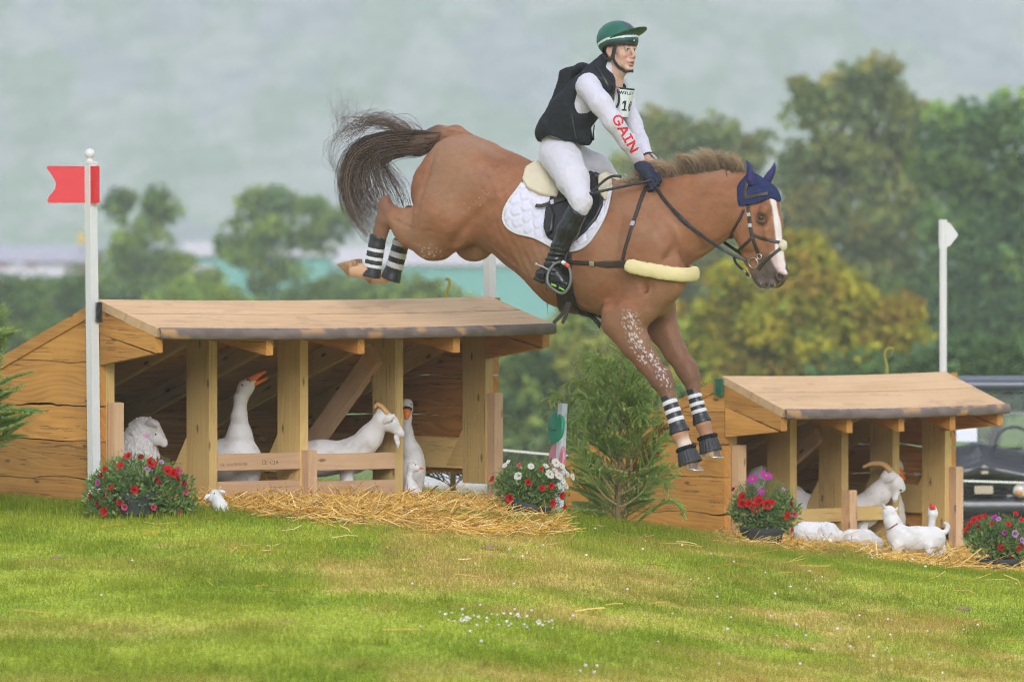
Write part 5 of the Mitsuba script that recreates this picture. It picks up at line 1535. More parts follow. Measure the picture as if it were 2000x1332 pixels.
hn = np.asarray(hw.vertex_normals)


# looking up places on a surface: nearest vertex to the sight line on the side that faces right of the horse
from scipy.spatial import cKDTree


class Surf:
    """Finds the point of a mesh that stands at (column, row) of the side view on the horse's right side."""
    def __init__(s, mw):
        s.v, s.n = np.asarray(mw.vertices), np.asarray(mw.vertex_normals)
        k = s.n @ HL_ < 0.35
        s.v, s.n = s.v[k], s.n[k]
        d = s.v - CAM
        Y = d @ FWD
        s.uv = np.c_[1000 + FPX * d[:, 0] / Y, 666 - FPX * (d @ UP) / Y]; s.Y = s.v[:, 1]
        s.t = cKDTree(s.uv)

    def at(s, u, v, off=0.0, rad=5.0):
        u, v = np.atleast_1d(u).astype(float), np.atleast_1d(v).astype(float)
        P_, N_ = [], []
        for a, b in zip(u, v):
            i = s.t.query_ball_point((a, b), rad)
            if not i:
                j = s.t.query((a, b))[1]; i = [j]
            i = np.array(i); i = i[s.Y[i] < s.Y[i].min() + 0.04]
            n = norm(s.n[i].mean(0)); p = s.v[i].mean(0)
            Y = p[1]
            q = P(a, b, Y)
            q = q - np.array([0, 1, 0]) * 0
            # slide along the sight line onto the local tangent plane
            ray = norm(q - CAM); den = ray @ n
            if abs(den) > 0.25: q = q + ray * np.clip(((p - q) @ n) / den, -0.06, 0.06)
            else: q = p
            P_.append(q + n * off); N_.append(n)
        return np.array(P_), np.array(N_)


HS = Surf(hw)


def onskin(pts):
    p, n = HS.at([q[0] for q in pts], [q[1] for q in pts], 0, 6)
    return (p - HREF) @ HM.T


def pl_dist(v, pts):
    """Distance from vertices to a polyline and the position along it (0..1)."""
    pts = np.array([H(*q) for q in pts]) if len(pts[0]) == 2 or not isinstance(pts, np.ndarray) else pts; best = np.full(len(v), 9.0); at = np.zeros(len(v))
    for i in range(len(pts) - 1):
        d = pts[i + 1] - pts[i]
        t = np.clip((v - pts[i]) @ d / (d @ d), 0, 1)
        e = np.linalg.norm(v - pts[i] - t[:, None] * d, axis=1)
        k = e < best
        best[k] = e[k]; at[k] = (i + t[k]) / (len(pts) - 1)
    return best, at


LINES = [([(1262, 402), (1292, 452), (1318, 508)], -0.006, 0.026), ([(1215, 432), (1203, 505), (1188, 582)], -0.007, 0.030), ([(1190, 592), (1232, 577), (1272, 560)], -0.005, 0.022),
         ([(1415, 464), (1372, 490), (1332, 520)], -0.006, 0.018), ([(1222, 640), (1250, 686), (1280, 727)], -0.006, 0.011), ([(1244, 628), (1268, 680), (1291, 722)], 0.004, 0.010),
         ([(880, 492), (900, 455), (932, 420), (962, 398)], -0.009, 0.026), ([(848, 300), (826, 370), (815, 438)], -0.008, 0.028), ([(946, 318), (956, 326)], 0.010, 0.045),
         ([(1150, 602), (1080, 568), (1000, 515), (960, 480)], 0.005, 0.010), ([(842, 452), (802, 446), (770, 430)], -0.005, 0.012), ([(1272, 562), (1269, 602)], -0.007, 0.014),
         ([(1452, 412), (1433, 450), (1449, 486)], -0.005, 0.011), ([(1496, 452), (1503, 478)], 0.004, 0.009), ([(1308, 640), (1330, 690)], -0.005, 0.010),
         ([(1400, 380), (1330, 400), (1270, 440)], -0.005, 0.035), ([(905, 330), (880, 390), (868, 450)], 0.006, 0.035), ([(1120, 590), (1060, 540), (990, 470)], -0.004, 0.030),
         ([(1478, 500), (1492, 512), (1502, 530)], 0.0035, 0.007), ([(1486, 440), (1492, 470), (1486, 492)], -0.003, 0.008), ([(1504, 546), (1494, 550), (1484, 546)], -0.006, 0.0055)]
dv = np.zeros(len(v))
for pts, amp, wid in LINES:
    d, _ = pl_dist(v, onskin(pts)); dv = dv + amp * np.exp(-(d / wid) ** 2)
hm.vertices = v + np.asarray(hm.vertex_normals) * dv[:, None]
v = np.asarray(hm.vertices)
hw = xform_local(hm); HS = Surf(hw)


def sst(a, b, x):
    t = np.clip((x - a) / (b - a), 0, 1)
    return t * t * (3 - 2 * t)


def blend(C, col, m): return C * (1 - m[:, None]) + np.array(col) * m[:, None]


C = np.tile(np.array([0.258, 0.108, 0.052]), (len(v), 1))
C = C * (1 + 0.45 * nz[:, None]) * (1 + 0.25 * (meshkit.fbm(v * 34, 2, 3) - 0.5)[:, None])
C = blend(C, (0.30, 0.175, 0.105), sst(0.42, 0.66, meshkit.fbm(v * [3.1, 3, 3.1], 3, 9)) * 0.55)
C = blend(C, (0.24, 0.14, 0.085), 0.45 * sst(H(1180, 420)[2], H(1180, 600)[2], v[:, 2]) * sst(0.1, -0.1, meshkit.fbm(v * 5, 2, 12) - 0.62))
C = C * (1 + 0.28 * (meshkit.fbm(v * [60, 150, 150], 2, 5) - 0.5))[:, None]
# darker points: hocks, knees, forearms
for pts, r0, r1, a in ((NF[1:4], 0.07, 0.12, 0.55), (FF[1:4], 0.07, 0.12, 0.5), ([(754, 388, NHW), (748, 450, NHW)], 0.05, 0.10, 0.7), ([(1290, 741, -0.15), (1306, 775, -0.15)], 0.05, 0.1, 0.6), ([(1342, 724, 0.14), (1354, 755, 0.14)], 0.05, 0.1, 0.6)):
    d, _ = pl_dist(v, pts); C = blend(C, (0.15, 0.075, 0.05), a * sst(r1, r0, d))
# pale hind pasterns and near fore fetlock
for pts, a in (([(738, 545, NHW), (715, 532, NHW), (690, 530, NHW)], 0.95), ([(768, 548, FHW), (745, 545, FHW), (730, 545, FHW)], 0.9)):
    d, _ = pl_dist(v, pts); C = blend(C, (0.56, 0.35, 0.21), a * sst(0.085, 0.055, d))
d, t = pl_dist(v, [(1322, 838, -0.15), (1333, 860, -0.15), (1345, 885, -0.15)]); C = blend(C, (0.42, 0.21, 0.12), 0.8 * sst(0.09, 0.06, d)); C = blend(C, (0.62, 0.50, 0.42), sst(0.09, 0.06, d) * sst(0.35, 0.7, t + 0.5 * nz))
d, t = pl_dist(v, [(1370, 820, 0.14), (1380, 848, 0.14)]); C = blend(C, (0.38, 0.19, 0.11), 0.7 * sst(0.08, 0.055, d))
# muzzle, eye surround, blaze
d, t = pl_dist(v, [(1512, 522, 0), (1518, 545, 0), (1496, 552, 0)]); C = blend(C, (0.085, 0.068, 0.062), 0.92 * sst(0.115, 0.070, d + 0.05 * nz))
for s in (-1, 1):
    d, t = pl_dist(v, [(1486, 424, 0.085 * s), (1488, 432, 0.085 * s)]); C = blend(C, (0.09, 0.045, 0.03), 0.85 * sst(0.05, 0.022, d))
    d, t = pl_dist(v, [(1524, 538, 0.06 * s), (1527, 541, 0.06 * s)]); C = blend(C, (0.02, 0.015, 0.014), 0.95 * sst(0.026, 0.014, d))
d, t = pl_dist(v, onskin([(1508, 385), (1514, 410), (1519, 440), (1522, 465), (1523, 490), (1527, 512), (1533, 528)]))
C = blend(C, (0.68, 0.62, 0.58), sst(0.024, 0.013, d + 0.012 * nz - 0.006 * (t > 0.55)))
d, t = pl_dist(v, onskin([(1512, 500), (1520, 515), (1526, 525)])); C = blend(C, (0.60, 0.46, 0.43), 0.75 * sst(0.034, 0.016, d + 0.02 * nz))
# dried foam: near forearm and stifle
fo = meshkit.fbm(v * [120, 120, 80], 3, 17)
for pts, w_, th, a in (([(1230, 622, -0.27), (1240, 660, -0.25), (1256, 696, -0.23)], 0.055, 0.60, 0.7), ([(1276, 692, -0.2), (1290, 720, -0.2), (1308, 752, -0.2)], 0.05, 0.63, 0.7), ([(815, 495, -0.26), (850, 500, -0.26)], 0.06, 0.63, 0.6), ([(935, 380, -0.29), (925, 420, -0.29)], 0.10, 0.72, 0.25)):
    d, _ = pl_dist(v, pts); C = blend(C, (0.66, 0.63, 0.63), a * sst(th, th + 0.08, fo + 0.12 * sst(w_, 0.0, d)) * sst(w_ * 1.5, w_ * 0.5, d))
horse = thing("horse", "chestnut horse with white blaze leaping down over the larger shelter", "horse")
part(horse, "body", hw, "coat", smooth=True, color=np.clip(C, 0.005, 0.8))



def path_on(S, pts, n, off, rad=6.0):
    pts = spline([(a, b, 0) for a, b in pts], n)
    p, nn = S.at(pts[:, 0], pts[:, 1], off, rad)
    for _ in range(2):
        p[1:-1] = p[1:-1] * 0.5 + (p[:-2] + p[2:]) * 0.25; nn[1:-1] = nn[1:-1] * 0.5 + (nn[:-2] + nn[2:]) * 0.25
    return p, nn


def drape(S, poly, off, th, step=5.0, fn=None, rad=9.0, smooth=4):
    """A sheet cut to poly (columns, rows of the side view) and laid over the surface with thickness th; fn(x) adds relief."""
    pg = sg.Polygon(poly).buffer(0)
    b = np.array([pg.exterior.interpolate(t, normalized=True).coords[0] for t in np.linspace(0, 1, int(pg.length / step) + 1)[:-1]])
    x0, y0, x1, y1 = pg.bounds
    g = np.stack(np.meshgrid(np.arange(x0, x1, step), np.arange(y0, y1, step)), -1).reshape(-1, 2)
    ins = shapely.contains_xy(pg.buffer(-step * 0.45), g[:, 0], g[:, 1])
    pts = np.vstack([b, g[ins]])
    from scipy.spatial import Delaunay
    tri = Delaunay(pts).simplices
    c = pts[tri].mean(1)
    tri = tri[shapely.contains_xy(pg, c[:, 0], c[:, 1])]
    p, n = S.at(pts[:, 0], pts[:, 1], 0, rad)
    nb = [[] for _ in pts]
    for t in tri:
        for a_, b_ in ((0, 1), (1, 2), (2, 0)): nb[t[a_]].append(t[b_]); nb[t[b_]].append(t[a_])
    for _ in range(smooth):
        p = np.array([0.5 * p[i] + 0.5 * p[nb[i]].mean(0) if nb[i] and i >= len(b) else p[i] for i in range(len(p))])
        n = np.array([norm(n[i] + n[nb[i]].mean(0)) if nb[i] else n[i] for i in range(len(p))])
    top = p + n * (off + th)
    if fn is not None: top = top + n * np.asarray(fn(pts))[:, None]
    edge = np.zeros(len(pts), bool); edge[:len(b)] = True
    top[edge] -= n[edge] * th * 0.25
    bot = p + n * off
    # orient faces outwards
    nn = np.cross(top[tri[:, 1]] - top[tri[:, 0]], top[tri[:, 2]] - top[tri[:, 0]])
    f = (nn * n[tri[:, 0]]).sum(1) < 0
    tri[f] = tri[f][:, ::-1]
    m = len(b); N = len(pts); F = [tri, tri[:, ::-1] + N]
    i = np.arange(m); j = (i + 1) % m
    q = np.vstack([np.c_[i, j, j + N], np.c_[i, j + N, i + N]])
    mid = top[i].mean(0)
    s_ = np.cross(top[q[0, 1]] - top[q[0, 0]], bot[q[0, 2] - N] - top[q[0, 0]]) @ (top[q[0, 0]] - mid)
    F.append(q if s_ > 0 else q[:, ::-1])
    return trimesh.Trimesh(np.vstack([top, bot]), np.vstack(F), process=False)


def mirror(m):
    """The same piece on the horse's left side."""
    v = np.asarray(m.vertices) - HREF
    loc = v @ HM.T
    loc[:, 1] *= -1
    return trimesh.Trimesh(toW(loc), m.faces[:, ::-1], process=False)


# eyes
for s in (-1, 1):
    c = W(1487, 426, 0.073 * s)
    e_ = trimesh.creation.icosphere(3, 0.020)
    part(horse, "eye", xform(e_, None, c), "eye_gloss", smooth=True)
scene["eye_gloss"] = {"type": "twosided", "bsdf": {"type": "principled", "base_color": {"type": "rgb", "value": [0.016, 0.008, 0.005]}, "roughness": 0.08, "specular": 0.6}}
# hooves: hull of coronet and bearing edge
mat("hoof_horn", mikit.proc(lambda p, n, uv: mix((0.42, 0.24, 0.12), (0.13, 0.085, 0.06), smoothstep(0.35, 0.7, fbm(p.x * 40, p.y * 40, p.z * 14, 3)))), 0.45, 0.4)


def hoof(toe, heel, cf, cb, w, hw_, lab=None):
    a, b, c, d = (H(q[0], q[1], w) for q in (toe, heel, cf, cb))
    pts = []
    lat = np.array([0, 1.0, 0])
    for t, k in zip(np.linspace(0, 1, 9), np.sqrt(np.clip(1 - (2 * np.linspace(0, 1, 9) - 1.0) ** 2, 0, 1))):
        for s in (-1, 1):
            kk = max(k, 0.75 if t > 0.5 else k)
            pts.append(a * (1 - t) + b * t + lat * s * hw_ * kk); pts.append(c * (1 - t) + d * t + lat * s * hw_ * 0.82 * kk)
    m = trimesh.convex.convex_hull(np.array(pts))
    h_ = part(horse, "hoof", xform_local(m), "hoof_horn", smooth=40, label=lab)
    # shoe: thin rim on the bearing edge
    rim = []
    for t in np.linspace(-1, 1, 23):
        ang = t * 2.3
        cen = (a + b) / 2; fw = (a - b) / 2
        rim.append(cen + fw * math.cos(ang) * 0.96 + lat * hw_ * math.sin(ang) * 0.94 + norm(np.cross(fw, lat)) * 0.0)
    part(h_, "shoe", xform_local(tube(rim, 0.0055, 6)), "metal", smooth=True)


hoof((660, 518), (701, 506), (682, 542), (704, 520), NHW, 0.052)
hoof((700, 532), (738, 520), (722, 555), (742, 536), FHW, 0.052)
hoof((1373, 919), (1337, 912), (1357, 893), (1333, 893), -0.15, 0.056)
hoof((1412, 894), (1375, 889), (1399, 868), (1376, 870), 0.14, 0.055)


# leg boots with white straps
def leg_boot(axis, r0, r1, w, bands, flare, lab):
    pts = spline([H(q[0], q[1], w) for q in axis], 40)
    t = np.linspace(0, 1, 40)
    r = (r0 + (r1 - r0) * t + 1.2 * np.sin(t * 6.28 * 5) * (t < 0.72) * 0.25 + flare * sst(0.75, 1.0, t)) * PX
    r[0] *= 0.93
    key = part(horse, "leg_boot", xform_local(tube(pts, r, 28, 0.92, (0, 1, 0))), "boot_shell", smooth=True, label=lab)
    for a, b in bands:
        i = (t >= a) & (t <= b)
        rr = r[i] + 0.0025; rr[0] -= 0.0015; rr[-1] -= 0.0015
        part(key, "strap", xform_local(tube(pts[i], rr, 28, 0.92, (0, 1, 0))), "strap_white", smooth=40)
    return key


mat("boot_shell", (0.018, 0.02, 0.026), 0.4, 0.5)
mat("strap_white", (0.60, 0.60, 0.62), 0.6, 0.3)
leg_boot([(1303, 771), (1316, 808), (1328, 845)], 14, 17, -0.15, ((0.13, 0.28), (0.37, 0.51), (0.60, 0.74)), 3.5, "black boot with three white straps on the nearer foreleg")
leg_boot([(1353, 758), (1362, 792), (1372, 826)], 13, 16, 0.14, ((0.16, 0.30), (0.39, 0.52), (0.60, 0.73)), 3.0, "black boot with white straps on the farther foreleg")
leg_boot([(739, 460), (732, 500), (725, 541)], 17, 17.5, NHW, ((0.30, 0.40), (0.50, 0.60), (0.68, 0.79)), 1.5, "black boot with white straps on the nearer hind leg")
leg_boot([(784, 468), (775, 506), (762, 545)], 16.5, 18, FHW, ((0.02, 0.16), (0.30, 0.44), (0.55, 0.70)), 3.5, "black boot with white straps on the farther hind leg")


def bell(top, bot, r0, r1, w, lab):
    a, b = H(*top, w), H(*bot, w)
    ax, x, y_ = frame(b - a, (0, 1, 0))
    n = 84
    rows = []
    L = np.linalg.norm(b - a)
    for t in np.linspace(0, 1, 9):
        r = (r0 + (r1 - r0) * t ** 0.9) * PX
        an = np.linspace(0, 2 * np.pi, n, endpoint=False)
        rr = r * (1 + 0.035 * np.sin(an * 21) * sst(0.05, 0.3, t) * sst(1.02, 0.8, t) + (0.025 if t > 0.85 else 0))
        rows.append(a + ax * L * t + np.cos(an)[:, None] * x * rr[:, None] + np.sin(an)[:, None] * y_ * rr[:, None])
    V = np.vstack(rows); F = []
    for i in range(8):
        for j in range(n):
            p, q = i * n + j, i * n + (j + 1) % n
            F += [[p, q, q + n], [p, q + n, p + n]]
    k = part(horse, "bell_boot", xform_local(trimesh.Trimesh(V, np.array(F), process=False)), "black_rubber", smooth=40, label=lab)
    ring = [a + ax * 0.0 + (x * math.cos(q) + y_ * math.sin(q)) * r0 * PX * 0.95 for q in np.linspace(0, 2 * np.pi, 40)]
    m = tube(ring, 0.014, 10)
    m.vertices = m.vertices + 0.003 * (meshkit.noise(np.asarray(m.vertices) * 160, 2) - 0.5)[:, None]
    part(k, "collar", xform_local(m), "fleece_black", smooth=True)


mat("fleece_black", (0.012, 0.012, 0.014), 0.95, 0.1, sheen=0.3)
bell((1340, 876), (1349, 905), 17, 23, -0.15, "ribbed black bell boot with fleece collar on the nearer fore hoof")
bell((1382, 854), (1389, 882), 17, 22, 0.14, "ribbed black bell boot with fleece collar on the farther fore hoof")

# tail and mane
def hair(key, name, roots, colr, colt, r0, r1, sides=3):
    ms, cs = [], []
    for i, p in enumerate(roots):
        n = len(p)
        ms.append(tube(p, np.linspace(r0[i], r1[i], n), sides, caps=False))
        t = np.repeat(np.linspace(0, 1, n), sides)[:, None]
        cs.append(colr[i] * (1 - t) + colt[i] * t)
    part(horse, name, cat(ms), "painted", smooth=True, color=np.vstack(cs), kind="stuff" if name == "whiskers" else None)


rg = np.random.default_rng(77)
G = [[(862, 258), (810, 256), (745, 262), (697, 284), (673, 330), (677, 392), (700, 440), (722, 472)],
     [(860, 266), (805, 276), (740, 284), (700, 306), (682, 350), (692, 410), (715, 445), (730, 462)],
     [(856, 276), (805, 292), (745, 300), (712, 320), (708, 362), (728, 402), (745, 425), (752, 440)],
     [(852, 282), (805, 302), (770, 304), (752, 318), (768, 340), (788, 368), (795, 398), (788, 425)]]
G = np.array([spline([(a, b, 0) for a, b in g], 22)[:, :2] for g in G])
ps, cr, ct, ra_, rb_ = [], [], [], [], []
t = np.linspace(0, 1, 22)
for i in range(900):
    w_ = rg.beta(0.9, 1.1) * 2.999
    k = int(w_); f = w_ - k
    g = G[k] * (1 - f) + G[min(k + 1, 3)] * f
    lock = rg.integers(0, 60); rl = np.random.default_rng(900 + lock + 60 * k)
    off = (rl.normal(0, 1, 2) * 11 * t[:, None] ** 1.1 + rg.normal(0, 1, 2) * 3.0 * t[:, None] ** 0.8)
    wav = np.c_[np.sin(t * rl.uniform(5, 9) + rl.uniform(0, 6)), np.cos(t * rl.uniform(5, 9) + rl.uniform(0, 6))] * (6 * t[:, None]) * rl.uniform(0.3, 1.2)
    s_ = rg.uniform(0.68, 1.03)
    q = g + off + wav
    n = max(8, int(22 * s_)); q = q[:n]
    ww = rg.normal(0, 0.022) + rl.normal(0, 0.05) * t[:n]
    ps.append(np.array([W(a, b, c) for (a, b), c in zip(q, ww)]))
    sh = rg.random()
    c0 = np.array([0.085, 0.055, 0.042]) * rg.uniform(0.6, 1.4); c1 = np.array([0.10, 0.075, 0.062]) * rg.uniform(0.6, 1.3)
    if sh > 0.8: c1 = np.array([0.22, 0.165, 0.135]); c0 = np.array([0.16, 0.095, 0.06])
    cr.append(c0); ct.append(c1); ra_.append(rg.uniform(0.0016, 0.0027)); rb_.append(rg.uniform(0.0006, 0.0012))
for i in range(90):                                       # flyaway wisps
    a0 = rg.uniform(0, 1)
    g = [(830 - 40 * a0, 262 + 12 * a0), (775, 248 + rg.normal(0, 9)), (725 + rg.normal(0, 12), 236 + rg.normal(0, 11)), (690 + rg.normal(0, 14), 240 + rg.normal(0, 20)), (664 + rg.normal(0, 16), 225 + rg.normal(0, 38))]
    if i % 4 == 0: g = g[:3] + [(668 + rg.normal(0, 10), 262 + rg.normal(0, 12)), (650 + rg.normal(0, 7), 300 + rg.normal(0, 20)), (664 + rg.normal(0, 8), 340)]
    q = spline([(a, b, 0) for a, b in g], 18)
    ww = rg.normal(0, 0.02) + rg.normal(0, 0.06) * np.linspace(0, 1, 18)
    ps.append(np.array([W(a[0], a[1], c) for a, c in zip(q, ww)]))
    cr.append(np.array([0.13, 0.08, 0.055])); ct.append(np.array([0.12, 0.09, 0.075])); ra_.append(0.0018); rb_.append(0.0006)
hair("horse", "tail", ps, cr, ct, ra_, rb_)
dk = Body(H(780, 330, 0) * [1, 0, 1] - [0, 0.12, 0], H(960, 225, 0) * [1, 0, 1] + [0, 0.12, 0], 0.006)
dk.c([(912, 277), (890, 262), (855, 264), (825, 277), (805, 288)], [19, 16, 17, 18, 14], 10)
m = dk.mesh(2); vv = np.asarray(m.vertices)
m.vertices = vv + m.vertex_normals * (0.007 * (meshkit.noise(vv * [26, 90, 90], 4) - 0.5))[:, None]
dcol = np.array([0.10, 0.06, 0.045]) + np.array([0.17, 0.07, 0.03]) * sst(H(835, 270)[0], H(890, 262)[0], vv[:, 0])[:, None]
part(horse, "tail_dock", xform_local(m), "painted", smooth=True, color=dcol * (0.7 + 0.6 * meshkit.noise(vv * [18, 90, 90], 3))[:, None])

cre = spline([(1228, 381, 0), (1262, 377, 0), (1300, 366, 0), (1350, 351, 0), (1405, 342, 0), (1456, 345, 0)], 60)
ps, cr, ct, ra_, rb_ = [], [], [], [], []
for i in range(1500):
    lk = rg.integers(0, 46); rl = np.random.default_rng(300 + lk)
    s_ = np.clip((lk + 0.5) / 46 + rg.normal(0, 0.010), 0, 1); ltip, ldx, llen = rl.uniform(0.5, 1.35), rl.normal(0, 0.2), rl.uniform(0.85, 1.12)
    b = cre[min(59, int(s_ * 59))]
    w_ = rg.normal(0, 0.014)
    Lh = np.interp(s_, [0, 0.12, 0.3, 0.5, 0.75, 0.92, 1.0], [18, 28, 42, 44, 46, 44, 24]) * rg.uniform(0.78, 1.08) * llen
    dx = np.interp(s_, [0, 0.25, 0.6, 1.0], [-0.95, -0.75, -0.5, -0.15]) + ldx + rg.normal(0, 0.07)
    q = [(b[0] + rg.normal(0, 2), b[1] + 4 + rg.normal(0, 2)), (b[0] + dx * Lh * 0.25, b[1] - Lh * 0.42), (b[0] + dx * Lh * 0.75 + rg.normal(0, 2), b[1] - Lh * 0.84), (b[0] + dx * Lh * 1.25 + rg.normal(0, 4), b[1] - Lh * (1.0 + rg.normal(0, 0.05)))]
    q = spline([(x, y_, 0) for x, y_ in q], 8)
    ww = w_ + rg.normal(0, 0.03) * np.linspace(0, 1, 8) 
    ps.append(np.array([W(x[0], x[1], c) for x, c in zip(q, ww)]))
    lt = ltip * rg.uniform(0.8, 1.2)
    cr.append(np.array([0.055, 0.034, 0.026])); ct.append(np.array([0.38, 0.265, 0.165]) * lt); ra_.append(0.0026); rb_.append(0.0010)
hair("horse", "mane", ps, cr, ct, ra_, rb_)
# chin whiskers
ps = []
for i in range(60):
    u0, v0 = rg.uniform(1478, 1515), 558 + rg.normal(0, 3)
    if u0 < 1490: v0 -= (1490 - u0) * 0.6
    a = H(u0, v0, rg.normal(0, 0.03)); ps.append(toW(np.array([a, a + [rg.normal(-0.012, 0.012), rg.normal(0, 0.008), -rg.uniform(0.012, 0.03)]])))
ps = [spline([p[0], (p[0] + p[1]) / 2 + [0.003, 0, 0.0], p[1]], 4) for p in ps]
hair("horse", "whiskers", ps, [np.array([0.55, 0.50, 0.42])] * 60, [np.array([0.6, 0.55, 0.45])] * 60, [0.0014] * 60, [0.0007] * 60)

# knitted ear bonnet
mat("bonnet_navy", mikit.proc(lambda p, n, uv: mix((0.015, 0.022, 0.075), (0.028, 0.036, 0.10), noise(p.x * 260, p.y * 260, p.z * 330))), 0.85, 0.12, sheen=0.05)
eb = Body(H(1440, 410, 0) * [1, 0, 1] - [0.02, 0.16, 0], H(1530, 300, 0) * [1, 0, 1] + [0.02, 0.16, 0], 0.005)
eb.c([(1464, 372), (1484, 396), (1494, 440)], [35, 40.5, 37], 10, (1, 0.68, 1)); eb.c([(1458, 400, -0.045), (1458, 430, -0.045)], [36, 36], 10, (1, 0.55, 1)); eb.c([(1458, 400, 0.045), (1458, 430, 0.045)], [36, 36], 10, (1, 0.55, 1))
g = np.meshgrid(*[eb.lo[k] + eb.h * np.arange(eb.n[k]) for k in range(3)], indexing="ij", sparse=True)
a, b = H(1452, 400), H(1520, 391)
nrm_ = norm(np.array([-(b - a)[2], 0, (b - a)[0]]))
pln = -((g[0] - a[0]) * nrm_[0] + (g[2] - a[2]) * nrm_[2] + 0.012 * np.cos(g[1] * 60))
eb.F = np.maximum(eb.F, pln.astype(np.float32) + 0 * eb.F)
a2 = H(1450, 372)
eb.F = np.maximum(eb.F, (a2[0] - g[0] - 0.25 * (g[2] - a2[2])).astype(np.float32) + 0 * eb.F)
part(horse, "ear_bonnet", xform_local(eb.mesh(2)), "bonnet_navy", smooth=True)
for tip, base, w0, w1 in (((1457, 314), (1468, 356), -0.055, -0.075), ((1512, 317), (1497, 358), 0.055, 0.07)):
    tp, bs2 = H(*tip, w1), H(*base, w0)
    mid = (tp + bs2) / 2 + np.array([0.008, 0, 0])
    pth = spline([bs2 - (tp - bs2) * 0.15, bs2 + (tp - bs2) * 0.25, mid, tp], 16)
    rr = np.interp(np.linspace(0, 1, 16), [0, 0.25, 0.55, 0.85, 1], [13, 16.5, 13.5, 6.5, 1.0]) * PX
    part(horse, "ear", xform_local(tube(pth, rr, 14, 0.55, (1, 0.4, 0))), "ear_cloth", smooth=True)
mat("ear_cloth", (0.035, 0.030, 0.12), 0.65, 0.2)
# ---------------------------------------------------------------- saddlery
mat("pad_white", (0.62, 0.61, 0.72), 0.8, 0.25)
mat("fleece_cream", (0.58, 0.52, 0.38), 0.95, 0.1, sheen=0.5)
mat("fleece_yellow", (0.66, 0.57, 0.30), 0.95, 0.1, sheen=0.5)
mat("saddle_black", (0.013, 0.013, 0.015), 0.38, 0.4)
mat("saddle_grey", (0.032, 0.028, 0.028), 0.45, 0.5)


def both(key, name, m, mt, smooth=True, label=None, mir=True):
    part(key, name, m, mt, smooth=smooth, label=label)
    if mir: part(key, name, mirror(m), mt, smooth=smooth)


def quilt(p):
    a, b = p[:, 0] * 0.86 + p[:, 1] * 0.5, -p[:, 0] * 0.5 + p[:, 1] * 0.86
    row = np.floor(b / 17)
    x = ((a / 25 + 0.5 * (row % 2)) % 1) - 0.5; y_ = (b / 17) % 1
    d = np.abs(np.sqrt(x * x * 1.6 + (y_ * 0.6) ** 2) - 0.55)
    return -0.010 * np.exp(-(d / 0.06) ** 2) + 0.0015


pad = thing("saddle_pad", "white quilted saddle pad under the black saddle", "saddle pad")
PADP = [(1021, 360), (1008, 378), (990, 405), (986, 432), (1003, 451), (1046, 464), (1073, 478), (1111, 490), (1137, 485), (1165, 455), (1182, 424), (1193, 385), (1196, 366), (1178, 352), (1120, 350), (1060, 345)]
both(pad, "quilted_panel", drape(HS, PADP, 0.004, 0.014, 2.6, quilt, 12, 5), "pad_white")
edge = PADP[:13]
p, n = path_on(HS, edge, 90, 0.012, 11)
both(pad, "binding", strap(p, n, 0.016, 0.014), "strap_white")
fl_ = thing("saddle_fleece", "cream fleece pad showing behind and before the saddle", "fleece pad")
FL1 = [(1022, 357), (1027, 334), (1046, 322), (1075, 340), (1100, 365), (1090, 393), (1056, 386), (1034, 375)]
FL2 = [(1172, 352), (1184, 346), (1197, 356), (1196, 366), (1186, 395), (1176, 385)]
fz = lambda k: (lambda q: 0.012 * (meshkit.fbm(np.c_[q * 0.24, 0 * q[:, 0]], 3, k) - 0.5))
both(fl_, "rear_roll", drape(HS, FL1, 0.012, 0.034, 2.6, fz(2), 12, 4), "fleece_cream")
both(fl_, "front_roll", drape(HS, FL2, 0.012, 0.030, 2.6, fz(3), 12, 4), "fleece_cream")
sd = thing("saddle", "black jumping saddle under the rider", "saddle")
FLAP = [(1088, 345), (1078, 385), (1072, 420), (1068, 450), (1074, 466), (1100, 482), (1119, 478), (1145, 457), (1168, 431), (1181, 405), (1180, 380), (1172, 352), (1150, 338)]
both(sd, "flap", drape(HS, FLAP, 0.020, 0.016, 4, None, 14, 6), "saddle_black")
KB = [(1072, 412), (1069, 448), (1075, 464), (1086, 455), (1088, 425), (1082, 408)]
both(sd, "knee_block", drape(HS, KB, 0.034, 0.02, 4, None, 14, 4), "saddle_black")
KF = [(1150, 350), (1160, 344), (1172, 360), (1178, 390), (1172, 420), (1150, 448), (1143, 445), (1164, 410), (1166, 380)]
both(sd, "front_block", drape(HS, KF, 0.034, 0.012, 4, None, 14, 4), "saddle_black")
f = Body(H(1025, 400, 0) * [1, 0, 1] - [0, 0.34, 0], H(1200, 310, 0) * [1, 0, 1] + [0.18, 0.34, 0], 0.007)
f.c([(1044, 328), (1058, 348), (1085, 362), (1125, 366), (1155, 352), (1166, 341)], [11, 17, 18, 18, 16, 9], 12, (1, 1.0, 1))
for s in (-1, 1):
    f.c([(1045, 332, 0.10 * s), (1064, 352, 0.205 * s), (1092, 366, 0.255 * s), (1130, 372, 0.25 * s), (1160, 358, 0.17 * s)], [11, 16, 17, 17, 13], 10)
part(sd, "seat", f.mesh(), "saddle_grey", smooth=True)
p, n = path_on(HS, [(1051, 407), (1062, 409), (1078, 405), (1096, 401), (1112, 396)], 20, 0.045, 12)
part(sd, "strap_end", strap(p, n, 0.022, 0.005), "brown_leather", smooth=True)
part(sd, "keeper", strap(p[9:12], n[9:12] , 0.034, 0.012), "metal", smooth=False)
GIR = [(1084, 560), (1118, 556), (1128, 598), (1140, 615), (1168, 632), (1160, 640), (1135, 630), (1100, 612), (1092, 600)]
gi = thing("girth", "black girth round the horse's barrel with loose strap ends", "girth")
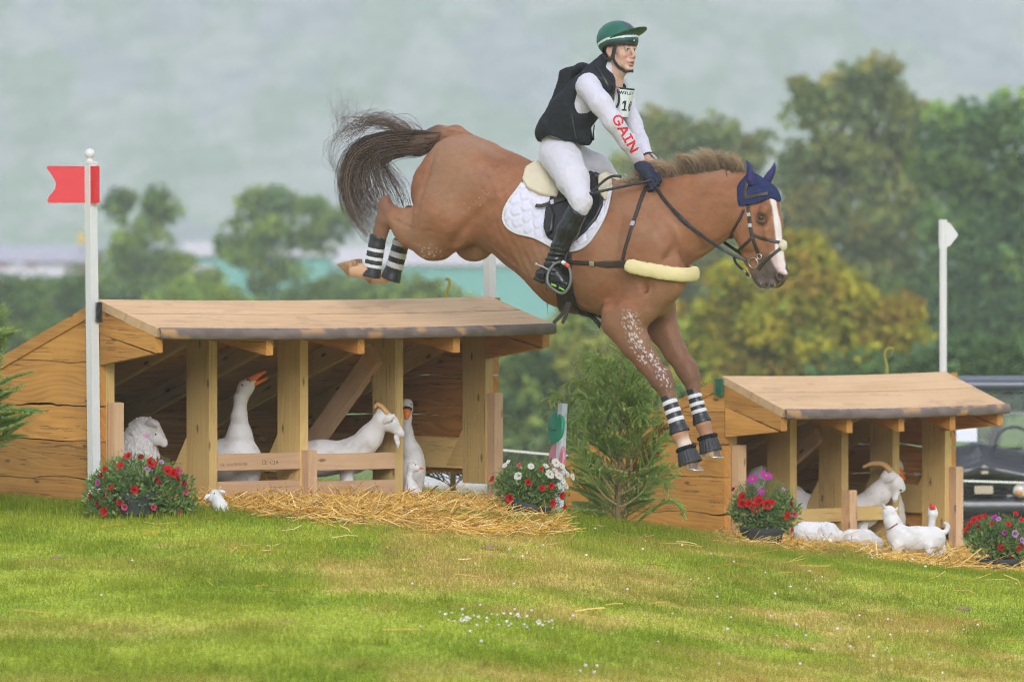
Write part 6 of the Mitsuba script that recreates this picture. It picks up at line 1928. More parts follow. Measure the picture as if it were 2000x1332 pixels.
both(gi, "band", drape(HS, [(1085, 470), (1116, 476), (1118, 556), (1128, 598), (1142, 615), (1168, 631), (1166, 637), (1135, 628), (1100, 612), (1092, 600), (1086, 560)], 0.006, 0.014, 5, None, 10, 3), "saddle_black")
for a in ([(1108, 590), (1103, 605), (1090, 622), (1081, 631)], [(1112, 590), (1109, 605), (1103, 622), (1098, 632)]):
    q = spline([W(x, y_, -0.23 - 0.003 * i) for i, (x, y_) in enumerate(a)], 12)
    part(gi, "strap_end", strap(q, -HL_, 0.021, 0.005), "brown_leather", smooth=True)
p, n = path_on(HS, [(1116, 505), (1119, 545), (1124, 580), (1132, 602), (1150, 620), (1168, 632)], 34, 0.022, 9)
part(gi, "piping", tube(p, 0.006, 6), "black_leather", smooth=True)

bp = thing("breastplate", "brown leather breastplate with pale yellow fleece across the horse's chest", "breastplate")
p, n = path_on(HS, [(1104, 512), (1140, 514), (1175, 516), (1205, 516), (1232, 516)], 30, 0.006, 8)
wd = np.interp(np.linspace(0, 1, 30), [0, 0.5, 0.55, 0.62, 0.75, 1], [0.024, 0.026, 0.034, 0.042, 0.038, 0.046])
both(bp, "girth_strap", strap(p, n, wd, 0.007), "brown_leather")
part(bp, "buckle", strap(p[11:14] + n[11:14] * 0.004, n[11:14], 0.028, 0.004), "metal")
p, n = path_on(HS, [(1263, 365), (1254, 385), (1243, 418), (1232, 452), (1222, 485), (1217, 508)], 34, 0.006, 8)
both(bp, "neck_strap", strap(p, n, np.interp(np.linspace(0, 1, 34), [0, 0.45, 0.5, 0.55, 1], [0.024, 0.022, 0.028, 0.02, 0.019]), 0.006), "brown_leather")
part(bp, "buckle", strap(p[16:19] + n[16:19] * 0.004, n[16:19], 0.028, 0.004), "metal")
p, n = path_on(HS, [(1228, 516), (1250, 521), (1275, 527), (1300, 533), (1322, 537), (1334, 537)], 42, 0.024, 6)
fv = np.asarray(hm.vertices); k_ = (np.abs(fv[:, 1]) < 0.05) & (fv[:, 0] < H(1385, 534)[0]) & (np.abs(fv[:, 2] - H(1345, 534)[2]) < 0.05)
fx_ = fv[k_, 0].max()
mid_ = toW(np.array([fx_ + 0.03, 0.0, H(1345, 534)[2]]))
far_ = [W(1338, 530, 0.22), W(1300, 524, 0.30)]
q2 = np.vstack([p[::6], [mid_ * 0.45 + p[-1] * 0.55 + HF * 0.035], [mid_], far_])
m = tube(spline(q2, 150), np.interp(np.linspace(0, 1, 150), [0, 0.03, 0.97, 1], [0.032, 0.042, 0.042, 0.032]), 14, 0.62, (0, 1, 0))
vv = np.asarray(m.vertices)
m.vertices = vv + 0.007 * (meshkit.fbm(vv * 55, 3, 8) - 0.5)[:, None] + 0.004 * (meshkit.noise(vv * 170, 9) - 0.5)[:, None]
part(bp, "chest_fleece", m, "fleece_yellow", smooth=True)

br = thing("bridle", "dark brown leather bridle with crossed noseband and rings at the bit", "bridle")


def leather(name, pts, w_, n=26, off=0.004, th=0.006, mir=True, rad=5, label=None):
    p, nn = path_on(HS, pts, n, off, rad)
    m = strap(p, nn, w_, th)
    both(br, name, m, "brown_leather", label=label, mir=mir)
    return p, nn


leather("headpiece", [(1461, 358), (1458, 375), (1459, 393)], 0.022, 14, 0.024)
pc, nc = leather("cheekpiece", [(1459, 388), (1462, 410), (1465, 440), (1470, 465), (1478, 487), (1485, 500)], 0.021, 34)
leather("browband", [(1457, 389), (1472, 386), (1487, 383), (1500, 381)], 0.022, 18, 0.026)
leather("throat_lash", [(1452, 410), (1444, 430), (1434, 447), (1427, 465)], 0.017)
leather("noseband", [(1470, 459), (1484, 464), (1501, 469), (1517, 473), (1528, 475)], 0.019)
leather("noseband", [(1528, 483), (1516, 492), (1503, 503), (1490, 516), (1482, 527)], 0.019)
leather("noseband", [(1470, 463), (1457, 476), (1444, 488)], 0.018, 18)
fz_ = trimesh.creation.icosphere(3, 1.0)
nf = xform(fz_, np.diag([0.028, 0.035, 0.034]), W(1530, 480, 0.0) - HL_ * 0.01)
vv = np.asarray(nf.vertices); nf.vertices = vv + 0.014 * (meshkit.fbm(vv * 60, 3, 2) - 0.5)[:, None]
part(br, "nose_fleece", nf, "fleece_cream", smooth=True)
for i in (8, 14): part(br, "buckle", strap(pc[i:i + 3] + nc[i:i + 3] * 0.004, nc[i:i + 3], 0.021, 0.004), "metal")


def ring(c, nrm, r, rt, n=28, squash=1.0):
    t, x, y_ = frame(nrm)
    pts = [c + r * (math.cos(q) * x + squash * math.sin(q) * y_) for q in np.linspace(0, 2 * np.pi, n)]
    return tube(pts, rt, 8)


bc, bn = HS.at(1473, 513, 0.012)
both(br, "bit_ring", ring(bc[0], bn[0], 0.030, 0.0035), "metal")
bc2, bn2 = HS.at(1485, 501, 0.012)
both(br, "bit_ring", ring(bc2[0], bn2[0], 0.015, 0.0035), "metal")
bx = thing("reins", "black reins running from the bit to the rider's gloved hands", "reins")
HAND = W(1271, 357, -0.07)
rp_, rn_ = path_on(HS, [(1288, 376), (1302, 395), (1318, 413), (1344, 438), (1366, 454)], 16, 0.014, 6)
rein_pts = [W(1283, 366, -0.11)] + list(rp_[1::3]) + [W(1412, 488, -0.15), W(1435, 500, -0.12), W(1462, 509, -0.09)]
q = spline(rein_pts, 60)
part(bx, "rein", strap(q, -HL_ + [0, 0, 0.3], np.interp(np.linspace(0, 1, 60), [0, 0.22, 0.3, 0.42, 0.45, 1], [0.019, 0.019, 0.025, 0.025, 0.019, 0.017]), 0.006), "black_leather", smooth=True)
q = spline([W(1434, 499, -0.11), W(1440, 517, -0.10), W(1450, 526, -0.09), W(1461, 539, -0.07)], 20)
part(bx, "rein", strap(q, -HL_, 0.014, 0.006), "black_leather", smooth=True)
part(bx, "rein_clip", tube([W(1451, 527, -0.095), W(1456, 533, -0.085)], 0.0065, 8), "metal")
part(bx, "rein_clip", ring(W(1463, 540, -0.07), -HL_, 0.012, 0.0025), "metal", smooth=True)
q = spline([W(1290, 372, 0.06), W(1340, 420, 0.14), W(1399, 461, 0.14), W(1425, 481, 0.12), W(1446, 495, 0.09), W(1462, 507, 0.085)], 50)
part(bx, "rein", strap(q, HL_, 0.018, 0.006), "black_leather", smooth=True)

# ---------------------------------------------------------------- the rider
rider = thing("person", "rider in green helmet, black body protector, white shirt and breeches and tall black boots", "person")
mat("breeches", (0.56, 0.545, 0.60), 0.75, 0.25, sheen=0.2)
mat("shirt", (0.54, 0.525, 0.60), 0.7, 0.25, sheen=0.2)
mat("vest_navy", mikit.proc(lambda p, n, uv: mix((0.009, 0.010, 0.015), (0.020, 0.022, 0.030), fbm(p.x * 90, p.y * 90, p.z * 90, 3))), 0.75, 0.2)
mat("glove_navy", (0.02, 0.024, 0.05), 0.75, 0.3)
mat("boot_black", (0.009, 0.010, 0.012), 0.3, 0.5)
mat("skin", VC, 0.5, 0.35)
mat("print_red", (0.62, 0.03, 0.035), 0.6, 0.3)
mat("print_black", (0.03, 0.03, 0.035), 0.6, 0.3)


def rfield(u0, v0, u1, v1, w, h):
    a, b = H(u0, v1, 0), H(u1, v0, 0)
    e = w * math.tan(HT)
    return Body((a[0] - e * 0.2, -w, a[2]), (b[0] + e, w, b[2]), h)


def folds(m, amp, fr, k, ax=(1, 1, 1)):
    """Soft cloth creases along the normals."""
    v = np.asarray(m.vertices)
    q = meshkit.fbm(v * np.array(ax) * fr, 3, k)
    m.vertices = v + m.vertex_normals * (amp * (1 - np.abs(q - 0.5) * 5))[:, None]
    return m


# breeches
f = rfield(1040, 255, 1245, 435, 0.50, 0.0055)
f.c([(1098, 262), (1096, 295)], [36, 38], 14, (1, 1.15, 1))
f.c([(1095, 305, -0.04), (1092, 308, 0.05)], [37, 37], 12)
f.c([(1097, 308, -0.10), (1119, 352, -0.28), (1135, 394, -0.39)], [38, 29, 20], 14)
f.c([(1104, 304, 0.09), (1165, 330, 0.20), (1206, 372, 0.32)], [33, 26, 19], 14); f.c([(1206, 372, 0.32), (1200, 410, 0.33)], [19, 18], 10)
f.c([(1134, 394, -0.39), (1133, 408, -0.395)], [19, 16], 8)
m = f.mesh(3)
v = np.asarray(m.vertices)
part(rider, "breeches", xform_local(folds(m, 0.0045, 22, 5, (1, 1, 0.7))), "breeches", smooth=True)
# shirt: torso and sleeves
SH = [(1148, 170, -0.19), (1174, 203, -0.25), (1197, 238, -0.25), (1224, 276, -0.17), (1246, 311, -0.09)]
SHF = [(1203, 172, 0.19), (1222, 205, 0.22), (1238, 245, 0.20), (1252, 280, 0.13), (1267, 313, 0.055)]
f = rfield(1050, 110, 1285, 335, 0.40, 0.005)
for s in (-1, 1): f.c([(1106, 262, 0.05 * s), (1128, 215, 0.06 * s), (1160, 178, 0.085 * s)], [33, 36, 36], 12, (1, 1, 1))
f.c([(1150, 168, -0.18), (1178, 150, 0), (1204, 170, 0.18)], [22, 26, 22], 14)
f.c([(1185, 150), (1197, 126)], [19, 16.5], 8)
f.c(SH, [22, 20.5, 18, 15.5, 12], 8); f.c(SHF, [20, 18.5, 16, 14, 11], 8)
m = f.mesh(3)
shirt_m = xform_local(folds(m, 0.0032, 26, 11, (1.2, 1, 0.6)))
part(rider, "shirt", shirt_m, "shirt", smooth=True)
# body protector
f = rfield(1035, 95, 1245, 300, 0.36, 0.005)
for s in (-1, 1): f.c([(1096, 252, 0.07 * s), (1116, 222, 0.075 * s), (1150, 186, 0.085 * s), (1166, 166, 0.09 * s)], [45, 43, 42, 36], 12)
f.c([(1062, 262, -0.06), (1062, 262, 0.06)], [13, 13], 22); f.c([(1140, 270, -0.08), (1140, 270, 0.08)], [17, 17], 16)
f.c([(1100, 205, 0), (1118, 148, 0), (1138, 132, 0)], [15, 14, 9], 9, (1, 3.2, 1))                # back plate
f.c([(1168, 128, -0.085), (1183, 118, 0), (1190, 130, 0.085)], [13, 12, 11], 10)                  # collar
f.c([(1158, 140, -0.12), (1190, 168, -0.13)], [15, 12], 10); f.c([(1184, 144, 0.13), (1210, 172, 0.13)], [13, 12], 10)
# arm openings, neck opening, flat lower edge
f.e((1138, 188, -0.30), (37, 55, 36), 8, True, roty(35)); f.e((1126, 200, -0.29), (27, 60, 36), 8, True, roty(20))
f.e((1200, 190, 0.30), (34, 55, 36), 8, True, roty(35))
f.e((1212, 118, 0.0), (24, 22, 30), 6, True)
g = np.meshgrid(*[f.lo[k] + f.h * np.arange(f.n[k]) for k in range(3)], indexing="ij", sparse=True)
a, b, c3 = H(1050, 277), H(1100, 263), H(1150, 284)
zc = np.interp(g[0][:, 0, 0], [a[0], b[0], c3[0]], [a[2], b[2], c3[2]]).astype(np.float32)[:, None, None]
f.F = np.maximum(f.F, zc - g[2] + 0 * f.F)
m = f.mesh(2)
part(rider, "body_protector", xform_local(folds(m, 0.003, 16, 21)), "vest_navy", smooth=True)
VS = Surf(xform_local(m))
for pts in ([(1104, 203), (1112, 210), (1135, 220), (1160, 229)], [(1164, 262), (1172, 255), (1180, 246)], [(1196, 170), (1206, 150), (1208, 178)]):
    pass
p, n = path_on(VS, [(1178, 255), (1172, 266), (1162, 272)], 14, 0.006, 6); part(rider, "vest_strap", strap(p, n, 0.022, 0.006), "black_leather", smooth=True)
p, n = path_on(VS, [(1164, 130), (1178, 150), (1190, 175), (1198, 200)], 20, 0.005, 6); part(rider, "vest_zip", strap(p, n, 0.018, 0.006), "black_leather", smooth=True)
for pts in ([(1126, 272), (1120, 245), (1117, 222)], [(1168, 205), (1172, 225), (1170, 250)]):
    p, n = path_on(VS, pts, 16, 0.001, 6); part(rider, "vest_seam", strap(p, n, 0.007, 0.003), "vest_trim", smooth=True)
p, n = path_on(VS, [(1137, 139), (1150, 147), (1168, 152), (1186, 156)], 16, 0.001, 6); part(rider, "vest_seam", strap(p, n, 0.007, 0.003), "vest_trim", smooth=True)
mat("vest_trim", (0.05, 0.053, 0.062), 0.6, 0.3)
# number bib
SS = Surf(shirt_m)
RY = norm([math.cos(math.radians(40)), -math.sin(math.radians(40)), 0.0])       # way the chest faces
RXX = np.array([-RY[1], RY[0], 0]) * 1.0
bibc = W(1218, 202, -0.015) + RY * 0.02
bx_, by_ = norm([math.sin(math.radians(40)), math.cos(math.radians(40)), 0]), norm([0.16 * RY[0], 0.16 * RY[1], 0.98])
bx_ = norm(np.array([0.80, 0.58, -0.06]))
by_ = norm(np.cross(np.cross(bx_, [0, 0, 1.0]), bx_) + 0.12 * RY)
nb_ = np.cross(bx_, by_)
W2, H2 = 0.066, 0.082
gx, gy = np.meshgrid(np.linspace(-1, 1, 13), np.linspace(-1, 1, 13), indexing="ij")
def bibpt(x, y_): return bibc + bx_ * (x * W2 * (1 - 0.18 * (y_ < 0) * abs(y_))) + by_ * y_ * H2 + nb_ * (0.006 * np.cos(x * 2.0) - 0.03 * x * x + 0.004 * math.sin(7 * x + 3 * y_))
V = np.array([bibpt(x, y_) for x, y_ in zip(gx.ravel(), gy.ravel())])
i = np.arange(169).reshape(13, 13); q = np.stack([i[:-1, :-1], i[1:, :-1], i[1:, 1:], i[:-1, 1:]], -1).reshape(-1, 4)
bib = part(rider, "number_bib", trimesh.Trimesh(V, np.vstack([q[:, [0, 1, 2]], q[:, [0, 2, 3]]]), process=False), "bib_white", smooth=True, label="white rider number bib on the chest")
mat("bib_white", (0.62, 0.66, 0.66), 0.3, 0.5)
for txt, hgt, x0, y0 in (("WILLET", 0.017, -0.80, 0.62), ("10", 0.056, -0.60, -0.55)):
    tm = meshkit.text_mesh(txt, hgt, 0.0015, bold=True)
    tv = tm.vertices
    sx = 1.55 * W2 / max(np.ptp(tv[:, 0]), 1e-6) if txt != "10" else 1.0
    part(bib, "lettering", trimesh.Trimesh(np.array([bibpt(x0 + a_ * sx / W2, y0 + b_ / H2) + nb_ * (0.0015 + c_) for a_, b_, c_ in tv]), tm.faces, process=False), "print_black", kind="stuff")
rim = [bibpt(x, 1.02) for x in np.linspace(-1, 1, 12)]
part(bib, "top_band", tube(rim, 0.006, 6), "print_black", smooth=True)
part(rider, "lanyard", tube(spline([W(1206, 176, -0.09), W(1209, 190, -0.10), W(1207, 205, -0.10), W(1201, 213, -0.10)], 14), 0.007, 8), "print_black", smooth=True)
part(rider, "lanyard_clip", ring(W(1206, 175, -0.095), -HL_, 0.010, 0.003), "metal", smooth=True)
# sleeve lettering, draped on the near sleeve
tm = meshkit.text_mesh("GAIN", 1.0, 0.06, bold=True).subdivide().subdivide()
tv = tm.vertices; L_ = tv[:, 0].max()
a, b = np.array([1195.0, 228.0]), np.array([1234.0, 299.0])
dd = (b - a); pr = norm(np.array([dd[1], -dd[0]]))
uvp = a + (tv[:, :1] / L_) * dd + (tv[:, 1:2] - 0.1) * pr * 17.5
pp, nn = SS.at(uvp[:, 0], uvp[:, 1], 0.0018, 5.0)
part(rider, "sleeve_lettering", trimesh.Trimesh(pp + nn * (tv[:, 2:3] * 0.015), tm.faces, process=False), "print_red", smooth=False, label="red lettering down the white sleeve", kind="stuff")
# wrists, gloves
def skin_part(key, name, mesh, col, smooth=True):
    part(key, name, mesh, "skin", smooth=smooth, color=np.tile(np.array(col), (len(mesh.vertices), 1)))


for side, wr, kn, w0 in ((0, (1249, 314), (1272, 348), -0.085), (1, (1268, 314), (1279, 342), 0.045)):
    f = rfield(1235, 300, 1305, 390, 0.17, 0.0032)
    f.c([(wr[0] - 3, wr[1] - 4, w0), (wr[0] + 3, wr[1] + 6, w0)], [10.5, 10], 4)
    skin_part(rider, "wrist", xform_local(f.mesh(2)), (0.46, 0.26, 0.20))
    f = rfield(1228, 300, 1310, 395, 0.18, 0.0028)
    s = -1 if side == 0 else 1
    f.c([(wr[0] + 2, wr[1] + 9, w0), (kn[0] - 9, kn[1] - 14, w0), (kn[0] - 2, kn[1], w0)], [12.5, 13.5, 12.5], 5, (1, 1.0, 1))
    for k in range(4):                                    # four fingers closed round the rein
        o = (k - 1.5)
        k0 = (kn[0] + 5 - o * 5.2, kn[1] + 2 + o * 6.0, w0 + s * 0.022)
        k1 = (kn[0] + 10 - o * 5.0, kn[1] + 13 + o * 5.2, w0 + s * 0.020)
        k2 = (kn[0] + 3 - o * 4.6, kn[1] + 20 + o * 4.4, w0 - s * 0.004)
        k3 = (kn[0] - 4 - o * 4.2, kn[1] + 15 + o * 4.2, w0 - s * 0.016)
        f.c([k0, k1, k2, k3], [4.4, 4.0, 3.6, 3.0], 1.6)
        f.c([(kn[0] - 6, kn[1] - 4, w0), k0], [7, 4.6], 3)
    f.c([(wr[0] + 12, wr[1] + 14, w0 - s * 0.02), (kn[0] + 6, kn[1] - 8, w0 - s * 0.032), (kn[0] + 13, kn[1] + 2, w0 - s * 0.026)], [5.5, 4.6, 3.6], 2.5)   # thumb
    part(rider, "glove", xform_local(f.mesh(2)), "glove_navy", smooth=True, label=["navy glove on the hand holding the whip", "navy glove on the farther hand"][side])
wc_ = H(1265, 309, 0.052)
ax = norm(H(1267, 313, 0.055) - H(1258, 294, 0.10))
t_, x_, y_ = frame(ax, (0, 1, 0))
rg_ = [wc_ + (x_ * math.cos(q) + y_ * math.sin(q)) * 0.0385 for q in np.linspace(0, 2 * np.pi, 30)]
wt = part(rider, "wrist_watch", xform_local(tube(rg_, 0.009, 8, 0.4, tuple(ax))), "black_rubber", smooth=True)
fc = toW(wc_) + (HF * 0.038 + np.array([0, 0, 0.008]))
part(wt, "face", box(fc, norm([0.75, 0.2, -1]) * 0.042, HL_ * 0.034, norm([1, -0.3, 0.75]) * 0.012), "metal")

# tall boots
def tall_boot(w, shift, lab):
    f = rfield(1025, 375, 1160, 585, 0.52, 0.0048)
    s = (lambda q: (q[0] + shift[0], q[1] + shift[1], w + (q[2] if len(q) > 2 else 0)))
    f.c([s(q) for q in ((1128, 412), (1110, 448), (1094, 483), (1081, 510), (1070, 532))], [20, 20.5, 16.5, 13.5, 13.5], 8)
    f.c([s(q) for q in ((1056, 535), (1080, 545), (1106, 555))], [10.5, 10.5, 7.5], 7); f.c([s(q) for q in ((1078, 525), (1095, 543))], [12, 8], 7)
    g = np.meshgrid(*[f.lo[k] + f.h * np.arange(f.n[k]) for k in range(3)], indexing="ij", sparse=True)
    a, b = H(*s((1108, 393))), H(*s((1142, 423)))
    n_ = norm(np.array([-(b - a)[2], 0, (b - a)[0]]))
    f.F = np.maximum(f.F, ((g[0] - a[0]) * n_[0] + (g[2] - a[2]) * n_[2]).astype(np.float32) + 0 * f.F)
    f.c([s((1062, 548)), s((1110, 564))], [3.0, 3.0], 1.5, (1, 3.2, 1)); f.c([s((1047, 544)), s((1061, 550))], [4.5, 4.5], 1.5, (1, 2.2, 1))
    m = f.mesh(2)
    v = np.asarray(m.vertices)
    d, _ = pl_dist(v, [s((1092, 492)), s((1074, 525))])
    m.vertices = v + m.vertex_normals * (0.0045 * np.sin(v[:, 2] * 210 + 22 * v[:, 0] + 3 * meshkit.noise(v * 30, 2)) * sst(0.09, 0.03, d))[:, None]
    k = part(rider, "boot", xform_local(m), "boot_black", smooth=True, label=lab)
    sp_ = [s((1052, 519, -0.052)), s((1070, 527, -0.05)), s((1074, 531, -0.048))]
    part(k, "spur", cat([tube([W(*q) for q in (s((1047, 516, -0.02)), s((1060, 521, -0.05)), s((1071, 527, -0.052)))], 0.005, 8), xform(trimesh.creation.icosphere(2, 0.010), None, W(*s((1048, 516, -0.02))))]), "metal", smooth=True)
    part(k, "spur_strap", tube([W(*q) for q in (s((1070, 527, -0.052)), s((1062, 535, -0.054)), s((1058, 545, -0.05)), s((1064, 554, -0.035)))], 0.0045, 6), "black_rubber", smooth=True)
    return k


tall_boot(-0.405, (0, 0), "tall black boot in the nearer stirrup")
tall_boot(0.345, (22, 38), "tall black boot on the far side of the horse")
# stirrups
def stirrup(key, w, shift):
    s = (lambda u, v, dw=0: W(u + shift[0], v + shift[1], w + dw))
    loop = [s(1096, 512, .0), s(1108, 517, .0), s(1114, 530, -0.01), s(1115, 547, -0.015), s(1110, 563, -0.02), s(1099, 573, -0.03), s(1083, 567, -0.045), s(1070, 553, -0.05), s(1069, 541, -0.045), s(1075, 525, -0.03), s(1086, 514, -0.012), s(1096, 512, 0)]
    part(key, "iron", tube(spline(loop, 70), np.interp(np.linspace(0, 1, 70), [0, 0.4, 0.5, 1], [0.013, 0.011, 0.014, 0.013]), 8, 0.6), "stirrup_grey", smooth=True)
    for a, b in (((1077, 555, -0.055), (1086, 559, -0.055)), ((1092, 562, -0.05), (1102, 567, -0.045))):
        part(key, "grip", tube([s(*a), s(*b)], [0.009, 0.008], 8, 0.6), "grip_green", smooth=True)
    part(key, "leather", strap(spline([s(1113, 470, 0.04), s(1107, 490, 0.025), s(1101, 512, 0.005)], 10), -HL_, 0.022, 0.006), "black_leather", smooth=True)
    part(key, "release_tab", tube([s(1098, 512, -0.01), s(1104, 515, -0.01)], 0.012, 8), "white_paint")
    part(key, "release_button", tube([s(1105, 516, -0.012), s(1111, 521, -0.012)], 0.012, 8), "button_red")


mat("stirrup_grey", (0.13, 0.135, 0.13), 0.4, 0.5)
mat("grip_green", (0.15, 0.55, 0.03), 0.5, 0.4)
mat("button_red", (0.7, 0.09, 0.03), 0.4, 0.4)
st_ = thing("stirrup", "grey stirrup with green grips and red button under the rider's nearer boot", "stirrup")
stirrup(st_, -0.425, (0, 0))
# whip
wh = thing("riding_whip", "short black riding whip held against the rider's thigh", "whip")
q = spline([W(1287, 348, -0.10), W(1268, 353, -0.125), W(1215, 365, -0.235), W(1153, 379, -0.37)], 24)
part(wh, "shaft", tube(q, np.interp(np.linspace(0, 1, 24), [0, 0.2, 1], [0.006, 0.0075, 0.0085]), 8), "black_rubber", smooth=True)
part(wh, "flap", tube(q[-3:] + np.array([-0.004, 0, 0]), [0.009, 0.0105, 0.011], 8), "black_leather", smooth=True)
nk = thing("neck_strap", "black grab strap with ring at the front of the saddle", "strap")
q = spline([W(1150, 377, -0.30), W(1170, 362, -0.27), W(1190, 347, -0.22), W(1214, 346, -0.17)], 16)
part(nk, "strap", strap(q, -HL_ + [0, 0, 0.3], 0.016, 0.005), "black_leather", smooth=True)
part(nk, "ring", ring(W(1219, 344, -0.165), -HL_, 0.0125, 0.0022), "metal", smooth=True)

# ---- head, in its own frame: x out of the face, y to the left ear, z up
YAW = math.radians(41)
hx = np.array([math.cos(YAW), -math.sin(YAW), 0]); hy = np.array([math.sin(YAW), math.cos(YAW), 0]); hz = np.array([0, 0, 1.0])
pit = math.radians(-2)
HO = W(1209.5, 98, 0.0)
HDM = np.array([hx, hy, hz])


def toH(m): return trimesh.Trimesh(HO + np.asarray(m.vertices) @ HDM, m.faces, process=False)


f = Field((-0.14, -0.11, -0.26), (0.15, 0.11, 0.15), 0.0026)
f.ell((-0.012, 0, 0.042), (0.096, 0.074, 0.096), 0.02)
f.cone((0.030, 0, 0.022), (0.042, 0, -0.075), 0.060, 0.043, 0.02, (1, 0.98, 1))
for s in (-1, 1):
    f.cone((0.000, 0.052 * s, -0.055), (0.074, 0.014 * s, -0.108), 0.021, 0.017, 0.02)
    f.ell((0.060, 0.043 * s, -0.034), (0.026, 0.022, 0.024), 0.018)
    f.ell((0.046, 0.045 * s, -0.07), (0.03, 0.016, 0.03), 0.02)
f.ell((0.080, 0, -0.112), (0.020, 0.021, 0.016), 0.014)
f.cone((0.086, -0.042, 0.020), (0.086, 0.042, 0.020), 0.012, 0.012, 0.012)
f.ell((0.083, 0, -0.066), (0.020, 0.030, 0.020), 0.014)
for s in (-1, 1): f.ell((0.101, 0.032 * s, 0.001), (0.015, 0.019, 0.0115), 0.010, None, True)
f.cone((0.094, 0, 0.004), (0.114, 0, -0.036), 0.0085, 0.0105, 0.010)
for s in (-1, 1): f.ell((0.104, 0.0115 * s, -0.045), (0.0105, 0.0075, 0.008), 0.005)
f.cone((0.112, 0, -0.040), (0.102, 0, -0.050), 0.009, 0.006, 0.006)
for s in (-1, 1): f.ell((0.107, 0.008 * s, -0.052), (0.006, 0.0035, 0.0025), 0.002, None, True)
f.ell((0.0985, 0, -0.072), (0.010, 0.023, 0.0065), 0.005); f.ell((0.0965, 0, -0.088), (0.011, 0.020, 0.0075), 0.005)
f.cone((0.106, -0.014, -0.0795), (0.106, 0.014, -0.0795), 0.0042, 0.0042, 0.003, sub=True)
f.ell((0.094, 0, -0.099), (0.012, 0.02, 0.005), 0.006, None, True)
for s in (-1, 1): f.ell((0.089, 0.032 * s, 0.0085), (0.011, 0.018, 0.0045), 0.005)
f.cone((-0.022, 0, -0.06), (-0.052, 0, -0.235), 0.054, 0.058, 0.025)
f.ell((0.02, 0, -0.125), (0.03, 0.03, 0.03), 0.03)
for s in (-1, 1):
    f.ell((-0.014, 0.076 * s, -0.010), (0.021, 0.009, 0.032), 0.006, roty(-12)); f.ell((-0.010, 0.086 * s, -0.008), (0.011, 0.006, 0.018), 0.006, roty(-12), True)
    f.ell((-0.006, 0.073 * s, -0.036), (0.008, 0.007, 0.009), 0.005)
m = f.mesh(2)
v = np.asarray(m.vertices)
C = np.tile(np.array([0.55, 0.345, 0.265]), (len(v), 1)) * (1 + 0.10 * (meshkit.fbm(v * 60, 2, 4) - 0.5)[:, None])
ell_ = lambda c, r: np.exp(-(((v - c) / r) ** 2).sum(1))
C = blend(C, (0.50, 0.225, 0.175), np.clip(0.75 * (ell_((0.07, -0.045, -0.045), (0.035, 0.03, 0.022)) + ell_((0.07, 0.045, -0.045), (0.035, 0.03, 0.022))), 0, 1))
C = blend(C, (0.38, 0.14, 0.12), np.clip(1.1 * ell_((0.103, 0, -0.080), (0.02, 0.021, 0.0125)), 0, 0.85))
C = blend(C, (0.47, 0.22, 0.17), 0.5 * ell_((0.11, 0, -0.042), (0.02, 0.015, 0.015)))
C = blend(C, (0.06, 0.02, 0.02), np.clip(1.3 * ell_((0.103, 0, -0.0795), (0.012, 0.014, 0.0035)), 0, 1))
for s in (-1, 1):
    C = blend(C, (0.10, 0.055, 0.035), np.clip(1.2 * ell_((0.094, 0.034 * s, 0.021), (0.02, 0.020, 0.0045)), 0, 0.8))
    C = blend(C, (0.16, 0.09, 0.07), np.clip(1.1 * ell_((0.092, 0.032 * s, 0.004), (0.014, 0.017, 0.003)), 0, 0.7))
    C = blend(C, (0.45, 0.20, 0.15), 0.6 * ell_((-0.012, 0.08 * s, -0.01), (0.02, 0.02, 0.03)))
part(rider, "head", toH(m), "skin", smooth=True, color=C)
for s in (-1, 1):
    e_ = trimesh.creation.icosphere(3, 0.0125)
    ev = np.asarray(e_.vertices)
    di = norm([0.98, 0.12, 0.02])
    ca = ev @ di / 0.0125
    col = np.where(ca[:, None] > 0.955, np.array([0.01, 0.01, 0.01]), np.where(ca[:, None] > 0.82, np.array([0.07, 0.06, 0.05]), np.array([0.36, 0.32, 0.30])))
    part(rider, "eye", toH(xform(e_, None, (0.0805, 0.032 * s, 0.0005))), "glossy", smooth=True, color=col)
# helmet
f = Field((-0.17, -0.14, -0.10), (0.18, 0.14, 0.21), 0.0033)
f.ell((-0.014, 0, 0.062), (0.134, 0.110, 0.112), 0.01)
g = np.meshgrid(*[f.lo[k] + f.h * np.arange(f.n[k]) for k in range(3)], indexing="ij", sparse=True)
rimz = np.interp(g[0][:, 0, 0], [-0.15, -0.09, -0.03, 0.03, 0.12], [-0.030, -0.022, 0.014, 0.024, 0.022]).astype(np.float32)[:, None, None]
f.F = np.maximum(f.F, rimz - g[2] + 0 * f.F)
m = f.mesh(2)
v = np.asarray(m.vertices)
C = np.tile(np.array([0.012, 0.105, 0.072]), (len(v), 1))
up_ = v[:, 2] - np.interp(v[:, 0], [-0.15, 0.0, 0.12], [0.012, 0.062, 0.078])
C = blend(C, (0.60, 0.62, 0.64), sst(0.006, 0.009, up_ + 0.012) * sst(0.022, 0.018, up_ + 0.012))
C = blend(C, (0.030, 0.030, 0.040), sst(0.004, 0.0, up_ + 0.022) * sst(-0.06, -0.02, v[:, 0]))
C = blend(C, (0.012, 0.085, 0.075), sst(0.004, 0.0, up_ + 0.008) * sst(-0.02, -0.05, v[:, 0]))
C = blend(C, (0.03, 0.03, 0.055), sst(0.024, 0.020, np.abs(v[:, 1])) * sst(0.0, 0.004, up_ - 0.02))
C = blend(C, (0.14, 0.12, 0.14), sst(0.003, 0.001, np.abs(np.abs(v[:, 1]) - 0.010)) * sst(0.0, 0.004, up_ - 0.02) * 0.7)
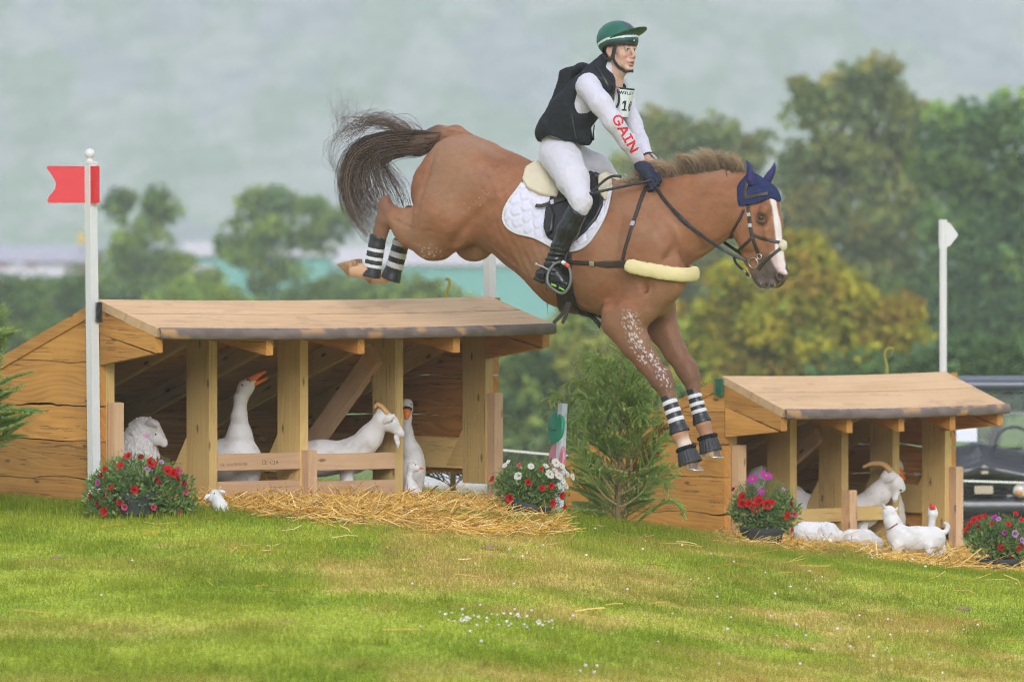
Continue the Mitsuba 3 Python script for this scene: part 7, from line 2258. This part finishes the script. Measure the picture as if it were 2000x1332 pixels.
C = blend(C, (0.012, 0.012, 0.014), sst(0.014, 0.010, v[:, 2] - np.interp(v[:, 0], [-0.15, -0.09, -0.03, 0.03, 0.12], [-0.030, -0.022, 0.014, 0.024, 0.022])) * sst(0.05, 0.0, v[:, 0]))
hel = part(rider, "helmet", toH(m), "silk", smooth=True, color=np.clip(C, 0, 1), label="dark green helmet with white stripe, navy top band and peak")
mat("silk", VC, 0.42, 0.4, sheen=0.3)
# peak
V, n1, n2 = [], 31, 8
for i in range(n1):
    a = math.radians(-80 + 160 * i / (n1 - 1))
    edge_ = 0.074 * max(0.0, math.cos(a * 90 / 80)) ** 0.75
    for j in range(n2):
        t = j / (n2 - 1)
        r = 1 + 0 * t
        x = -0.014 + (0.128 + edge_ * t) * math.cos(a); y_ = (0.106 + edge_ * 0.55 * t) * math.sin(a)
        z = 0.066 + 0.022 * math.cos(a) + t * edge_ * (0.30 + 0.25 * math.cos(a)) + 0.0 - 0.012 * (1 - math.cos(a))
        V.append((x, y_, z))
V = np.array(V); i = np.arange(n1 * n2).reshape(n1, n2)
q = np.stack([i[:-1, :-1], i[1:, :-1], i[1:, 1:], i[:-1, 1:]], -1).reshape(-1, 4)
N_ = len(V); V2 = np.vstack([V, V + [0, 0, 0.004]]); F = np.vstack([q[:, ::-1], q + N_])
b_ = np.r_[i[:, -1]]; F = np.vstack([F, np.c_[b_[:-1], b_[1:], b_[1:] + N_, b_[:-1] + N_]])
m = trimesh.Trimesh(V2, np.vstack([F[:, [0, 1, 2]], F[:, [0, 2, 3]]]), process=False)
part(hel, "peak", toH(m), "peak_green", smooth=50)
mat("peak_green", (0.012, 0.090, 0.062), 0.45, 0.4)
part(hel, "badge", toH(box((0.121, -0.010, 0.052), np.array([0.006, -0.022, 0]) , [0.002, 0.0006, 0], [0, 0, 0.008])), "metal")
# harness
def hp(*q): return HO + np.array(q) @ HDM
for s in (-1, 1):
    part(hel, "harness", strap(spline([hp(0.030, 0.080 * s, 0.03), hp(0.024, 0.079 * s, -0.01), hp(0.016, 0.077 * s, -0.045), hp(0.03, 0.066 * s, -0.085), hp(0.058, 0.036 * s, -0.121), hp(0.068, 0.012 * s, -0.132)], 24), np.array([hy * s - hz * 0.1] * 24), np.interp(np.linspace(0, 1, 24), [0, 0.35, 0.5, 1], [0.024, 0.024, 0.016, 0.016]), 0.006), "black_rubber", smooth=True)
    part(hel, "harness", strap(spline([hp(-0.075, 0.060 * s, -0.03), hp(-0.045, 0.074 * s, -0.052), hp(-0.01, 0.078 * s, -0.056), hp(0.018, 0.077 * s, -0.048)], 14), np.array([hy * s] * 14), 0.020, 0.008), "black_rubber", smooth=True)
part(hel, "chin_cup", tube(spline([hp(0.062, -0.03, -0.126), hp(0.088, -0.014, -0.126), hp(0.093, 0.0, -0.124), hp(0.088, 0.014, -0.126), hp(0.062, 0.03, -0.126)], 18), 0.0085, 8), "black_rubber", smooth=True)
